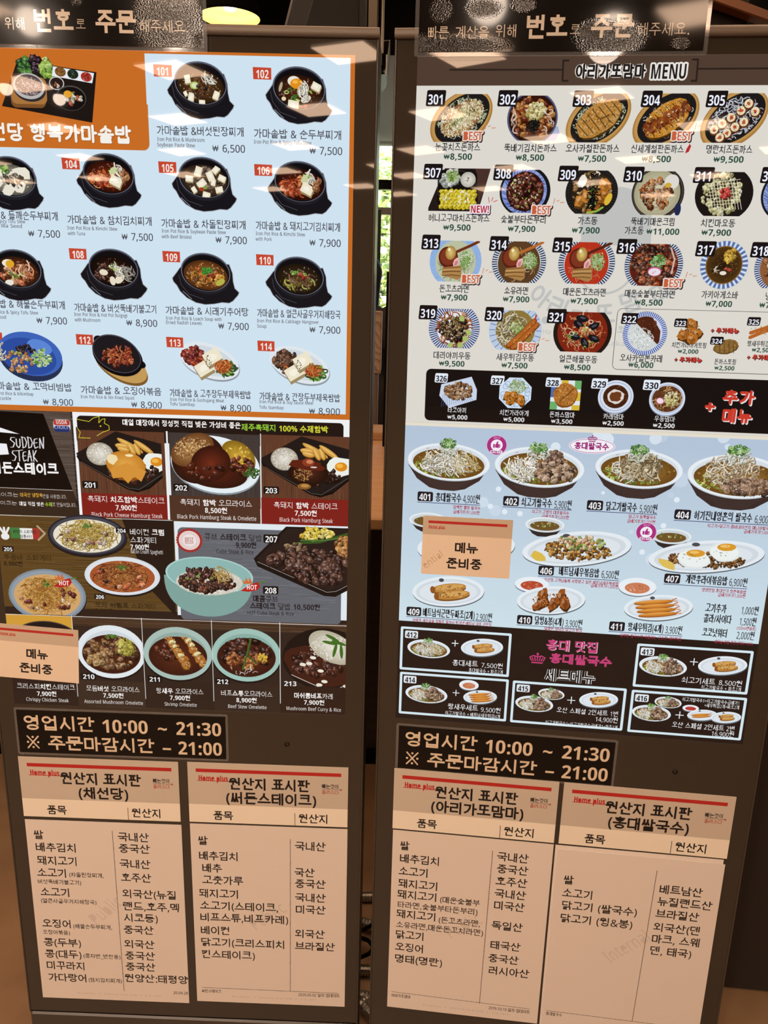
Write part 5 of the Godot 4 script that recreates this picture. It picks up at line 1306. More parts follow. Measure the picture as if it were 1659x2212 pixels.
func rice_bowl(s: Sheet, x: float, y: float, r: float, kind: int):
	s.window(x - r - 4, y - 26.5, r * 2 + 8, 53)
	match kind:
		302:
			s.poly(PackedVector2Array([Vector2(x + 24, y + 12), Vector2(x + 33, y + 9), Vector2(x + 36, y + 17), Vector2(x + 30, y + 28), Vector2(x + 12, y + 28)]), Color("a9b2d0"))
			s.ell(x, y, r, r * 0.98, Color("2f3350"))
			s.ring(x, y, r - 1.2, r - 1.6, 0.8, Color("6a6f90"))
			s.shade(x, y, r - 2.4, r - 3, Color("2d120a"), Color("6d2f14"))
			s.inside(x, y, r - 3, r - 3.6)
			s.heap(x, y, 26, 24, 80, 4, [Color("8d4a1c"), Color("a8622a"), Color("6d2a12"), Color("c0803a")])
			s.heap(x + 4, y - 8, 13, 10, 60, 3, [Color("d8c98a"), Color("e4dcae"), Color("b5a35a")])
			s.strands(x - 22, y + 2, 4, 16, 8, 12, 1.3, [Color("d9b5a0"), Color("e6cfc0")], 1.4)
			s.strands(x + 20, y + 4, 6, 16, 8, 10, 1.3, [Color("d9b5a0"), Color("e6cfc0")], 0.7)
			s.strands(x + 1, y + 8, 7, 8, 60, 9, 0.8, [Color("0e0d0c"), Color("1d1a18")])
		307:
			s.poly(PackedVector2Array([Vector2(x - 20, y - 27), Vector2(x + 40, y - 27), Vector2(x + 26, y + 27), Vector2(x - 42, y + 27)]), Color("231917"))
			s.poly(PackedVector2Array([Vector2(x + 20, y - 27), Vector2(x + 40, y - 27), Vector2(x + 26, y + 20), Vector2(x + 24, y - 5)]), Color("48302a"))
			s.rrect(x - 29, y - 25, 52, 46, 8, Color("15110f"))
			s.ring(x - 3, y - 2, 26, 22, 0.6, Color("4a4644"))
			s.heap(x - 14, y - 15, 13, 10, 40, 4, [Color("d5d8d0"), Color("b9bfb4")])
			s.greens(x - 10, y - 17, 8, 6, 60, 1.8, [Color("7d9a4a"), Color("4d6a2a"), Color("a5b87a")])
			s.shade(x + 11, y - 13, 10, 9.5, Color("b5b2a8"), Color("e6e4dc"))
			s.crumbs(x + 10, y - 13, 4, 3, 12, 0.8, [Color("4a2018"), Color("6d3a2a")])
			for j in 5:
				for i in 8: s.chunk(x - 23 + i * 6 + (j % 2) * 1.5, y + 2 + j * 4.6, 3.7, Color("d3bd2c"), 0.85)
			s.crumbs(x - 3, y + 10, 22, 9, 34, 1.9, [Color("efe9cf"), Color("dcd39a")])
		308:
			s.ell(x, y, r, r * 0.95, Color("17171b"))
			s.ell(x - 1, y, r * 0.89, r * 0.86, Color("8f9fd4"))
			for i in 90:
				var a := s.rng.randf() * TAU
				s.line(PackedVector2Array([Vector2(x - 1, y) + Vector2.from_angle(a) * r * 0.72, Vector2(x - 1, y) + Vector2.from_angle(a + 0.12) * r * 0.86]), 0.6, Color("3a4f9a"))
			s.ell(x, y, r * 0.74, r * 0.74, Color("2d120d"))
			s.heap(x, y, r * 0.66, r * 0.66, 120, 3.6, [Color("4a1c12"), Color("6d2f20"), Color("30100b"), Color("84402c")])
			s.greens(x, y, r * 0.62, r * 0.6, 34, 1.4, [Color("c9cf8a"), Color("8fae4c"), Color("e4e4c8")])
		309:
			s.ell(x, y, r, r * 0.95, Color("1b1918"))
			for i in 60:
				var d := Vector2.from_angle(TAU * i / 60.0)
				s.line(PackedVector2Array([Vector2(x, y) + d * r * 0.84, Vector2(x, y) + d * r * 0.97]), 0.35, Color("4a4644"))
			s.ell(x, y, r * 0.8, r * 0.78, Color("2a1e14"))
			s.heap(x, y, 24, 24, 60, 3.4, [Color("c9a878"), Color("8d6234"), Color("e0d0b4"), Color("5f4a20")])
			s.poly(s.lump(x - 13, y - 14, 5, 8, 0.3, 0.2), Color("e9e4dc"))
			for i in 5: s.chunk(x - 14 + i * 7.5, y + 10 - i * 5.0, 8.5, Color("c07c30"), 0.8)
			for i in 4: s.chunk(x + 2 + i * 5.0, y + 20 - i * 6.0, 7.0, Color("a8641f"), 0.8)
			s.strands(x + 2, y - 2, 6, 24, 130, 8, 0.9, [Color("0d0d0c"), Color("1a1918")])
			s.ell(x + 22, y + 8, 4, 8, Color("d9b53a"), 0.4)
			s.line(PackedVector2Array([Vector2(x - 4, y + 25), Vector2(x + 8, y + 23), Vector2(x + 16, y + 18)]), 2.4, Color("8fb54a"))
			s.greens(x + 2, y + 2, 6, 18, 8, 1.4, GREENS)
		310:
			s.ell(x, y, r, r * 0.97, Color("2b2422"))
			s.ring(x, y, r - 2, r - 2.6, 0.8, Color("5a524e"))
			s.shade(x - 1, y, r * 0.88, r * 0.86, Color("a8a384"), Color("d8d3b8"))
			s.ell(x + 16, y - 14, 9, 9, Color("dcd9d0"))
			s.heap(x - 2, y + 1, 18, 18, 70, 4, [Color("a8602c"), Color("7d3f1a"), Color("c4824a"), Color("5f2d14")])
			s.strands(x - 2, y + 3, 18, 17, 60, 5, 0.6, [Color("e0d4b8"), Color("c9b694")])
			s.ell(x + 12, y - 10, 4, 3, Color("d0a83a"))
			s.ell(x + 27, y + 19, 4, 8, Color("232a4f"))
		311:
			s.ell(x, y, r, r * 0.93, Color("1c1614"))
			s.heap(x - 3, y, 24, 25, 150, 3.2, [Color("d6cf9a"), Color("e8e4c4"), Color("b5ac70"), Color("c9c08a")])
			s.heap(x - 2, y - 1, 15, 15, 40, 3.4, [Color("5a4a24"), Color("7d6a3a"), Color("3a3018")])
			for i in 11:
				s.line(PackedVector2Array([Vector2(x - 22 + i * 3.6, y - 16), Vector2(x - 12 + i * 3.6, y + 18)]), 0.7, Color("ece6c8"))
				if i < 8: s.line(PackedVector2Array([Vector2(x - 20, y - 14 + i * 4), Vector2(x + 18, y - 18 + i * 4)]), 0.6, Color("ece6c8"))
			s.heap(x + 1, y - 1, 6, 6, 26, 2.4, [Color("b52a24"), Color("d04038")])
		313, 314, 315:
			if kind == 313:
				s.ell(x, y, r, r, Color("8fb0de"))
				s.crumbs(x, y, r, r, 200, 0.8, [Color("a9c4e8"), Color("7d9fd0")])
			else: striped_rim(s, x, y, r, r * 0.94, Color("27344f"), Color("dfe4ea"), 64, 0.8)
			s.ell(x, y + 1, r * 0.78, r * 0.8, [Color("b9bfa0"), Color("5b3d24"), Color("b5321c")][kind - 313])
			s.inside(x, y + 1, r * 0.76, r * 0.78)
			s.strands(x, y + 4, 22, 20, 90, 10, 0.8, [[Color("d4d8c4"), Color("a8ae8c")], [Color("8d6a3a"), Color("c0a878"), Color("4a2f1a")], [Color("c9402a"), Color("e07a5a"), Color("8d2213")]][kind - 313])
			if kind == 313: s.oval = []
			s.strands(x + 14, y - 2, 8, 10, 90, 9, 0.7, [Color("a9cf7a"), Color("dfeac8"), Color("7dae4a")])
			s.ell(x - 10, y - 5, 13, 14, Color("5a2113"), -0.3)
			s.ell(x - 10, y - 6, 11, 11, Color("7d3420"), -0.3)
			s.oval = []
			s.line(PackedVector2Array([Vector2(x, y - 12), Vector2(x + 18, y - 20), Vector2(x + 30, y - 26)]), 3.6, [Color("6b3019"), Color("b5682f"), Color("54241a")][kind - 313])
			s.shade(x - 7, y - 11, 7, 9, Color("a8853f"), Color("dcc27a"), 0.1)
			s.ell(x - 9, y - 15, 2, 2.4, Color("f0e2b4"))
			s.poly(s.lump(x + 1, y + 1, 4, 7, 0.4, 0.12), Color("e0b5ae"))
			s.poly(s.lump(x + 1, y + 2, 2, 4, 0.4, 0.12), Color("c97a84"))
			var meat := PackedVector2Array([Vector2(x - 17, y + 8), Vector2(x + 8, y + 5), Vector2(x + 9, y + 20), Vector2(x + 4, y + 24), Vector2(x - 18, y + 18)])
			s.poly(meat, Color("a87d48"))
			for i in 5: s.line(PackedVector2Array([Vector2(x - 17, y + 9 + i * 2.4), Vector2(x - 4, y + 8 + i * 2.4), Vector2(x + 7, y + 7 + i * 2.9)]), 1.0, [Color("7d4f28"), Color("c9a26a"), Color("5f3a1c"), Color("b58a50"), Color("6d4524")][i])
		316:
			striped_rim(s, x, y, r, r * 0.94, Color("22304f"), Color("dfe4ee"), 70, 0.8)
			s.ell(x, y, r * 0.83, r * 0.83, Color("5f1d12"))
			s.inside(x, y, r * 0.83, r * 0.83)
			s.heap(x, y, 30, 28, 170, 4, [Color("3f2016"), Color("5f3424"), Color("2a130e"), Color("8d4a2a"), Color("a8502a")])
			s.line(PackedVector2Array([Vector2(x + 20, y - 22), Vector2(x + 26, y - 8), Vector2(x + 24, y + 10)]), 2.2, Color("d4b0a8"))
			s.greens(x + 6, y - 4, 9, 9, 60, 1.7, [Color("4d8a3a"), Color("7db06a"), Color("a9cf94"), Color("2f6a2a")])
			s.ell(x + 2, y + 8, 9, 6, Color("c9567a"))
			s.ell(x + 2, y + 8.6, 7.8, 4.8, Color("e6dcea"))
			s.crumbs(x + 2, y + 9, 3, 2, 6, 0.8, [Color("c9705a")])
		317:
			s.whole()
			striped_rim(s, x, y, r, r, Color("5a6da0"), Color("cfe0f6"), 30, 0.7)
			for i in 30:
				var d := Vector2.from_angle(TAU * (i + 0.5) / 30.0)
				s.line(PackedVector2Array([Vector2(x, y) + d * r * 0.8, Vector2(x, y) + d * r * 0.99]), 1.8, Color("cfe0f6"))
			s.ell(x, y, r * 0.78, r * 0.8, Color("8d6a3a"))
			s.shade(x, y, r * 0.74, r * 0.76, Color("4f3414"), Color("2a1a0c"))
			s.crumbs(x, y, r * 0.65, r * 0.65, 90, 0.9, [Color("5f4420"), Color("17100a"), Color("7d5a2a")])
			s.heap(x + 7, y - 12, 7, 8, 40, 3, [Color("c99a2a"), Color("dcb548"), Color("a87a1c")])
			s.heap(x + 6, y + 5, 4, 2, 8, 2, [Color("b5402a")])
			s.ell(x, y + 10, 4.4, 2.6, Color("e4ded0"))
			s.strands(x - 8, y + 6, 4, 3, 6, 6, 0.8, WHITES)
		318:
			striped_rim(s, x, y, r, r * 0.94, Color("27345f"), Color("dfe4ee"), 70, 0.78)
			s.ell(x, y, r * 0.8, r * 0.8, Color("8d5a34"))
			s.heap(x, y, 24, 22, 90, 3.6, [Color("b5784a"), Color("d9a67a"), Color("7d4a2a"), Color("c9522c")])
		319:
			striped_rim(s, x, y, r, r * 0.98, Color("33426f"), Color("dfe3f0"), 64, 0.68)
			s.inside(x, y, r * 0.74, r * 0.76)
			s.strands(x, y, 26, 24, 120, 14, 1.2, [Color("b5642f"), Color("8d4420"), Color("d08a50")])
			s.heap(x, y + 1, 20, 17, 110, 3, [Color("3a2216"), Color("54341f"), Color("24140e"), Color("8d7a4a")])
			s.oval = []
			for q in [[10, -14], [20, 4], [16, 13], [-4, 22], [10, 22]]: s.poly(s.lump(x + q[0], y + q[1], 4.4, 4, q[0], 0.2), Color("a9b96a"))
			s.crumbs(x, y, 16, 14, 40, 1.0, [Color("d4c890"), Color("a8a05a")])
		320:
			s.ell(x, y, r, r, Color("b9c9e0"))
			for i in 26:
				var d := Vector2.from_angle(TAU * i / 26.0)
				s.line(PackedVector2Array([Vector2(x, y) + d * r * 0.76, Vector2(x, y) + d * r * 0.98]), 0.7, Color("3f5590"))
			s.ell(x, y, r * 0.74, r * 0.76, Color("8d7438"))
			s.inside(x, y, r * 0.74, r * 0.76)
			s.strands(x - 5, y, 20, 22, 110, 14, 1.6, [Color("d9cfae"), Color("b8aa84"), Color("8d7c50")])
			s.oval = []
			s.heap(x + 2, y - 5, 8, 8, 30, 2.4, [Color("d6cf9a"), Color("b5c48a"), Color("8fae4c")])
			for e in [0, 1]:
				s.line(PackedVector2Array([Vector2(x - 8 + e * 6, y + 21 + e * 3), Vector2(x + 10 + e * 4, y + 4 + e * 4), Vector2(x + 25 + e * 4, y - 13 + e * 5)]), 7.5, Color("7d3a14"))
				s.line(PackedVector2Array([Vector2(x - 8 + e * 6, y + 20 + e * 3), Vector2(x + 10 + e * 4, y + 3 + e * 4), Vector2(x + 25 + e * 4, y - 14 + e * 5)]), 5.0, Color("b06026"))
				for i in 24: s.ell(x - 6 + e * 6 + i * 1.3 + s.rng.randf() * 3, y + 18 + e * 3 - i * 1.35 + s.rng.randf() * 3, 1.1, 0.8, s.any(FRIED))
			s.line(PackedVector2Array([Vector2(x + 26, y - 15), Vector2(x + 27, y - 21)]), 2, Color("b5321c"))
		321:
			s.ell(x, y, r, r * 0.95, Color("221813"))
			s.ell(x, y, r * 0.86, r * 0.84, Color("7d2412"))
			s.inside(x, y, r * 0.84, r * 0.82)
			s.strands(x, y, 28, 24, 110, 12, 1.1, [Color("c9683f"), Color("e2b894"), Color("8d2f18"), Color("d98a5a")])
			for q in [[-6, -10, 0.6], [14, -8, -0.5], [-10, 6, 0.2], [4, 14, 1.0], [16, 8, 0.4], [-2, -18, 0.2]]:
				s.ell(x + q[0], y + q[1], 8, 4.6, Color("15151a"), q[2])
				s.ell(x + q[0] + 1, y + q[1] - 1, 4, 1.4, Color("4a4c58"), q[2])
			s.heap(x + 4, y - 2, 7, 6, 20, 2.6, [Color("d8a06a"), Color("e8cfa8"), Color("c4743a")])
			s.greens(x, y + 4, 22, 16, 20, 1.5, GREENS)
			for q in [[-14, 2], [10, -14]]: s.ring(x + q[0], y + q[1], 3, 2.4, 1, Color("e2d4c4"))
		322:
			s.whole()
			striped_rim(s, x, y, r, r, Color("3a4f9a"), Color("dfe6f6"), 64, 0.76)
			s.ell(x, y, r * 0.79, r * 0.79, Color("cfd4ea"))
			s.inside(x, y, r * 0.76, r * 0.78)
			s.poly(PackedVector2Array([Vector2(x - 20, y - 30), Vector2(x + 2, y - 30), Vector2(x + 20, y - 4), Vector2(x + 20, y + 16), Vector2(x - 14, y - 14)]), Color("4f2415"))
			s.crumbs(x + 2, y - 10, 13, 12, 60, 1.2, [Color("5f2f1c"), Color("3f1b10")])
			s.poly(PackedVector2Array([Vector2(x - 24, y - 12), Vector2(x - 14, y - 15), Vector2(x + 18, y + 14), Vector2(x + 14, y + 24), Vector2(x - 24, y + 24)]), Color("ccd2d0"))
			s.crumbs(x - 6, y + 8, 18, 16, 420, 0.9, [Color("e6eae8"), Color("b5bcba"), Color("f2f4f4")])
		323, 324, 325: s.whole()
	if kind == 323:
		for q in [[2, -8], [-7, 6], [9, 4], [4, 11]]: s.chunk(x + q[0], y + q[1], 8, Color("b06a26"), 0.85)
		s.crumbs(x, y, 13, 12, 60, 1.3, [Color("8d4a18"), Color("d0954a"), Color("6d3612")])
	if kind == 324:
		s.poly(s.lump(x, y, 17, 10, -0.15, 0.06, 14), Color("5f4520"))
		s.poly(s.lump(x, y - 1, 16, 9, -0.15, 0.06, 14), Color("8a6632"))
		s.crumbs(x, y - 1, 15, 8, 90, 1.1, [Color("a8814a"), Color("6d4d22"), Color("7d5a2c")])
		for i in 4: s.line(PackedVector2Array([Vector2(x - 9 + i * 6, y - 8), Vector2(x - 7 + i * 6, y + 8)]), 0.6, Color("4a3314"))
	if kind == 325:
		for e in [0, 6]: s.line(PackedVector2Array([Vector2(x - 16, y + 6 + e), Vector2(x, y + e * 0.7), Vector2(x + 22, y - 10 + e)]), 4.6, Color("b5622a"))
		s.crumbs(x, y + 3, 18, 6, 40, 1.0, FRIED)
	s.whole()

func extra(s: Sheet, t: String, x: float, y: float, w: float, h: float):
	for e in [[0.7, 0.8, Color("4a2a26")], [0.0, 0.0, Color("c03a30")]]: s.put(t, x + e[0], y + e[0], w, h, e[2], 0.16, e[1], true)

func draw_noodles() -> ImageTexture:
	var s := Sheet.new(0, 0, 529.2, 470.4, 3.6, Color("dcd8cf"), 13)
	s.rect(0, 0, 529.2, 34.4, Color("503d31"))
	s.line(PackedVector2Array([Vector2(42.2, 16.0), Vector2(184.7, 16.5)]), 2.0, Color("2b211c"))
	s.line(PackedVector2Array([Vector2(350.1, 16.0), Vector2(531.6, 15.5)]), 2.0, Color("2b211c"))
	s.line(PackedVector2Array([Vector2(190.7, 6.0), Vector2(184.4, 5.9), Vector2(185.2, 29.1), Vector2(191.5, 29.2)]), 2.2, Color("2b211c"), false)
	s.line(PackedVector2Array([Vector2(342.7, 5.6), Vector2(348.8, 5.6), Vector2(349.5, 29.5), Vector2(343.9, 29.5)]), 2.2, Color("2b211c"), false)
	for e in [[4.2, Color("e8e4de")], [0.0, Color("221c1a")]]:
		s.put("아리가또맘마", 200.4, 18.2, 87.2, 20, e[1], 0.14, e[0], true)
		s.put("MENU", 292.5, 17.9, 44.9, 23, e[1], 0.14, e[0])
	# faint mark behind the dishes
	var grey := Color("bfc0bd")
	s.ell(268.0, 199.6, 46, 46, grey)
	s.rect(225.0, 208.5, 90, 20, grey)
	s.ring(260.2, 243.2, 40, 44, 3.0, grey)
	s.rect(220.5, 225.8, 92, 28, Color("dcd8cf"))
	var mark := "아리가또맘마"
	for i in 6:
		var g := Sheet.syllable(mark[i])
		var m: Vector2 = [Vector2(177.8, 292.5), Vector2(202.4, 306.5), Vector2(232.1, 321.5), Vector2(264.6, 314.6), Vector2(296.9, 296.9), Vector2(335.2, 282.8)][i]
		var turn: float = [0.6, 0.35, 0.15, -0.1, -0.35, -0.6][i]
		for q in g:
			if q is Array:
				var c: Vector2 = m + ((q[1] - Vector2(0.5, 0.5)) * 26.0).rotated(turn)
				s.ring(c.x, c.y, q[2].x * 26.0, q[2].y * 26.0, 4.0, grey, turn)
			else:
				var p := PackedVector2Array()
				for v in q: p.append(m + ((v - Vector2(0.5, 0.5)) * 26.0).rotated(turn))
				s.line(p, 4.0, grey)
	s.put("Ha", 183.8, 338.8, 12, 9, grey, 0.08)
	s.put("saka", 270.0, 351.7, 26, 9, grey, 0.08)
	s.ell(186.4, 324.0, 5, 5, grey)
	s.put("호", 283.0, 333.5, 10, 12, grey, 0.13)
	cutlet_plate(s, 60.4, 72.9, 0)
	cutlet_plate(s, 234.7, 72.5, 1)
	cutlet_plate(s, 318.4, 72.3, 2)
	cutlet_plate(s, 402.0, 72.1, 3)
	cutlet_plate(s, 486.3, 71.9, 1)
	rice_bowl(s, 150.6, 72.7, 32, 302)
	rice_bowl(s, 61.2, 159.8, 36, 307)
	rice_bowl(s, 147.4, 160.6, 33, 308)
	rice_bowl(s, 233.4, 160.8, 33.5, 309)
	rice_bowl(s, 317.5, 161.0, 33, 310)
	rice_bowl(s, 400.1, 161.2, 36, 311)
	rice_bowl(s, 479.8, 161.4, 34, 308)
	rice_bowl(s, 60.7, 250.0, 35, 313)
	rice_bowl(s, 145.7, 249.5, 36, 314)
	rice_bowl(s, 234.8, 248.9, 37, 315)
	rice_bowl(s, 321.9, 249.6, 37.5, 316)
	rice_bowl(s, 411.4, 247.8, 30, 317)
	rice_bowl(s, 486.0, 249.2, 36, 318)
	rice_bowl(s, 63.2, 338.5, 35, 319)
	rice_bowl(s, 146.8, 338.6, 36, 320)
	rice_bowl(s, 237.3, 338.5, 39, 321)
	var frame := s.round_points(281.3, 305.8, 330, 386.6 - 305.8, 7)
	frame.append(frame[0])
	s.line(frame, 0.6, Color("4a4644"))
	rice_bowl(s, 320.1, 338.0, 29, 322)
	rice_bowl(s, 377.5, 332.1, 14, 323)
	rice_bowl(s, 427.5, 352.4, 16, 324)
	rice_bowl(s, 472.8, 327.0, 16, 325)
	number(s, "301", 13.4, 39.6)
	number(s, "302", 105.5, 39.7)
	number(s, "303", 200.6, 40.3)
	number(s, "304", 285.4, 40.4)
	number(s, "305", 364.8, 40.5)
	number(s, "306", 448.6, 40.6)
	number(s, "307", 13.2, 127.8)
	number(s, "308", 105.6, 128.2)
	number(s, "309", 189.2, 128.7)
	number(s, "310", 272.7, 129.1)
	number(s, "311", 360.0, 129.0)
	number(s, "312", 442.8, 128.3)
	number(s, "313", 14.2, 216.3)
	number(s, "314", 105.4, 216.6)
	number(s, "315", 189.1, 217.0)
	number(s, "316", 272.7, 217.3)
	number(s, "317", 373.8, 218.5)
	number(s, "318", 443.0, 218.5)
	number(s, "319", 13.9, 308.2)
	number(s, "320", 104.6, 308.3)
	number(s, "321", 189.0, 308.6)
	number(s, "322", 287.5, 311.5, 21, 14.5)
	number(s, "323", 357.1, 316.9, 16.5, 11)
	number(s, "324", 406.6, 339.1, 16.5, 10.5)
	number(s, "325", 450.7, 312.6, 16.5, 11)
	item(s, "눈꽃치즈돈까스", 27.1, 107.2, 59.2, "₩8,500", 38.5, 118.4, 37.6)
	item(s, "뚝배기김치돈까스", 116.9, 107.8, 67.7, "₩8,500", 132.6, 118.9, 36.9)
	item(s, "오사카철판돈까스", 195.8, 107.9, 68.4, "₩7,500", 212.1, 119.5, 36.3)
	item(s, "신세계철판돈까스", 278.1, 108.0, 66.1, "₩8,500", 292.6, 119.5, 36.9)
	item(s, "명란치즈돈까스", 371.1, 108.0, 57.1, "₩9,500", 381.6, 119.4, 37.4)
	item(s, "카레치즈돈까스", 454.0, 108.1, 56.1, "₩9,500", 465.7, 119.4, 36.8)
	item(s, "허니고구마치즈돈까스", 21.5, 194.5, 82.0, "₩9,500", 41.9, 206.2, 37.1)
	item(s, "숯불부타돈부리", 118.2, 195.0, 60.0, "₩7,900", 128.1, 206.6, 36.5)
	item(s, "가츠동", 218.7, 195.5, 25.7, "₩7,900", 211.9, 207.1, 36.5)
	item(s, "뚝배기매운크림", 287.1, 195.5, 56.4, "₩11,000", 307.9, 207.2, 42.3)
	s.put("가츠동", 280.0, 206.7, 24.8, 11.2, Color("25262b"), 0.09)
	item(s, "치킨마요동", 375.7, 196.0, 43.3, "₩7,900", 377.7, 207.3, 37.7)
	item(s, "돈까스덮밥", 460.0, 196.4, 42.6, "₩7,900", 463.9, 207.6, 37.0)
	item(s, "돈꼬츠라멘", 40.4, 285.6, 41.0, "₩7,900", 42.8, 296.6, 36.6)
	item(s, "쇼유라멘", 128.4, 286.1, 32.9, "₩7,900", 127.2, 297.0, 36.1)
	item(s, "매운돈꼬츠라멘", 206.9, 285.8, 57.3, "₩7,900", 217.7, 297.2, 36.7)
	item(s, "매운숯불부타라멘", 288.1, 286.1, 66.0, "₩8,500", 302.4, 296.9, 36.7)
	item(s, "가키아게소바", 387.4, 285.2, 47.1, "₩7,000", 394.1, 296.4, 34.3)
	item(s, "냉소바정식", 468.8, 285.7, 38.3, "₩7,900", 462.7, 296.5, 35.0)
	item(s, "데리야끼우동", 35.9, 375.0, 52.1, "₩9,500", 44.1, 385.8, 36.1)
	item(s, "새우튀김우동", 123.3, 374.8, 51.9, "₩7,500", 130.9, 385.5, 36.2)
	item(s, "얼큰해물우동", 209.2, 374.5, 51.7, "₩8,500", 216.4, 385.2, 36.2)
	item(s, "오사카일본카레", 290.4, 370.6, 56.9, "₩6,000", 302.4, 379.2, 33.7)
	item(s, "치킨가라아게토핑", 356.9, 351.4, 45.8, "₩2,000", 365.7, 359.4, 27.2, 8.4)
	item(s, "돈까스토핑", 415.1, 371.9, 28.8, "₩2,500", 416.1, 379.9, 26.4, 8.4)
	item(s, "왕새우튀김토핑", 454.3, 346.8, 40.2, "₩2,500", 461.3, 354.6, 26.6, 8.4)
	s.poly(PackedVector2Array([Vector2(350.4, 101.8), Vector2(352.4, 104.5), Vector2(350.3, 111.0), Vector2(346.0, 113.2), Vector2(347.1, 107.8)]), Color("b52a30"))
	for q in [[74.7, 93.2], [338.4, 92.1], [169.5, 182.6], [81.9, 271.8], [348.8, 271.3], [164.0, 359.9]]: best(s, q[0], q[1])
	for e in [[0.8, 4.0, Color("2a1c24")], [0.0, 3.2, Color("e9e6f0")], [0.0, 0.0, Color("b5202c")]]: s.put("NEW!", 77.1 + e[0], 182.7 + e[0], 25, 12.5, e[2], 0.14, e[1])
	for q in [[0, 0], [4, -2], [8, -1]]: s.line(PackedVector2Array([Vector2(101.7, 174.9) + Vector2(q[0] * 0.7, q[1]), Vector2(100.1, 168.0) + Vector2(q[0] * 1.5, q[1] + q[0] * 0.6)]), 0.8, Color("c03a40"))
	extra(s, "+ 추가메뉴", 405.0, 330.8, 36.8, 8.5)
	extra(s, "+ 추가메뉴", 362.1, 370.4, 36.9, 8.5)
	extra(s, "+ 추가메뉴", 456.1, 364.4, 36.8, 8.5)
	# black strip with the small plates
	s.rrect(27.0, 394.3, 640, 466.8 - 394.3, 7, Color("191210"))
	var sx := [71.9, 152.6, 221.4, 290.0, 359.1]
	var sy := [425.3, 423.7, 423.7, 423.7, 424.3]
	var plate := PackedVector2Array()
	for q in [[-22, -10], [18, -22], [26, -4], [26, 10], [-10, 23], [-24, 6]]: plate.append(Vector2(sx[0] + q[0] * 1.05, sy[0] + q[1]))
	s.poly(plate, Color("c9d4e8"))
	for i in 16: s.line(PackedVector2Array([Vector2(sx[0] - 22 + i * 3.0, sy[0] + 22 - i * 0.7), Vector2(sx[0] - 20 + i * 2.4, sy[0] + 4)]), 0.4, Color("5a6a9a"))
	s.heap(sx[0] + 1, sy[0] - 2, 19, 12, 120, 2.6, [Color("7d4f2c"), Color("a87d54"), Color("54341c"), Color("c4a27a")])
	s.crumbs(sx[0] + 2, sy[0] - 4, 6, 7, 14, 1, [Color("e2d2b4")])
	var oct := PackedVector2Array()
	for i in 8: oct.append(Vector2(sx[1], sy[1]) + Vector2.from_angle(TAU * (i + 0.5) / 8) * Vector2(24, 23))
	s.poly(oct, Color("cfdff0"))
	for i in 16: s.ring(sx[1] + cos(i) * 17, sy[1] + sin(i) * 16, 3.5, 3.5, 0.4, Color("4f6fa5"))
	s.strands(sx[1] + 3, sy[1] - 9, 12, 8, 110, 7, 0.6, [Color("b5cf8a"), Color("e4ecd4"), Color("86ae5a")])
	for q in [[-10, 4], [4, 6], [-6, 11], [8, 10], [-2, 4]]: s.chunk(sx[1] + q[0], sy[1] + q[1], 7, Color("bd7424"), 0.8)
	s.crumbs(sx[1] - 1, sy[1] + 7, 14, 7, 50, 1.1, FRIED)
	s.rrect(sx[2] - 20, sy[2] - 20, 41, 41, 4, Color("dfe4ea"))
	for q in [[-20, -10, 8, 14, "4a6fb5"], [12, -20, 9, 12, "6dae6a"], [-20, 10, 10, 11, "6dae6a"], [10, 14, 11, 7, "d4b53a"], [14, -4, 7, 12, "d4b53a"], [-6, -20, 9, 8, "d4b53a"]]: s.rect(sx[2] + q[0], sy[2] + q[1], q[2], q[3], Color(q[4]))
	s.poly(s.lump(sx[2], sy[2] + 1, 17, 17, 0, 0.06, 16), Color("7d4a1c"))
	s.poly(s.lump(sx[2], sy[2], 16.4, 16, 0, 0.05, 16), Color("b06f2c"))
	s.crumbs(sx[2], sy[2], 15, 14, 200, 1.2, [Color("c9924a"), Color("8d5620"), Color("a8682a")])
	s.line(PackedVector2Array([Vector2(sx[2] - 7, sy[2] + 9), Vector2(sx[2] + 2, sy[2] + 1), Vector2(sx[2] + 11, sy[2] - 9)]), 1, Color("5f3a14"))
	for i in [3, 4]:
		s.ell(sx[i], sy[i] + 1.4, 24, 23, Color("8d98b0"))
		s.ell(sx[i], sy[i], 24, 22.5, Color("d4dcec"))
		s.ring(sx[i], sy[i], 21, 19.5, 0.5, Color("6d7fa8"))
		s.ell(sx[i], sy[i], 17 + (i - 3) * 3, 16 + (i - 3) * 2, [Color("43200f"), Color("5f3820")][i - 3])
	s.crumbs(sx[3], sy[3], 16, 15, 60, 0.8, [Color("6d3a20"), Color("8d5a34")])
	s.poly(s.lump(sx[3], sy[3], 11, 10, 0, 0.1, 14), Color("dad4cf"))
	s.poly(s.lump(sx[3], sy[3], 8, 7, 0, 0.2, 12), Color("6d3a1c"))
	s.inside(sx[4], sy[4], 20, 18)
	s.strands(sx[4], sy[4], 18, 16, 60, 12, 1.2, [Color("a8743f"), Color("6d4020"), Color("c99a64")])
	s.whole()
	s.heap(sx[4] + 6, sy[4], 10, 10, 50, 2.2, [Color("d9cf8a"), Color("c4b464"), Color("e4dcae")])
	s.ell(sx[4] - 9, sy[4] + 3, 5.6, 4.6, Color("c9607a"), 0.3)
	s.ell(sx[4] - 9, sy[4] + 3, 4.6, 3.6, Color("ecdde4"), 0.3)
	var pale := Color("e3ebf4")
	number(s, "326", 39.5, 400.0, 18, 13, pale, Color("17141c"))
	number(s, "327", 117.7, 400.5, 18.5, 13, pale, Color("17141c"))
	number(s, "328", 193.6, 400.5, 19.5, 13, pale, Color("17141c"))
	number(s, "329", 255.8, 399.6, 21.5, 14, pale, Color("17141c"))
	number(s, "330", 325.4, 399.0, 22, 14, pale, Color("17141c"))
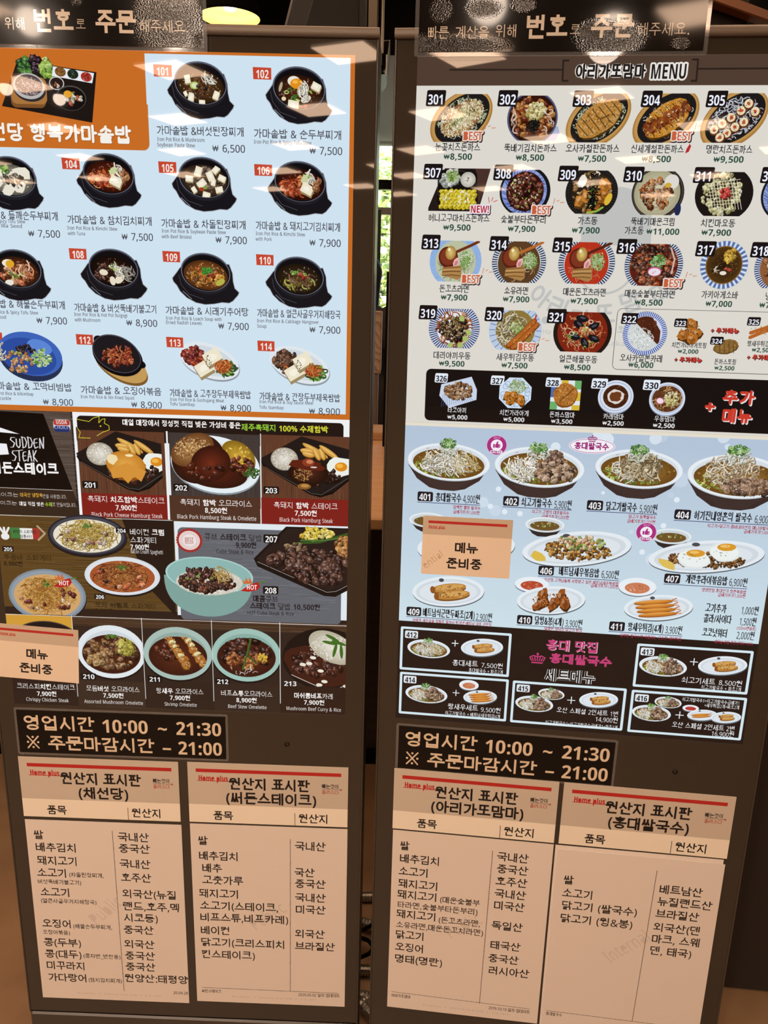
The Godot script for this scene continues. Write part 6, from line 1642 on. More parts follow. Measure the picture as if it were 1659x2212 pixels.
	var light := Color("eeeef0")
	item(s, "타코야끼", 59.5, 450.7, 26.8, "₩5,000", 59.3, 460.5, 28.8, 9.2, light, light)
	item(s, "치킨가라아게", 132.5, 451.5, 41.2, "₩5,000", 138.3, 460.6, 29.7, 9.2, light, light)
	item(s, "돈까스맘마", 202.1, 451.5, 35.0, "₩3,500", 204.7, 460.6, 29.9, 9.2, light, light)
	item(s, "카레맘마", 275.7, 451.2, 28.2, "₩2,500", 275.3, 460.3, 29.5, 9.2, light, light)
	item(s, "우동맘마", 344.8, 451.7, 28.5, "₩2,500", 343.9, 460.7, 29.8, 9.2, light, light)
	for e in [[1.6, 1.6, Color("e6e2e4")], [0.8, 0.8, Color("e6e2e4")], [0.0, 0.0, Color("c93c2c")]]:
		s.put("추가", 431.9 + e[0], 418.4 + e[1], 42.8, 23, e[2], 0.16, 0.0, true)
		s.put("메뉴", 434.0 + e[0], 443.6 + e[1], 40.6, 23, e[2], 0.16, 0.0, true)
		s.put("+", 409.8 + e[0], 431.8 + e[1], 14, 22, e[2], 0.15, 1.4)
	return s.finish()

# ---- the rice noodle menu
func noodle_bowl(s: Sheet, x: float, y: float, rx: float, kind: int, side := true):
	var ry := rx * 0.46
	if side:
		var p := PackedVector2Array([Vector2(x - rx * 0.97, y + ry * 0.2), Vector2(x - rx * 0.75, y + ry * 0.92), Vector2(x - rx * 0.44, y + ry * 1.38), Vector2(x - rx * 0.2, y + ry * 1.5), Vector2(x + rx * 0.16, y + ry * 1.52), Vector2(x + rx * 0.42, y + ry * 1.4), Vector2(x + rx * 0.76, y + ry * 0.92), Vector2(x + rx * 0.97, y + ry * 0.2)])
		s.poly(p, Color("3a2c29"))
		for i in 7: s.line(PackedVector2Array([Vector2(x - rx * (0.55 - i * 0.05), y + ry * (0.95 + i * 0.08)), Vector2(x + rx * 0.1, y + ry * (1.03 + i * 0.075)), Vector2(x + rx * (0.6 - i * 0.06), y + ry * (0.92 + i * 0.08))]), 0.5, Color("4a3a36"))
	s.ell(x, y, rx, ry, Color("c2ccd4"), 0.05)
	s.ell(x, y - 0.6, rx * 0.985, ry * 0.97, Color("e4ecf2"), 0.05)
	s.ell(x, y - 0.4, rx * 0.9, ry * 0.86, Color("d3dce4"), 0.05)
	s.shade(x, y + ry * 0.08, rx * 0.86, ry * 0.78, Color("6d4a1c"), Color("a87a38"), 0.05)
	s.inside(x, y + ry * 0.08, rx * 0.86, ry * 0.78, 0.05)
	var f := rx / 60.0
	s.crumbs(x, y, rx * 0.8, ry * 0.7, 60, 1.3 * f, [Color("8d6a30"), Color("c09a58"), Color("5f4018")])
	s.greens(x - rx * 0.6, y + ry * 0.3, rx * 0.22, ry * 0.4, 40, 1.9 * f, [Color("a9b94a"), Color("6d8a34"), Color("d0d88a")])
	s.greens(x, y + ry * 0.65, rx * 0.5, ry * 0.16, 20, 1.9 * f, [Color("7d9a3a"), Color("4a6a28")])
	s.oval = []
	var pale: Array = [Color("f0ece0"), Color("e2dcca"), Color("d2c6a6"), Color("f7f5ee")]
	if kind == 0:
		s.strands(x, y, rx * 0.55, ry * 0.5, 90, 26 * f, 1.5 * f, pale, 0.9)
		s.strands(x - rx * 0.3, y + ry * 0.1, rx * 0.3, ry * 0.36, 60, 16 * f, 1.7 * f, pale)
		s.strands(x + rx * 0.4, y, rx * 0.3, ry * 0.4, 30, 20 * f, 1.0 * f, [Color("c9b06a"), Color("e2d6b0")], 0.7)
	elif kind == 1:
		s.strands(x - rx * 0.35, y + ry * 0.1, rx * 0.34, ry * 0.46, 80, 20 * f, 1.7 * f, pale, 1.0)
		s.heap(x + rx * 0.36, y + ry * 0.12, rx * 0.42, ry * 0.52, 100, 4.4 * f, [Color("7d5f48"), Color("a8876a"), Color("54402f"), Color("c4a68a")])
		s.heap(x + rx * 0.3, y - ry * 0.5, rx * 0.2, ry * 0.34, 34, 4.2 * f, [Color("8d6a54"), Color("b8957a"), Color("64493a")])
	elif kind == 2:
		s.strands(x, y, rx * 0.6, ry * 0.5, 70, 22 * f, 1.4 * f, pale)
		s.heap(x, y - ry * 0.2, rx * 0.4, ry * 0.62, 90, 4.4 * f, [Color("a8906a"), Color("c9b48e"), Color("8d7450"), Color("dccdae")])
		s.strands(x + rx * 0.1, y - ry * 0.2, rx * 0.4, ry * 0.6, 70, 14 * f, 1.1 * f, [Color("d4c4a0"), Color("a8946a"), Color("6d5a3a")])
	else:
		s.strands(x - rx * 0.1, y - ry * 0.2, rx * 0.5, ry * 0.7, 150, 18 * f, 1.4 * f, [Color("d9c8a8"), Color("c0a884"), Color("a88c68"), Color("ece0cc")])
		s.heap(x + rx * 0.25, y + ry * 0.4, rx * 0.5, ry * 0.36, 90, 4 * f, [Color("8d6a50"), Color("a8856a"), Color("64493a")])
	var hy := y - ry * (0.95 if kind != 3 else 1.2)
	s.strands(x - rx * 0.04, hy + ry * 0.25, rx * 0.22, ry * 0.3, 50, 9 * f, 1.2 * f, [Color("dfe4d4"), Color("eef0e8"), Color("c9d0b4")])
	s.greens(x - rx * 0.04, hy - ry * 0.02, rx * 0.2, ry * 0.24, 54, 1.9 * f, [Color("4d7a34"), Color("7dae54"), Color("2f5a28"), Color("b5cf94")])
	if f > 0.8:
		s.line(PackedVector2Array([Vector2(x - rx * 0.55, y - ry * 0.66), Vector2(x - rx * 0.48, y - ry * 0.72)]), 0.6, Color("b5605a"))

func white_plate(s: Sheet, x: float, y: float, rx: float, ry: float, turn := -0.1):
	s.ell(x + 0.4, y + 1.8, rx, ry, Color("5f6870"), turn)
	s.ell(x, y, rx, ry, Color("e2eaf0"), turn)
	s.ell(x, y + 0.6, rx * 0.9, ry * 0.84, Color("cfd8e0"), turn)
	s.ell(x, y + 1.2, rx * 0.8, ry * 0.72, Color("dbe3ea"), turn)
	s.ell(x - rx * 0.2, y - ry * 0.72, rx * 0.07, ry * 0.12, Color("4a4a50"))

func rolls(s: Sheet, x: float, y: float, f: float):
	for q in [[2.0, -4.5], [7.0, 4.0]]:
		var a := -0.17
		s.ell(x + q[0] * f, y + (q[1] + 2.2) * f, 21 * f, 5.4 * f, Color("7d4f22"), a)
		s.ell(x + q[0] * f, y + q[1] * f, 21 * f, 5.6 * f, Color("b8803c"), a)
		s.ell(x + q[0] * f, y + (q[1] - 1.2) * f, 18 * f, 3.2 * f, Color("d0a05a"), a)
		s.crumbs(x + q[0] * f, y + q[1] * f, 17 * f, 4 * f, 34, 1.3 * f, [Color("c99248"), Color("a06a2c"), Color("dcb578"), Color("8d5a24")])
		s.ell(x + (q[0] - 19) * f, y + (q[1] + 3.4) * f, 3 * f, 4.6 * f, Color("8d5220"), a)

func prawns(s: Sheet, x: float, y: float, f: float, n := 4):
	for i in n:
		var q := Vector2(x + (i - 1.5) * 2.4 * f, y + (i - (n - 1) / 2.0) * 5.4 * f)
		s.ell(q.x, q.y + 1.2 * f, 24 * f, 2.8 * f, Color("8d4a14"), -0.14)
		s.ell(q.x, q.y, 24 * f, 2.8 * f, Color("c47a2c"), -0.14)
		s.ell(q.x - 2 * f, q.y - 0.8 * f, 20 * f, 1.3 * f, Color("dc9a4a"), -0.14)
		s.line(PackedVector2Array([q + Vector2(22 * f, -3.6 * f), q + Vector2(28 * f, -7 * f)]), 1.2 * f, Color("b5602a"))
		s.line(PackedVector2Array([q + Vector2(22 * f, -3.2 * f), q + Vector2(29 * f, -3 * f)]), 1.2 * f, Color("c9793c"))

func sauce(s: Sheet, x: float, y: float, rx: float, ry: float, c: Color):
	s.ell(x, y + 1.6, rx, ry, Color("6d757d"))
	s.ell(x, y, rx, ry, Color("e6edf2"))
	s.ell(x, y + ry * 0.14, rx * 0.66, ry * 0.6, c)
	s.crumbs(x, y + ry * 0.14, rx * 0.5, ry * 0.44, 26, rx * 0.05, [c.lightened(0.2), c.darkened(0.2), c.lightened(0.35)])

func soup_cup(s: Sheet, x: float, y: float):
	s.poly(PackedVector2Array([Vector2(x - 27, y + 2), Vector2(x - 17, y + 14), Vector2(x - 9, y + 18), Vector2(x + 9, y + 18), Vector2(x + 17, y + 14), Vector2(x + 27, y + 2)]), Color("2f2725"))
	s.ell(x, y, 28, 11.5, Color("e2eaee"))
	s.ell(x, y + 0.6, 25, 9.8, Color("cbd4da"))
	s.ell(x, y + 1.8, 21, 7, Color("6d5228"))
	s.greens(x, y - 1, 17, 4, 14, 1.4, [Color("8d9a4a"), Color("c9c88a"), Color("4f5f24")])

func menu_line(s: Sheet, tag: String, tx: float, ty: float, name: String, nx: float, ny: float, nw: float, price: String, px: float, py: float, pw: float):
	var ink := Color("17191f")
	s.put(name, nx, ny, nw, 15.2, ink, 0.105)
	s.put(price, px, py, pw, 15.2, ink, 0.09)
	if tag == "": return
	black_tag(s, tag, tx, ty, 22.5, 14.4, Color("1a1a22"))
	s.line(PackedVector2Array([Vector2(tx, ty + 9), Vector2(px + pw, ty + 9)]), 0.8, Color("2a2f5f"))

func thumb_seal(s: Sheet, x: float, y: float):
	s.ell(x, y, 14.4, 14.2, Color("e8c4dc"))
	s.ell(x, y, 13.8, 13.6, Color("a8307d"))
	s.ell(x, y, 8.4, 8.2, Color("f2eef4"))
	s.put("BEST", x - 5, y - 10.8, 10, 4.4, Color("e4b8d4"), 0.08)
	s.rrect(x - 8.5, y + 7.4, 17, 4.2, 1.5, Color("f2eef4"))
	s.put("홍대쌀국수", x - 7.5, y + 9.5, 15, 3.6, Color("8d2a6a"), 0.13)
	s.rrect(x - 5, y - 1.6, 2.4, 5.4, 0.5, Color("a8307d"))
	s.rrect(x - 2, y - 1.6, 7, 5.4, 1.2, Color("a8307d"))
	s.poly(PackedVector2Array([Vector2(x - 2, y), Vector2(x + 0.6, y - 5.6), Vector2(x + 2.2, y - 5), Vector2(x + 1.6, y - 1)]), Color("a8307d"))
	for i in 3: s.rect(x + 2.6, y - 0.3 + i * 1.5, 2.4, 0.35, Color("f2eef4"))

func crown(s: Sheet, x: float, y: float, w: float, c: Color):
	s.rect(x - w * 0.36, y + w * 0.3, w * 0.72, w * 0.09, c)
	for i in 5:
		var a := -PI / 2 + (i - 2) * 0.52
		s.line(PackedVector2Array([Vector2(x + (i - 2) * w * 0.12, y + w * 0.22), Vector2(x, y + w * 0.2) + Vector2.from_angle(a) * w * 0.38]), w * 0.07, c)
	s.line(PackedVector2Array([Vector2(x - w * 0.36, y + w * 0.22), Vector2(x - w * 0.48, y - w * 0.02), Vector2(x - w * 0.24, y - w * 0.14), Vector2(x, y - w * 0.06), Vector2(x + w * 0.24, y - w * 0.14), Vector2(x + w * 0.48, y - w * 0.02), Vector2(x + w * 0.36, y + w * 0.22)]), w * 0.07, c)
	s.ell(x, y - w * 0.26, w * 0.08, w * 0.08, c)

func draw_rice_noodles() -> ImageTexture:
	var s := Sheet.new(0, 470.4, 529.2, 470.4, 3.6, Color("221813"), 14)
	s.rect(0, 470.4, 529.2, 8, Color("e4dccb"))
	var y0 := 475.2
	var y1 := 774.5
	for i in 30:
		var t := i / 29.0
		s.rect(0, y0 + (y1 - y0) * i / 30.0, 529.2, (y1 - y0) / 30.0 + 1, Color("b3c4d8").lerp(Color("cbdfe8"), t))
	s.window(0, y0, 529.2, y1 - y0)
	for i in 46:
		var q := s.spot(303.0, 556.2, 230, 110)
		var r := s.rng.randf_range(2, 11)
		s.ell(q.x, q.y, r, r, Color("bccde0").lerp(Color("dbe6f0"), s.rng.randf()))
	for q in [[138.1, 562.5], [127.7, 588.6], [148.9, 595.8], [171.0, 597.4], [388.5, 565.4], [349.1, 645.2], [374.4, 604.2]]: s.ell(q[0], q[1], 4, 4, Color("dfeaf4"))
	s.whole()
	noodle_bowl(s, 64.3, 526.5, 60, 0)
	noodle_bowl(s, 193.6, 527.9, 64, 1)
	noodle_bowl(s, 331.8, 524.0, 61, 2)
	noodle_bowl(s, 465.6, 528.8, 68, 3)
	thumb_seal(s, 131.5, 498.6)
	s.ell(264.4, 494.0, 32, 11, Color("f0eef4"))
	s.ell(264.4, 494.0, 30.6, 10, Color("a8307d"))
	s.ell(264.4, 494.0, 30, 9.4, Color("f0eef4"))
	s.put("홍대쌀국수", 240.2, 494.0, 47.7, 11.5, Color("97286f"), 0.14)
	crown(s, 264.0, 482.9, 13, Color("97286f"))
	soup_cup(s, 38.4, 614.4)
	white_plate(s, 95.5, 652.5, 72, 27, -0.1)
	menu_line(s, "401", 21.4, 578.8, "홍대쌀국수", 47.9, 578.6, 37.7, "4,900원", 87.7, 578.9, 25.4)
	menu_line(s, "402", 145.8, 579.3, "쇠고기쌀국수", 171.8, 579.6, 44.0, "5,900원", 218.7, 580.4, 25.5)
	menu_line(s, "403", 265.0, 579.3, "닭고기쌀국수", 291.8, 579.5, 43.7, "5,900원", 338.4, 580.2, 25.5)
	menu_line(s, "404", 387.7, 586.4, "허기진내영혼의 쌀국수", 414.7, 586.2, 79.6, "6,900원", 497.4, 587.2, 26.1)
	var red := Color("a3283f")
	for t in [["담백한 웰빙 쌀국수", 74.1, 590.4, 39.6], ["곱배기추가1,000원", 74.4, 597.4, 39.0], ["쇠고기 고명의 대표쌀국수", 187.9, 590.9, 53.2], ["곱배기추가1,000원", 202.3, 597.4, 39.4], ["닭고기 듬뿍쌀국수", 324.7, 590.8, 38.5], ["곱배기추가1,000원", 323.4, 597.7, 39.8], ["쇠고기+닭고기 콤비네이션의 매니아쌀국수", 434.7, 598.4, 88.9], ["곱배기추가1,000원", 485.4, 604.4, 39.9], ["오산점 고객님들께 사랑받고 싶은 베트남새우볶음밥", 213.1, 693.6, 107.7], ["곱배기추가1,000원", 281.2, 698.6, 40.4], ["영양만점 홍대인기 청춘볶음밥", 439.0, 694.8, 62.1], ["곱배기추가1,000원", 462.4, 701.1, 39.0], ["야채와 새우살을 찹쌀로 말아서 튀겨낸 베트남 대표 군만두", 20.9, 771.0, 120.3], ["달콤한 양념의 닭고기 튀김", 219.6, 771.2, 55.7], ["담백한 쌀국수와 어울리는 고소한 새우튀김", 330.8, 773.8, 88.9], ["(350ml캔음료)", 495.5, 750.3, 27.0], ["베트남 리얼 코코넛워터 100%", 466.6, 774.0, 55.2]]:
		s.put(t[0], t[1], t[2] + 2.0, t[3], 6.4, red, 0.095)
	# fried rice
	soup_cup(s, 207.9, 612.1)
	white_plate(s, 255.8, 645.8, 78, 26, -0.14)
	s.heap(256.0, 648.7, 50, 14, 260, 2.6, [Color("8d5a24"), Color("6d4218"), Color("b07c38"), Color("54320f"), Color("c99a4a")])
	s.heap(261.5, 635.7, 34, 10, 80, 3, [Color("d9b08a"), Color("c98a5a"), Color("6d8a34"), Color("a9b96a"), Color("e4cdb0")])
	s.crumbs(259.2, 647.1, 46, 14, 40, 1.8, [Color("dfa838"), Color("d0902a")])
	s.poly(s.lump(202.3, 660.4, 12, 7, 0.4, 0.12), Color("d9b84a"))
	soup_cup(s, 387.1, 619.4)
	thumb_seal(s, 351.7, 615.1)
	white_plate(s, 438.6, 646.8, 80, 24, -0.12)
	s.heap(439.2, 651.7, 56, 11, 240, 2.6, [Color("7d4f24"), Color("5f3a18"), Color("a06d34"), Color("4a2c10")])
	for q in [[421.7, 650.7, 24.0], [463.2, 639.1, 22.0]]:
		s.poly(s.lump(q[0], q[1], q[2], 14, 0.1, 0.08, 14), Color("dfe6e4"))
		s.poly(s.lump(q[0], q[1], q[2] * 0.9, 12, 0.1, 0.06, 14), Color("eaf0ee"))
		s.ell(q[0] + 2, q[1] - 8, 13, 5.6, Color("d9982c"), -0.05)
		s.ell(q[0], q[1] - 9.5, 7, 2.2, Color("ecc06a"), -0.05)
		s.crumbs(q[0], q[1] - 2, q[2] * 0.7, 9, 14, 1.0, [Color("4a6a34"), Color("8d8a5a"), Color("c9a878")])
	s.poly(s.lump(385.4, 661.3, 15, 6, 0.45, 0.12), Color("dcbc5a"))
	menu_line(s, "406", 203.9, 681.8, "베트남새우볶음밥", 233.5, 681.0, 58.4, "6,500원", 294.9, 681.7, 25.7)
	menu_line(s, "407", 384.5, 682.6, "계란후라이볶음밥", 414.6, 681.6, 58.4, "6,900원", 475.4, 682.3, 26.1)
	# snacks
	white_plate(s, 72.8, 723.7, 54, 24, -0.08)
	rolls(s, 70.8, 723.9, 1.25)
	sauce(s, 196.1, 704.7, 25, 12, Color("b5482a"))
	white_plate(s, 225.6, 727.6, 50, 22, -0.1)
	for q in [[-12, -8, 11], [-14, 6, 11], [4, 4, 12], [14, -6, 13], [20, 4, 11], [-20, 10, 8]]: s.chunk(225.6 + q[0], 727.6 + q[1], q[2], Color("96501f"), 0.6)
	s.crumbs(225.6, 727.6, 26, 11, 90, 1.4, [Color("7d3a14"), Color("b5702f"), Color("5f2a10"), Color("c98a48")])
	sauce(s, 348.1, 698.5, 27, 14, Color("c97a54"))
	white_plate(s, 381.1, 728.7, 49, 20, -0.1)
	prawns(s, 377.3, 729.7, 1.15)
	menu_line(s, "409", 11.1, 759.3, "베트남식군만두짜조(2개)", 35.9, 759.3, 78.9, "2,900원", 116.5, 760.9, 24.9)
	menu_line(s, "410", 178.2, 761.2, "닭윙&봉(4개)", 204.4, 760.8, 42.8, "3,900원", 249.6, 761.9, 25.7)
	menu_line(s, "411", 313.9, 762.0, "왕새우튀김(4개)", 340.8, 761.2, 51.7, "3,900원", 394.9, 761.9, 25.0)
	menu_line(s, "", 0, 0, "고기추가", 447.7, 723.9, 29.7, "1,000원", 497.8, 724.2, 25.0)
	menu_line(s, "", 0, 0, "콜라/사이다", 447.2, 740.2, 39.5, "1,500원", 497.6, 741.5, 24.4)
	menu_line(s, "", 0, 0, "코코넛워터", 447.9, 762.1, 35.8, "2,000원", 496.6, 763.3, 25.8)
	# set menus in frames
	var frames := [[3.4, 784.8, 172.0, 856.8], [4.4, 860.7, 172.7, 932.5], [178.7, 861.7, 349.8, 932.9], [357.4, 787.0, 524.4, 857.5], [357.2, 862.8, 525.5, 933.8]]
	for q in frames:
		s.rrect(q[0], q[1], q[2] - q[0], q[3] - q[1], 2.5, Color("d3e6ee"))
		s.rrect(q[0] + 4, q[1] + 4, q[2] - q[0] - 8, q[3] - q[1] - 8, 0.6, Color("231814"))
	var lamp := Color("e2eaee")
	var cross := [[87.3, 807.0, 8.0], [92.8, 889.9, 8.0], [269.0, 887.9, 9.5], [441.8, 810.5, 9.0], [431.5, 899.1, 9.5]]
	for q in cross:
		s.rect(q[0] - q[2] * 0.65, q[1] - 0.7, q[2] * 1.3, 1.4, lamp)
		s.rect(q[0] - 0.7, q[1] - q[2] * 0.65, 1.4, q[2] * 1.3, lamp)
	noodle_bowl(s, 47.4, 819.2, 33, 0, false)
	white_plate(s, 128.4, 810.8, 32, 14.5, -0.1)
	rolls(s, 127.8, 811.6, 0.72)
	noodle_bowl(s, 46.9, 896.0, 33, 1, false)
	sauce(s, 112.1, 874.9, 15, 8.5, Color("c97a54"))
	white_plate(s, 130.3, 893.9, 26, 11.5, -0.1)
	prawns(s, 130.4, 894.7, 0.66)
	noodle_bowl(s, 238.3, 880.3, 20, 1, false)
	noodle_bowl(s, 213.7, 898.8, 29, 1, false)
	white_plate(s, 309.7, 883.7, 29, 13, -0.1)
	rolls(s, 309.8, 884.5, 0.66)
	noodle_bowl(s, 398.2, 821.4, 35, 1, false)
	white_plate(s, 483.3, 813.3, 35, 15, -0.1)
	rolls(s, 484.1, 814.0, 0.78)
	noodle_bowl(s, 412.3, 879.8, 20, 1, false)
	noodle_bowl(s, 389.9, 899.6, 29, 1, false)
	sauce(s, 446.3, 886.2, 12, 5.4, Color("b5322a"))
	white_plate(s, 464.4, 896.3, 22, 9, -0.1)
	prawns(s, 463.9, 897.1, 0.56, 2)
	white_plate(s, 499.0, 897.2, 22, 9.5, -0.1)
	rolls(s, 498.3, 897.2, 0.5)
	for t in [["412", 10.2, 797.3], ["414", 10.5, 872.8], ["415", 185.1, 873.7], ["413", 363.4, 799.3], ["416", 363.3, 875.4]]: black_tag(s, t[0], t[1], t[2], 20, 12.4, Color("dfe6ea"), Color("17191f"))
	var white := Color("eceef0")
	for t in [["홍대세트", 84.7, 838.8, 39.6, 11.5], ["7,500원", 128.7, 839.5, 34.4, 10.5], ["홍대쌀국수 + 파조2개", 110.2, 849.5, 52.8, 7.6], ["왕새우세트", 81.1, 913.5, 47.4, 11.5], ["9,500원", 132.3, 914.6, 32.0, 10.5], ["쇠고기쌀국수 + 베트남새우튀김4개", 77.3, 925.0, 86.1, 7.6], ["오산 스페셜 2인세트 1번", 248.4, 905.3, 93.5, 10.5], ["14,900원", 307.3, 916.1, 35.2, 10.5], ["쇠고기쌀국수1+쇠고기쌀국수곱배기1+파조2개", 232.6, 928.1, 110.0, 7.6], ["쇠고기세트", 427.6, 840.6, 49.1, 11.5], ["8,500원", 481.1, 840.6, 34.9, 11], ["쇠고기쌀국수 + 파조2개", 457.0, 850.0, 58.1, 7.8], ["쇠고기쌀국수1+쇠고기쌀국수곱배기1", 432.2, 872.3, 83.8, 7.6], ["+새우튀김2개+짜조2개", 465.3, 879.4, 51.1, 7.6], ["오산 스페셜 2인세트 2번", 422.3, 915.4, 92.7, 11], ["16,900원", 481.2, 925.3, 34.2, 10.5]]:
		s.put(t[0], t[1], t[2], t[3], t[4], white, 0.09)
	var pink := Color("c23f74")
	for e in [[0.9, Color("ecdfe6")], [0.0, pink]]:
		s.put("홍대 맛집", 224.5 + e[0], 798.5 + e[0] * 0.6, 77.6, 20, e[1], 0.13)
	s.put("홍대쌀국수", 231.1, 820.1, 92.8, 19, pink, 0.16)
	crown(s, 212.9, 821.3, 24, pink)
	for e in [[2.0, Color("e9e9ea")], [0.0, Color("1b1411")]]: s.put("세트메뉴", 225.6, 848.0, 76.4, 23.5, e[1], 0.10, e[0])
	return s.finish()
# ------------------------------------------------------------------ drawing flat print into textures
class Sheet:
	var im: Image
	var k := 1.0
	var ox := 0.0
	var oy := 0.0
	var cut := Rect2i()
	var oval := []          # [cx, cy, rx, ry, turn] in pixels: nothing is drawn outside it
	var rng := RandomNumberGenerator.new()
	func _init(x: float, y: float, w: float, h: float, per_mm: float, bg: Color, s := 1):
		k = per_mm * 2.0
		ox = x
		oy = y
		im = Image.create(int(w * per_mm) * 2, int(h * per_mm) * 2, false, Image.FORMAT_RGB8)
		im.fill(bg)
		cut = Rect2i(0, 0, im.get_width(), im.get_height())
		rng.seed = s
	func window(x: float, y: float, w: float, h: float):
		cut = Rect2i(int((x - ox) * k), int((y - oy) * k), int(w * k), int(h * k)).intersection(Rect2i(0, 0, im.get_width(), im.get_height()))
	func whole():
		cut = Rect2i(0, 0, im.get_width(), im.get_height())
		oval = []
	func inside(cx: float, cy: float, rx: float, ry: float, turn := 0.0):
		oval = [(cx - ox) * k, (cy - oy) * k, rx * k, ry * k, turn]
	func span(y: int, x0: float, x1: float, c: Color):
		if y < cut.position.y or y >= cut.end.y: return
		if oval.size():
			var dy: float = y + 0.5 - oval[1]
			var s := sin(oval[4])
			var q := cos(oval[4])
			var a: float = q * q / (oval[2] * oval[2]) + s * s / (oval[3] * oval[3])
			var b: float = 2.0 * dy * s * q * (1.0 / (oval[2] * oval[2]) - 1.0 / (oval[3] * oval[3]))
			var e: float = dy * dy * (s * s / (oval[2] * oval[2]) + q * q / (oval[3] * oval[3])) - 1.0
			var d := b * b - 4.0 * a * e
			if d <= 0.0: return
			d = sqrt(d)
			x0 = maxf(x0, oval[0] + (-b - d) / (2.0 * a))
			x1 = minf(x1, oval[0] + (-b + d) / (2.0 * a))
		var i0 := maxi(int(round(x0)), cut.position.x)
		var i1 := mini(int(round(x1)), cut.end.x)
		if i1 > i0: im.fill_rect(Rect2i(i0, y, i1 - i0, 1), c)
	func fill(polys: Array, c: Color):
		var lo := 1e9
		var hi := -1e9
		for p in polys:
			for v in p:
				lo = minf(lo, v.y)
				hi = maxf(hi, v.y)
		var r0 := maxi(int(floor((lo - oy) * k)), cut.position.y)
		var r1 := mini(int(ceil((hi - oy) * k)), cut.end.y)
		if r1 <= r0: return
		var rows := []
		rows.resize(r1 - r0)
		for i in rows.size(): rows[i] = PackedFloat32Array()
		for p in polys:
			var n: int = p.size()
			for i in n:
				var a: Vector2 = (p[i] - Vector2(ox, oy)) * k
				var b: Vector2 = (p[(i + 1) % n] - Vector2(ox, oy)) * k
				if a.y > b.y:
					var t := a
					a = b
					b = t
				var j0 := maxi(int(ceil(a.y - 0.5)), r0)
				var j1 := mini(int(ceil(b.y - 0.5)), r1)
				if j1 <= j0: continue
				var m := (b.x - a.x) / (b.y - a.y)
				for j in range(j0, j1): rows[j - r0].append(a.x + (j + 0.5 - a.y) * m)
		for j in rows.size():
			var xs: PackedFloat32Array = rows[j]
			xs.sort()
			for i in range(0, xs.size() - 1, 2): span(r0 + j, xs[i], xs[i + 1], c)
	func rect(x: float, y: float, w: float, h: float, c: Color):
		if oval.size():
			fill([PackedVector2Array([Vector2(x, y), Vector2(x + w, y), Vector2(x + w, y + h), Vector2(x, y + h)])], c)
			return
		var a := Vector2i(int(round((x - ox) * k)), int(round((y - oy) * k)))
		var b := Vector2i(int(round((x + w - ox) * k)), int(round((y + h - oy) * k)))
		var q := Rect2i(a, b - a).intersection(cut)
		if q.has_area(): im.fill_rect(q, c)
	func round_points(x: float, y: float, w: float, h: float, r: float) -> PackedVector2Array:
		var p := PackedVector2Array()
		for q in 4:
			var o := Vector2(x + (w - r if q in [0, 3] else r), y + (h - r if q < 2 else r))
			for i in 7: p.append(o + Vector2.from_angle((q + i / 6.0) * PI / 2.0) * r)
		return p
	func rrect(x: float, y: float, w: float, h: float, r: float, c: Color):
		fill([round_points(x, y, w, h, r)], c)
	func oval_points(cx: float, cy: float, rx: float, ry: float, turn := 0.0, n := 40) -> PackedVector2Array:
		var p := PackedVector2Array()
		for i in n: p.append(Vector2(cx, cy) + (Vector2.from_angle(TAU * i / n) * Vector2(rx, ry)).rotated(turn))
		return p
	func ell(cx: float, cy: float, rx: float, ry: float, c: Color, turn := 0.0):
		fill([oval_points(cx, cy, rx, ry, turn, 16 if rx * k < 10.0 else 40)], c)
	func shade(cx: float, cy: float, rx: float, ry: float, a: Color, b: Color, turn := 0.0, n := 7):
		for i in n: ell(cx, cy, rx * (1.0 - i / float(n)), ry * (1.0 - i / float(n)), a.lerp(b, i / float(n - 1)), turn)
	func ring(cx: float, cy: float, rx: float, ry: float, w: float, c: Color, turn := 0.0):
		fill([oval_points(cx, cy, rx + w / 2, ry + w / 2, turn), oval_points(cx, cy, rx - w / 2, ry - w / 2, turn)], c)
	func poly(p: PackedVector2Array, c: Color):
		fill([p], c)
	func line(p: PackedVector2Array, w: float, c: Color, soft := true):
		fill(Geometry2D.offset_polyline(p, w / 2.0, Geometry2D.JOIN_ROUND if soft else Geometry2D.JOIN_MITER, Geometry2D.END_ROUND if soft else Geometry2D.END_SQUARE), c)
	func finish() -> ImageTexture:
		im.resize(im.get_width() / 2, im.get_height() / 2, Image.INTERPOLATE_BILINEAR)
		return ImageTexture.create_from_image(im)
	# ---- lettering: Korean syllables from strokes, the rest from the outlines of the system font
	static var latin := {}
	static var faces := {}
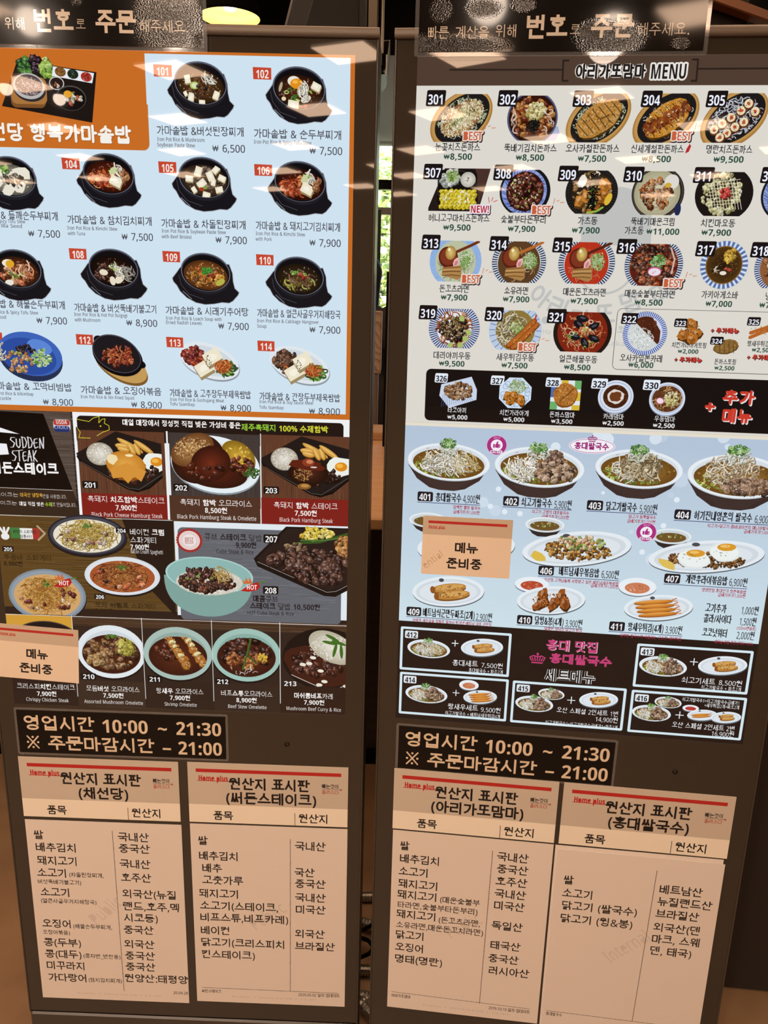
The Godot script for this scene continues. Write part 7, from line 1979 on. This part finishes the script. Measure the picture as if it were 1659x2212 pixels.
	static func outline(ch: String, bold: bool) -> Array:
		var key := ch + ("b" if bold else "")
		if not latin.has(key):
			if not faces.has(bold):
				var sf := SystemFont.new()
				sf.font_names = PackedStringArray(["Droid Sans"])
				sf.font_weight = 700 if bold else 400
				faces[bold] = sf
			var ts := TextServerManager.get_primary_interface()
			var id: RID = faces[bold].get_rids()[0]
			var gi := ts.font_get_glyph_index(id, 64, ch.unicode_at(0), 0)
			var d: Dictionary = ts.font_get_glyph_contours(id, 64, gi)
			var polys := []
			var from := 0
			for e in d.contours:
				var pts: PackedVector3Array = d.points.slice(from, e + 1)
				from = e + 1
				var p := PackedVector2Array()
				var n := pts.size()
				for i in n:
					var a := pts[i]
					var b := pts[(i + 1) % n]
					var z := pts[(i + n - 1) % n]
					var v := Vector2(a.x, a.y)
					if a.z == 1.0:
						p.append(v / 64.0)
						continue
					var s := Vector2(z.x, z.y)
					var t := Vector2(b.x, b.y)
					if z.z != 1.0: s = (s + v) / 2.0
					if b.z != 1.0: t = (t + v) / 2.0
					for q in [0.0, 0.34, 0.67, 1.0]:
						if q > 0.0 and q < 1.0 or q == 0.0 and z.z != 1.0: p.append(s.lerp(v, q).lerp(v.lerp(t, q), q) / 64.0)
				polys.append(p)
			latin[key] = [polys, ts.font_get_glyph_advance(id, 64, gi).x / 64.0]
		return latin[key]
	func advance(ch: String, bold: bool) -> float:
		var u := ch.unicode_at(0)
		if u >= 0xAC00 and u <= 0xD7A3: return 0.95
		if ch == " ": return 0.32
		if ch == "₩": return 0.72
		if ch == "※": return 0.95
		return outline(ch, bold)[1]
	static func jamo(c: String, x: float, y: float, w: float, h: float, left := false) -> Array:
		var s := []
		match c:
			"ㄱ": s = [[0, 0.03, 0.95, 0.03, 0.85, 0.45, 0.55, 0.8, 0.08, 1]] if left else [[0, 0, 1, 0, 0.96, 1]]
			"ㄴ": s = [[0, 0, 0, 1, 1, 1]]
			"ㄷ": s = [[1, 0, 0, 0, 0, 1, 1, 1]]
			"ㄹ": s = [[0, 0, 1, 0, 1, 0.48, 0, 0.48, 0, 1, 1, 1]]
			"ㅁ": s = [[0, 0, 1, 0, 1, 1, 0, 1, 0, 0]]
			"ㅂ": s = [[0, 0, 0, 1, 1, 1, 1, 0], [0, 0.45, 1, 0.45]]
			"ㅅ": s = [[0.5, 0, 0.44, 0.4, 0, 1], [0.47, 0.35, 0.66, 0.68, 1, 1]]
			"ㅇ": s = ["o", [0.0, 0.0, 1.0, 1.0]]
			"ㅈ": s = [[0.03, 0, 0.97, 0], [0.5, 0, 0.44, 0.45, 0, 1], [0.47, 0.4, 0.66, 0.72, 1, 1]]
			"ㅊ": s = [[0.5, -0.06, 0.5, 0.1], [0.03, 0.24, 0.97, 0.24], [0.5, 0.24, 0.44, 0.56, 0, 1], [0.47, 0.52, 0.66, 0.78, 1, 1]]
			"ㅋ": s = [[0, 0.03, 0.95, 0.03, 0.85, 0.45, 0.55, 0.8, 0.08, 1], [0, 0.46, 0.84, 0.42]] if left else [[0, 0, 1, 0, 0.96, 1], [0, 0.5, 0.96, 0.5]]
			"ㅌ": s = [[1, 0, 0, 0, 0, 1, 1, 1], [0, 0.5, 0.95, 0.5]]
			"ㅍ": s = [[0, 0, 1, 0], [0, 1, 1, 1], [0.28, 0, 0.28, 1], [0.72, 0, 0.72, 1]]
			"ㅎ": s = [[0.5, -0.06, 0.5, 0.1], [0, 0.25, 1, 0.25], "o", [0.12, 0.45, 0.88, 1.0]]
			_:
				var two: String = {"ㄲ": "ㄱㄱ", "ㄸ": "ㄷㄷ", "ㅃ": "ㅂㅂ", "ㅆ": "ㅅㅅ", "ㅉ": "ㅈㅈ", "ㄺ": "ㄹㄱ", "ㄶ": "ㄴㅎ", "ㄻ": "ㄹㅁ", "ㄼ": "ㄹㅂ", "ㅄ": "ㅂㅅ", "ㄵ": "ㄴㅈ", "ㄳ": "ㄱㅅ", "ㅀ": "ㄹㅎ"}.get(c, "")
				if two == "": return []
				return jamo(two[0], x, y, w * 0.42, h, left) + jamo(two[1], x + w * 0.58, y, w * 0.42, h, left)
		var out := []
		var round_next := false
		for q in s:
			if q is String:
				round_next = true
				continue
			if round_next:
				out.append(["o", Vector2(x + w * (q[0] + q[2]) / 2.0, y + h * (q[1] + q[3]) / 2.0), Vector2(w * (q[2] - q[0]) / 2.0, h * (q[3] - q[1]) / 2.0)])
				round_next = false
				continue
			var p := PackedVector2Array()
			for i in range(0, q.size(), 2): p.append(Vector2(x + w * q[i], y + h * q[i + 1]))
			out.append(p)
		return out
	static func seg(a: float, b: float, c: float, d: float) -> PackedVector2Array:
		return PackedVector2Array([Vector2(a, b), Vector2(c, d)])
	static func syllable(ch: String) -> Array:
		var n := ch.unicode_at(0) - 0xAC00
		var first: String = "ㄱㄲㄴㄷㄸㄹㅁㅂㅃㅅㅆㅇㅈㅉㅊㅋㅌㅍㅎ"[n / 588]
		var mid: String = "ㅏㅐㅑㅒㅓㅔㅕㅖㅗㅘㅙㅚㅛㅜㅝㅞㅟㅠㅡㅢㅣ"[(n / 28) % 21]
		var last: String = " ㄱㄲㄳㄴㄵㄶㄷㄹㄺㄻㄼㄽㄾㄿㅀㅁㅂㅄㅅㅆㅇㅈㅊㅋㅌㅍㅎ"[n % 28]
		var f := last != " "
		var across: String = {"ㅘ": "ㅗ", "ㅙ": "ㅗ", "ㅚ": "ㅗ", "ㅝ": "ㅜ", "ㅞ": "ㅜ", "ㅟ": "ㅜ", "ㅢ": "ㅡ"}.get(mid, mid if mid in "ㅗㅛㅜㅠㅡ" else "")
		var upright: String = {"ㅘ": "ㅏ", "ㅙ": "ㅐ", "ㅚ": "ㅣ", "ㅝ": "ㅓ", "ㅞ": "ㅔ", "ㅟ": "ㅣ", "ㅢ": "ㅣ"}.get(mid, "" if across != "" else mid)
		var s := []
		var bot := 0.58 if f else 0.98
		if upright != "":
			var two := upright in "ㅐㅒㅔㅖ"
			var in_left := upright in "ㅓㅔㅕㅖ"
			var stem := 0.88 if two else 0.84 if in_left else 0.76
			if upright == "ㅣ": stem = 0.84
			var ty := (bot * 0.46 if across == "" else bot * 0.40) if not (across == "ㅜ") else bot * 0.72
			var pair := upright in "ㅑㅒㅕㅖ"
			var ys := [ty - bot * 0.13, ty + bot * 0.13] if pair else [ty]
			s.append(seg(stem, 0.02, stem, bot))
			var inner := 0.67
			if two: s.append(seg(inner, 0.04, inner, bot - 0.02))
			for y in ys:
				if upright in "ㅏㅑ": s.append(seg(stem, y, 0.98, y))
				elif upright in "ㅐㅒ": s.append(seg(inner, y, stem, y))
				elif in_left: s.append(seg((inner if two else stem) - (0.14 if two else 0.2), y, inner if two else stem, y))
			var wide := 0.46
			if two: wide = 0.40 if in_left else 0.45
			elif upright == "ㅣ": wide = 0.52
			elif upright in "ㅓㅕ": wide = 0.47
			if across == "": s += jamo(first, 0.07, 0.12 if not f else 0.07, wide, 0.70 if not f else 0.40, true)
		if across != "":
			var x0 := 0.04
			var x1 := 0.62 if upright != "" else 0.98
			var m := (x0 + x1) / 2.0
			var top := 0.06
			var tall := 0.36
			var y := 0.0
			if upright != "":
				if upright in "ㅐㅔ": x1 = 0.56
				m = (x0 + x1) / 2.0
				var z := 0.60 if f else 1.0
				tall = 0.34 * z
				if across == "ㅗ":
					y = 0.74 * z
					s.append(seg(m, 0.52 * z, m, y))
				elif across == "ㅜ":
					y = 0.56 * z
					s.append(seg(m, y, m, 0.90 * z))
				else: y = 0.72 * z
				s.append(seg(x0, y, x1, y))
				s += jamo(first, x0 + 0.05, top, x1 - x0 - 0.12, tall)
			else:
				var low := across in "ㅜㅠ"
				y = (0.45 if f else 0.62) if low else ((0.52 if f else 0.84) if across != "ㅡ" else (0.50 if f else 0.82))
				var reach := (0.60 if f else 0.98) if low else (0.36 if f else 0.57)
				tall = (0.27 if f else 0.38) if across != "ㅡ" else (0.32 if f else 0.52)
				s.append(seg(0.03, y, 0.97, y))
				for q in ([m] if across in "ㅗㅜ" else [m - 0.14, m + 0.14] if across != "ㅡ" else []): s.append(seg(q, y, q, reach))
				s += jamo(first, 0.19, 0.05, 0.62, tall)
		if f: s += jamo(last, 0.22 if upright != "" else 0.19, 0.69, 0.62, 0.28)
		return s
	func pen(s: Array, x: float, y: float, w: float, h: float, t: float, c: Color, soft := false):
		var inset := t / 2.0
		var o := Vector2(x + inset * 0.6, y + inset)
		var z := Vector2(w - inset * 1.2, h - inset * 2.0)
		for q in s:
			if q is Array:
				var m: Vector2 = o + q[1] * z
				var r: Vector2 = q[2] * z
				fill([oval_points(m.x, m.y, r.x + t / 2, r.y + t / 2, 0, 26), oval_points(m.x, m.y, maxf(r.x - t / 2, 0.01), maxf(r.y - t / 2, 0.01), 0, 26)], c)
				continue
			var p := PackedVector2Array()
			for v in q: p.append(o + v * z)
			var flat := not soft
			for i in p.size() - 1:
				if absf(p[i].x - p[i + 1].x) > 0.001 and absf(p[i].y - p[i + 1].y) > 0.001: flat = false
			if flat:
				for i in p.size() - 1:
					var a := p[i].min(p[i + 1])
					var b := p[i].max(p[i + 1])
					rect(a.x - t / 2, a.y - t / 2, b.x - a.x + t, b.y - a.y + t, c)
			else: line(p, t, c, soft)
	func wide(s: String, bold := false) -> float:
		var n := 0.0
		for ch in s:
			if ch != "^": n += advance(ch, bold)
		return n
	# one line of lettering whose left end is x, whose middle is yc, w wide and h high; ^ switches to heavier strokes and back
	func put(s: String, x: float, yc: float, w: float, h: float, c: Color, weight := 0.085, grow := 0.0, soft := false):
		var bold := weight > 0.1
		var sx := w / (wide(s, bold) * h)
		var y := yc - h * 0.46
		var heavy := false
		for ch in s:
			if ch == "^":
				heavy = not heavy
				continue
			var u := ch.unicode_at(0)
			var t := h * (weight * (1.7 if heavy else 1.0)) * clampf(0.55 + 0.45 * sx, 0.6, 1.1)
			var a := advance(ch, bold) * h * sx
			if u >= 0xAC00 and u <= 0xD7A3:
				var g := syllable(ch)
				if g.size() > 9: t *= 0.88
				pen(g, x, y, a * 0.97, h * 0.93, t + grow, c, soft)
			elif ch == "₩":
				var m := [seg(0.05, 0.1, 0.28, 0.9), seg(0.28, 0.9, 0.5, 0.15), seg(0.5, 0.15, 0.72, 0.9), seg(0.72, 0.9, 0.95, 0.1), seg(0.0, 0.42, 1.0, 0.42), seg(0.0, 0.6, 1.0, 0.6)]
				pen(m, x + a * 0.04, y + h * 0.14, a * 0.9, h * 0.74, t * 0.85 + grow, c, true)
			elif ch == "※":
				pen([seg(0.05, 0.05, 0.95, 0.95), seg(0.95, 0.05, 0.05, 0.95)], x + a * 0.05, y, a * 0.9, h * 0.93, t * 0.8, c, true)
				for q in [Vector2(0.5, 0.15), Vector2(0.5, 0.85), Vector2(0.15, 0.5), Vector2(0.85, 0.5)]: ell(x + a * q.x, y + h * 0.93 * q.y, t * 0.62, t * 0.62, c)
			elif ch != " ":
				var polys := []
				for p in outline(ch, bold or heavy)[0]:
					var v := PackedVector2Array()
					for q in p: v.append(Vector2(x + q.x * h * sx, y + h * 0.86 + q.y * h))
					polys.append(v)
				if grow > 0.0:
					for p in polys:
						for q in Geometry2D.offset_polygon(p, grow / 2.0, Geometry2D.JOIN_ROUND): fill([q], c)
				fill(polys, c)
			x += a
	# ---- pictures of dishes
	func any(cols: Array) -> Color:
		var c: Color = cols[rng.randi() % cols.size()]
		return c.lightened(rng.randf() * 0.12) if rng.randf() < 0.5 else c.darkened(rng.randf() * 0.18)
	func lump(cx: float, cy: float, rx: float, ry: float, turn: float, rough := 0.25, n := 8) -> PackedVector2Array:
		var p := PackedVector2Array()
		for i in n: p.append(Vector2(cx, cy) + (Vector2.from_angle(TAU * (i + rng.randf() * 0.6) / n) * Vector2(rx, ry) * (1.0 - rough + rng.randf() * rough * 2.0)).rotated(turn))
		return p
	func spot(cx: float, cy: float, rx: float, ry: float) -> Vector2:
		return Vector2(cx, cy) + Vector2.from_angle(rng.randf() * TAU) * sqrt(rng.randf()) * Vector2(rx, ry)
	func chunk(cx: float, cy: float, s: float, c: Color, flat := 0.75):
		var t := rng.randf() * TAU
		poly(lump(cx + s * 0.1, cy + s * 0.2, s * 1.08, s * flat * 1.08, t), c.darkened(0.55))
		poly(lump(cx, cy, s, s * flat, t), c)
		poly(lump(cx + s * 0.18, cy + s * 0.2, s * 0.6, s * flat * 0.5, t), c.darkened(0.22))
		poly(lump(cx - s * 0.18, cy - s * 0.22, s * 0.42, s * flat * 0.34, t), c.lightened(0.28))
	func heap(cx: float, cy: float, rx: float, ry: float, n: int, s: float, cols: Array, flat := 0.7):
		var at := []
		for i in n: at.append(spot(cx, cy, rx, ry))
		at.sort_custom(func(a, b): return a.y < b.y)
		for q in at: chunk(q.x, q.y, s * (0.6 + rng.randf() * 0.7), any(cols), flat)
	func crumbs(cx: float, cy: float, rx: float, ry: float, n: int, s: float, cols: Array):
		for i in n:
			var q := spot(cx, cy, rx, ry)
			poly(lump(q.x, q.y, s * (0.5 + rng.randf()), s * (0.35 + rng.randf() * 0.5), rng.randf() * TAU, 0.3, 6), any(cols))
	func strands(cx: float, cy: float, rx: float, ry: float, n: int, l: float, w: float, cols: Array, lean := -9.0):
		for i in n:
			var q := spot(cx, cy, rx, ry)
			var a := rng.randf() * TAU if lean < -8.0 else lean + rng.randf_range(-0.6, 0.6)
			var d := Vector2.from_angle(a) * l * (0.5 + rng.randf() * 0.5)
			var b := d.orthogonal() * rng.randf_range(-0.6, 0.6)
			var p := PackedVector2Array()
			for j in 6:
				var t := j / 5.0
				p.append(q + d * (t - 0.5) + b * 4.0 * t * (1.0 - t) * 0.7)
			var c := any(cols)
			var under := PackedVector2Array()
			for v in p: under.append(v + Vector2(w * 0.25, w * 0.45))
			line(under, w, c.darkened(0.5))
			line(p, w * 0.9, c)
	func greens(cx: float, cy: float, rx: float, ry: float, n: int, s: float, cols: Array):
		for i in n:
			var q := spot(cx, cy, rx, ry)
			var c := any(cols)
			if rng.randf() < 0.45: ring(q.x, q.y, s, s * 0.75, s * 0.55, c)
			else: poly(lump(q.x, q.y, s * 1.3, s * 0.6, rng.randf() * TAU, 0.3, 6), c)
	func egg(cx: float, cy: float, rx: float, ry: float):
		poly(lump(cx, cy, rx, ry, 0, 0.1, 12), Color("e9eee6"))
		ell(cx + rx * 0.1, cy - ry * 0.05, rx * 0.45, ry * 0.45, Color("d98a1c"))
		ell(cx, cy - ry * 0.15, rx * 0.25, ry * 0.22, Color("f2b548"))
	func board(x: float, y: float, w: float, h: float, base: Color, n: int, up := false):
		rect(x, y, w, h, base)
		for i in n:
			var c := base.lightened(rng.randf() * 0.12) if rng.randf() < 0.5 else base.darkened(rng.randf() * 0.35)
			var l := rng.randf_range(0.15, 0.7)
			if up: rect(x + rng.randf() * w, y + rng.randf() * h * (1 - l * 0.5), 0.25 + rng.randf() * 0.5, h * l, c)
			else: rect(x + rng.randf() * w * (1 - l * 0.5), y + rng.randf() * h, w * l, 0.25 + rng.randf() * 0.5, c)
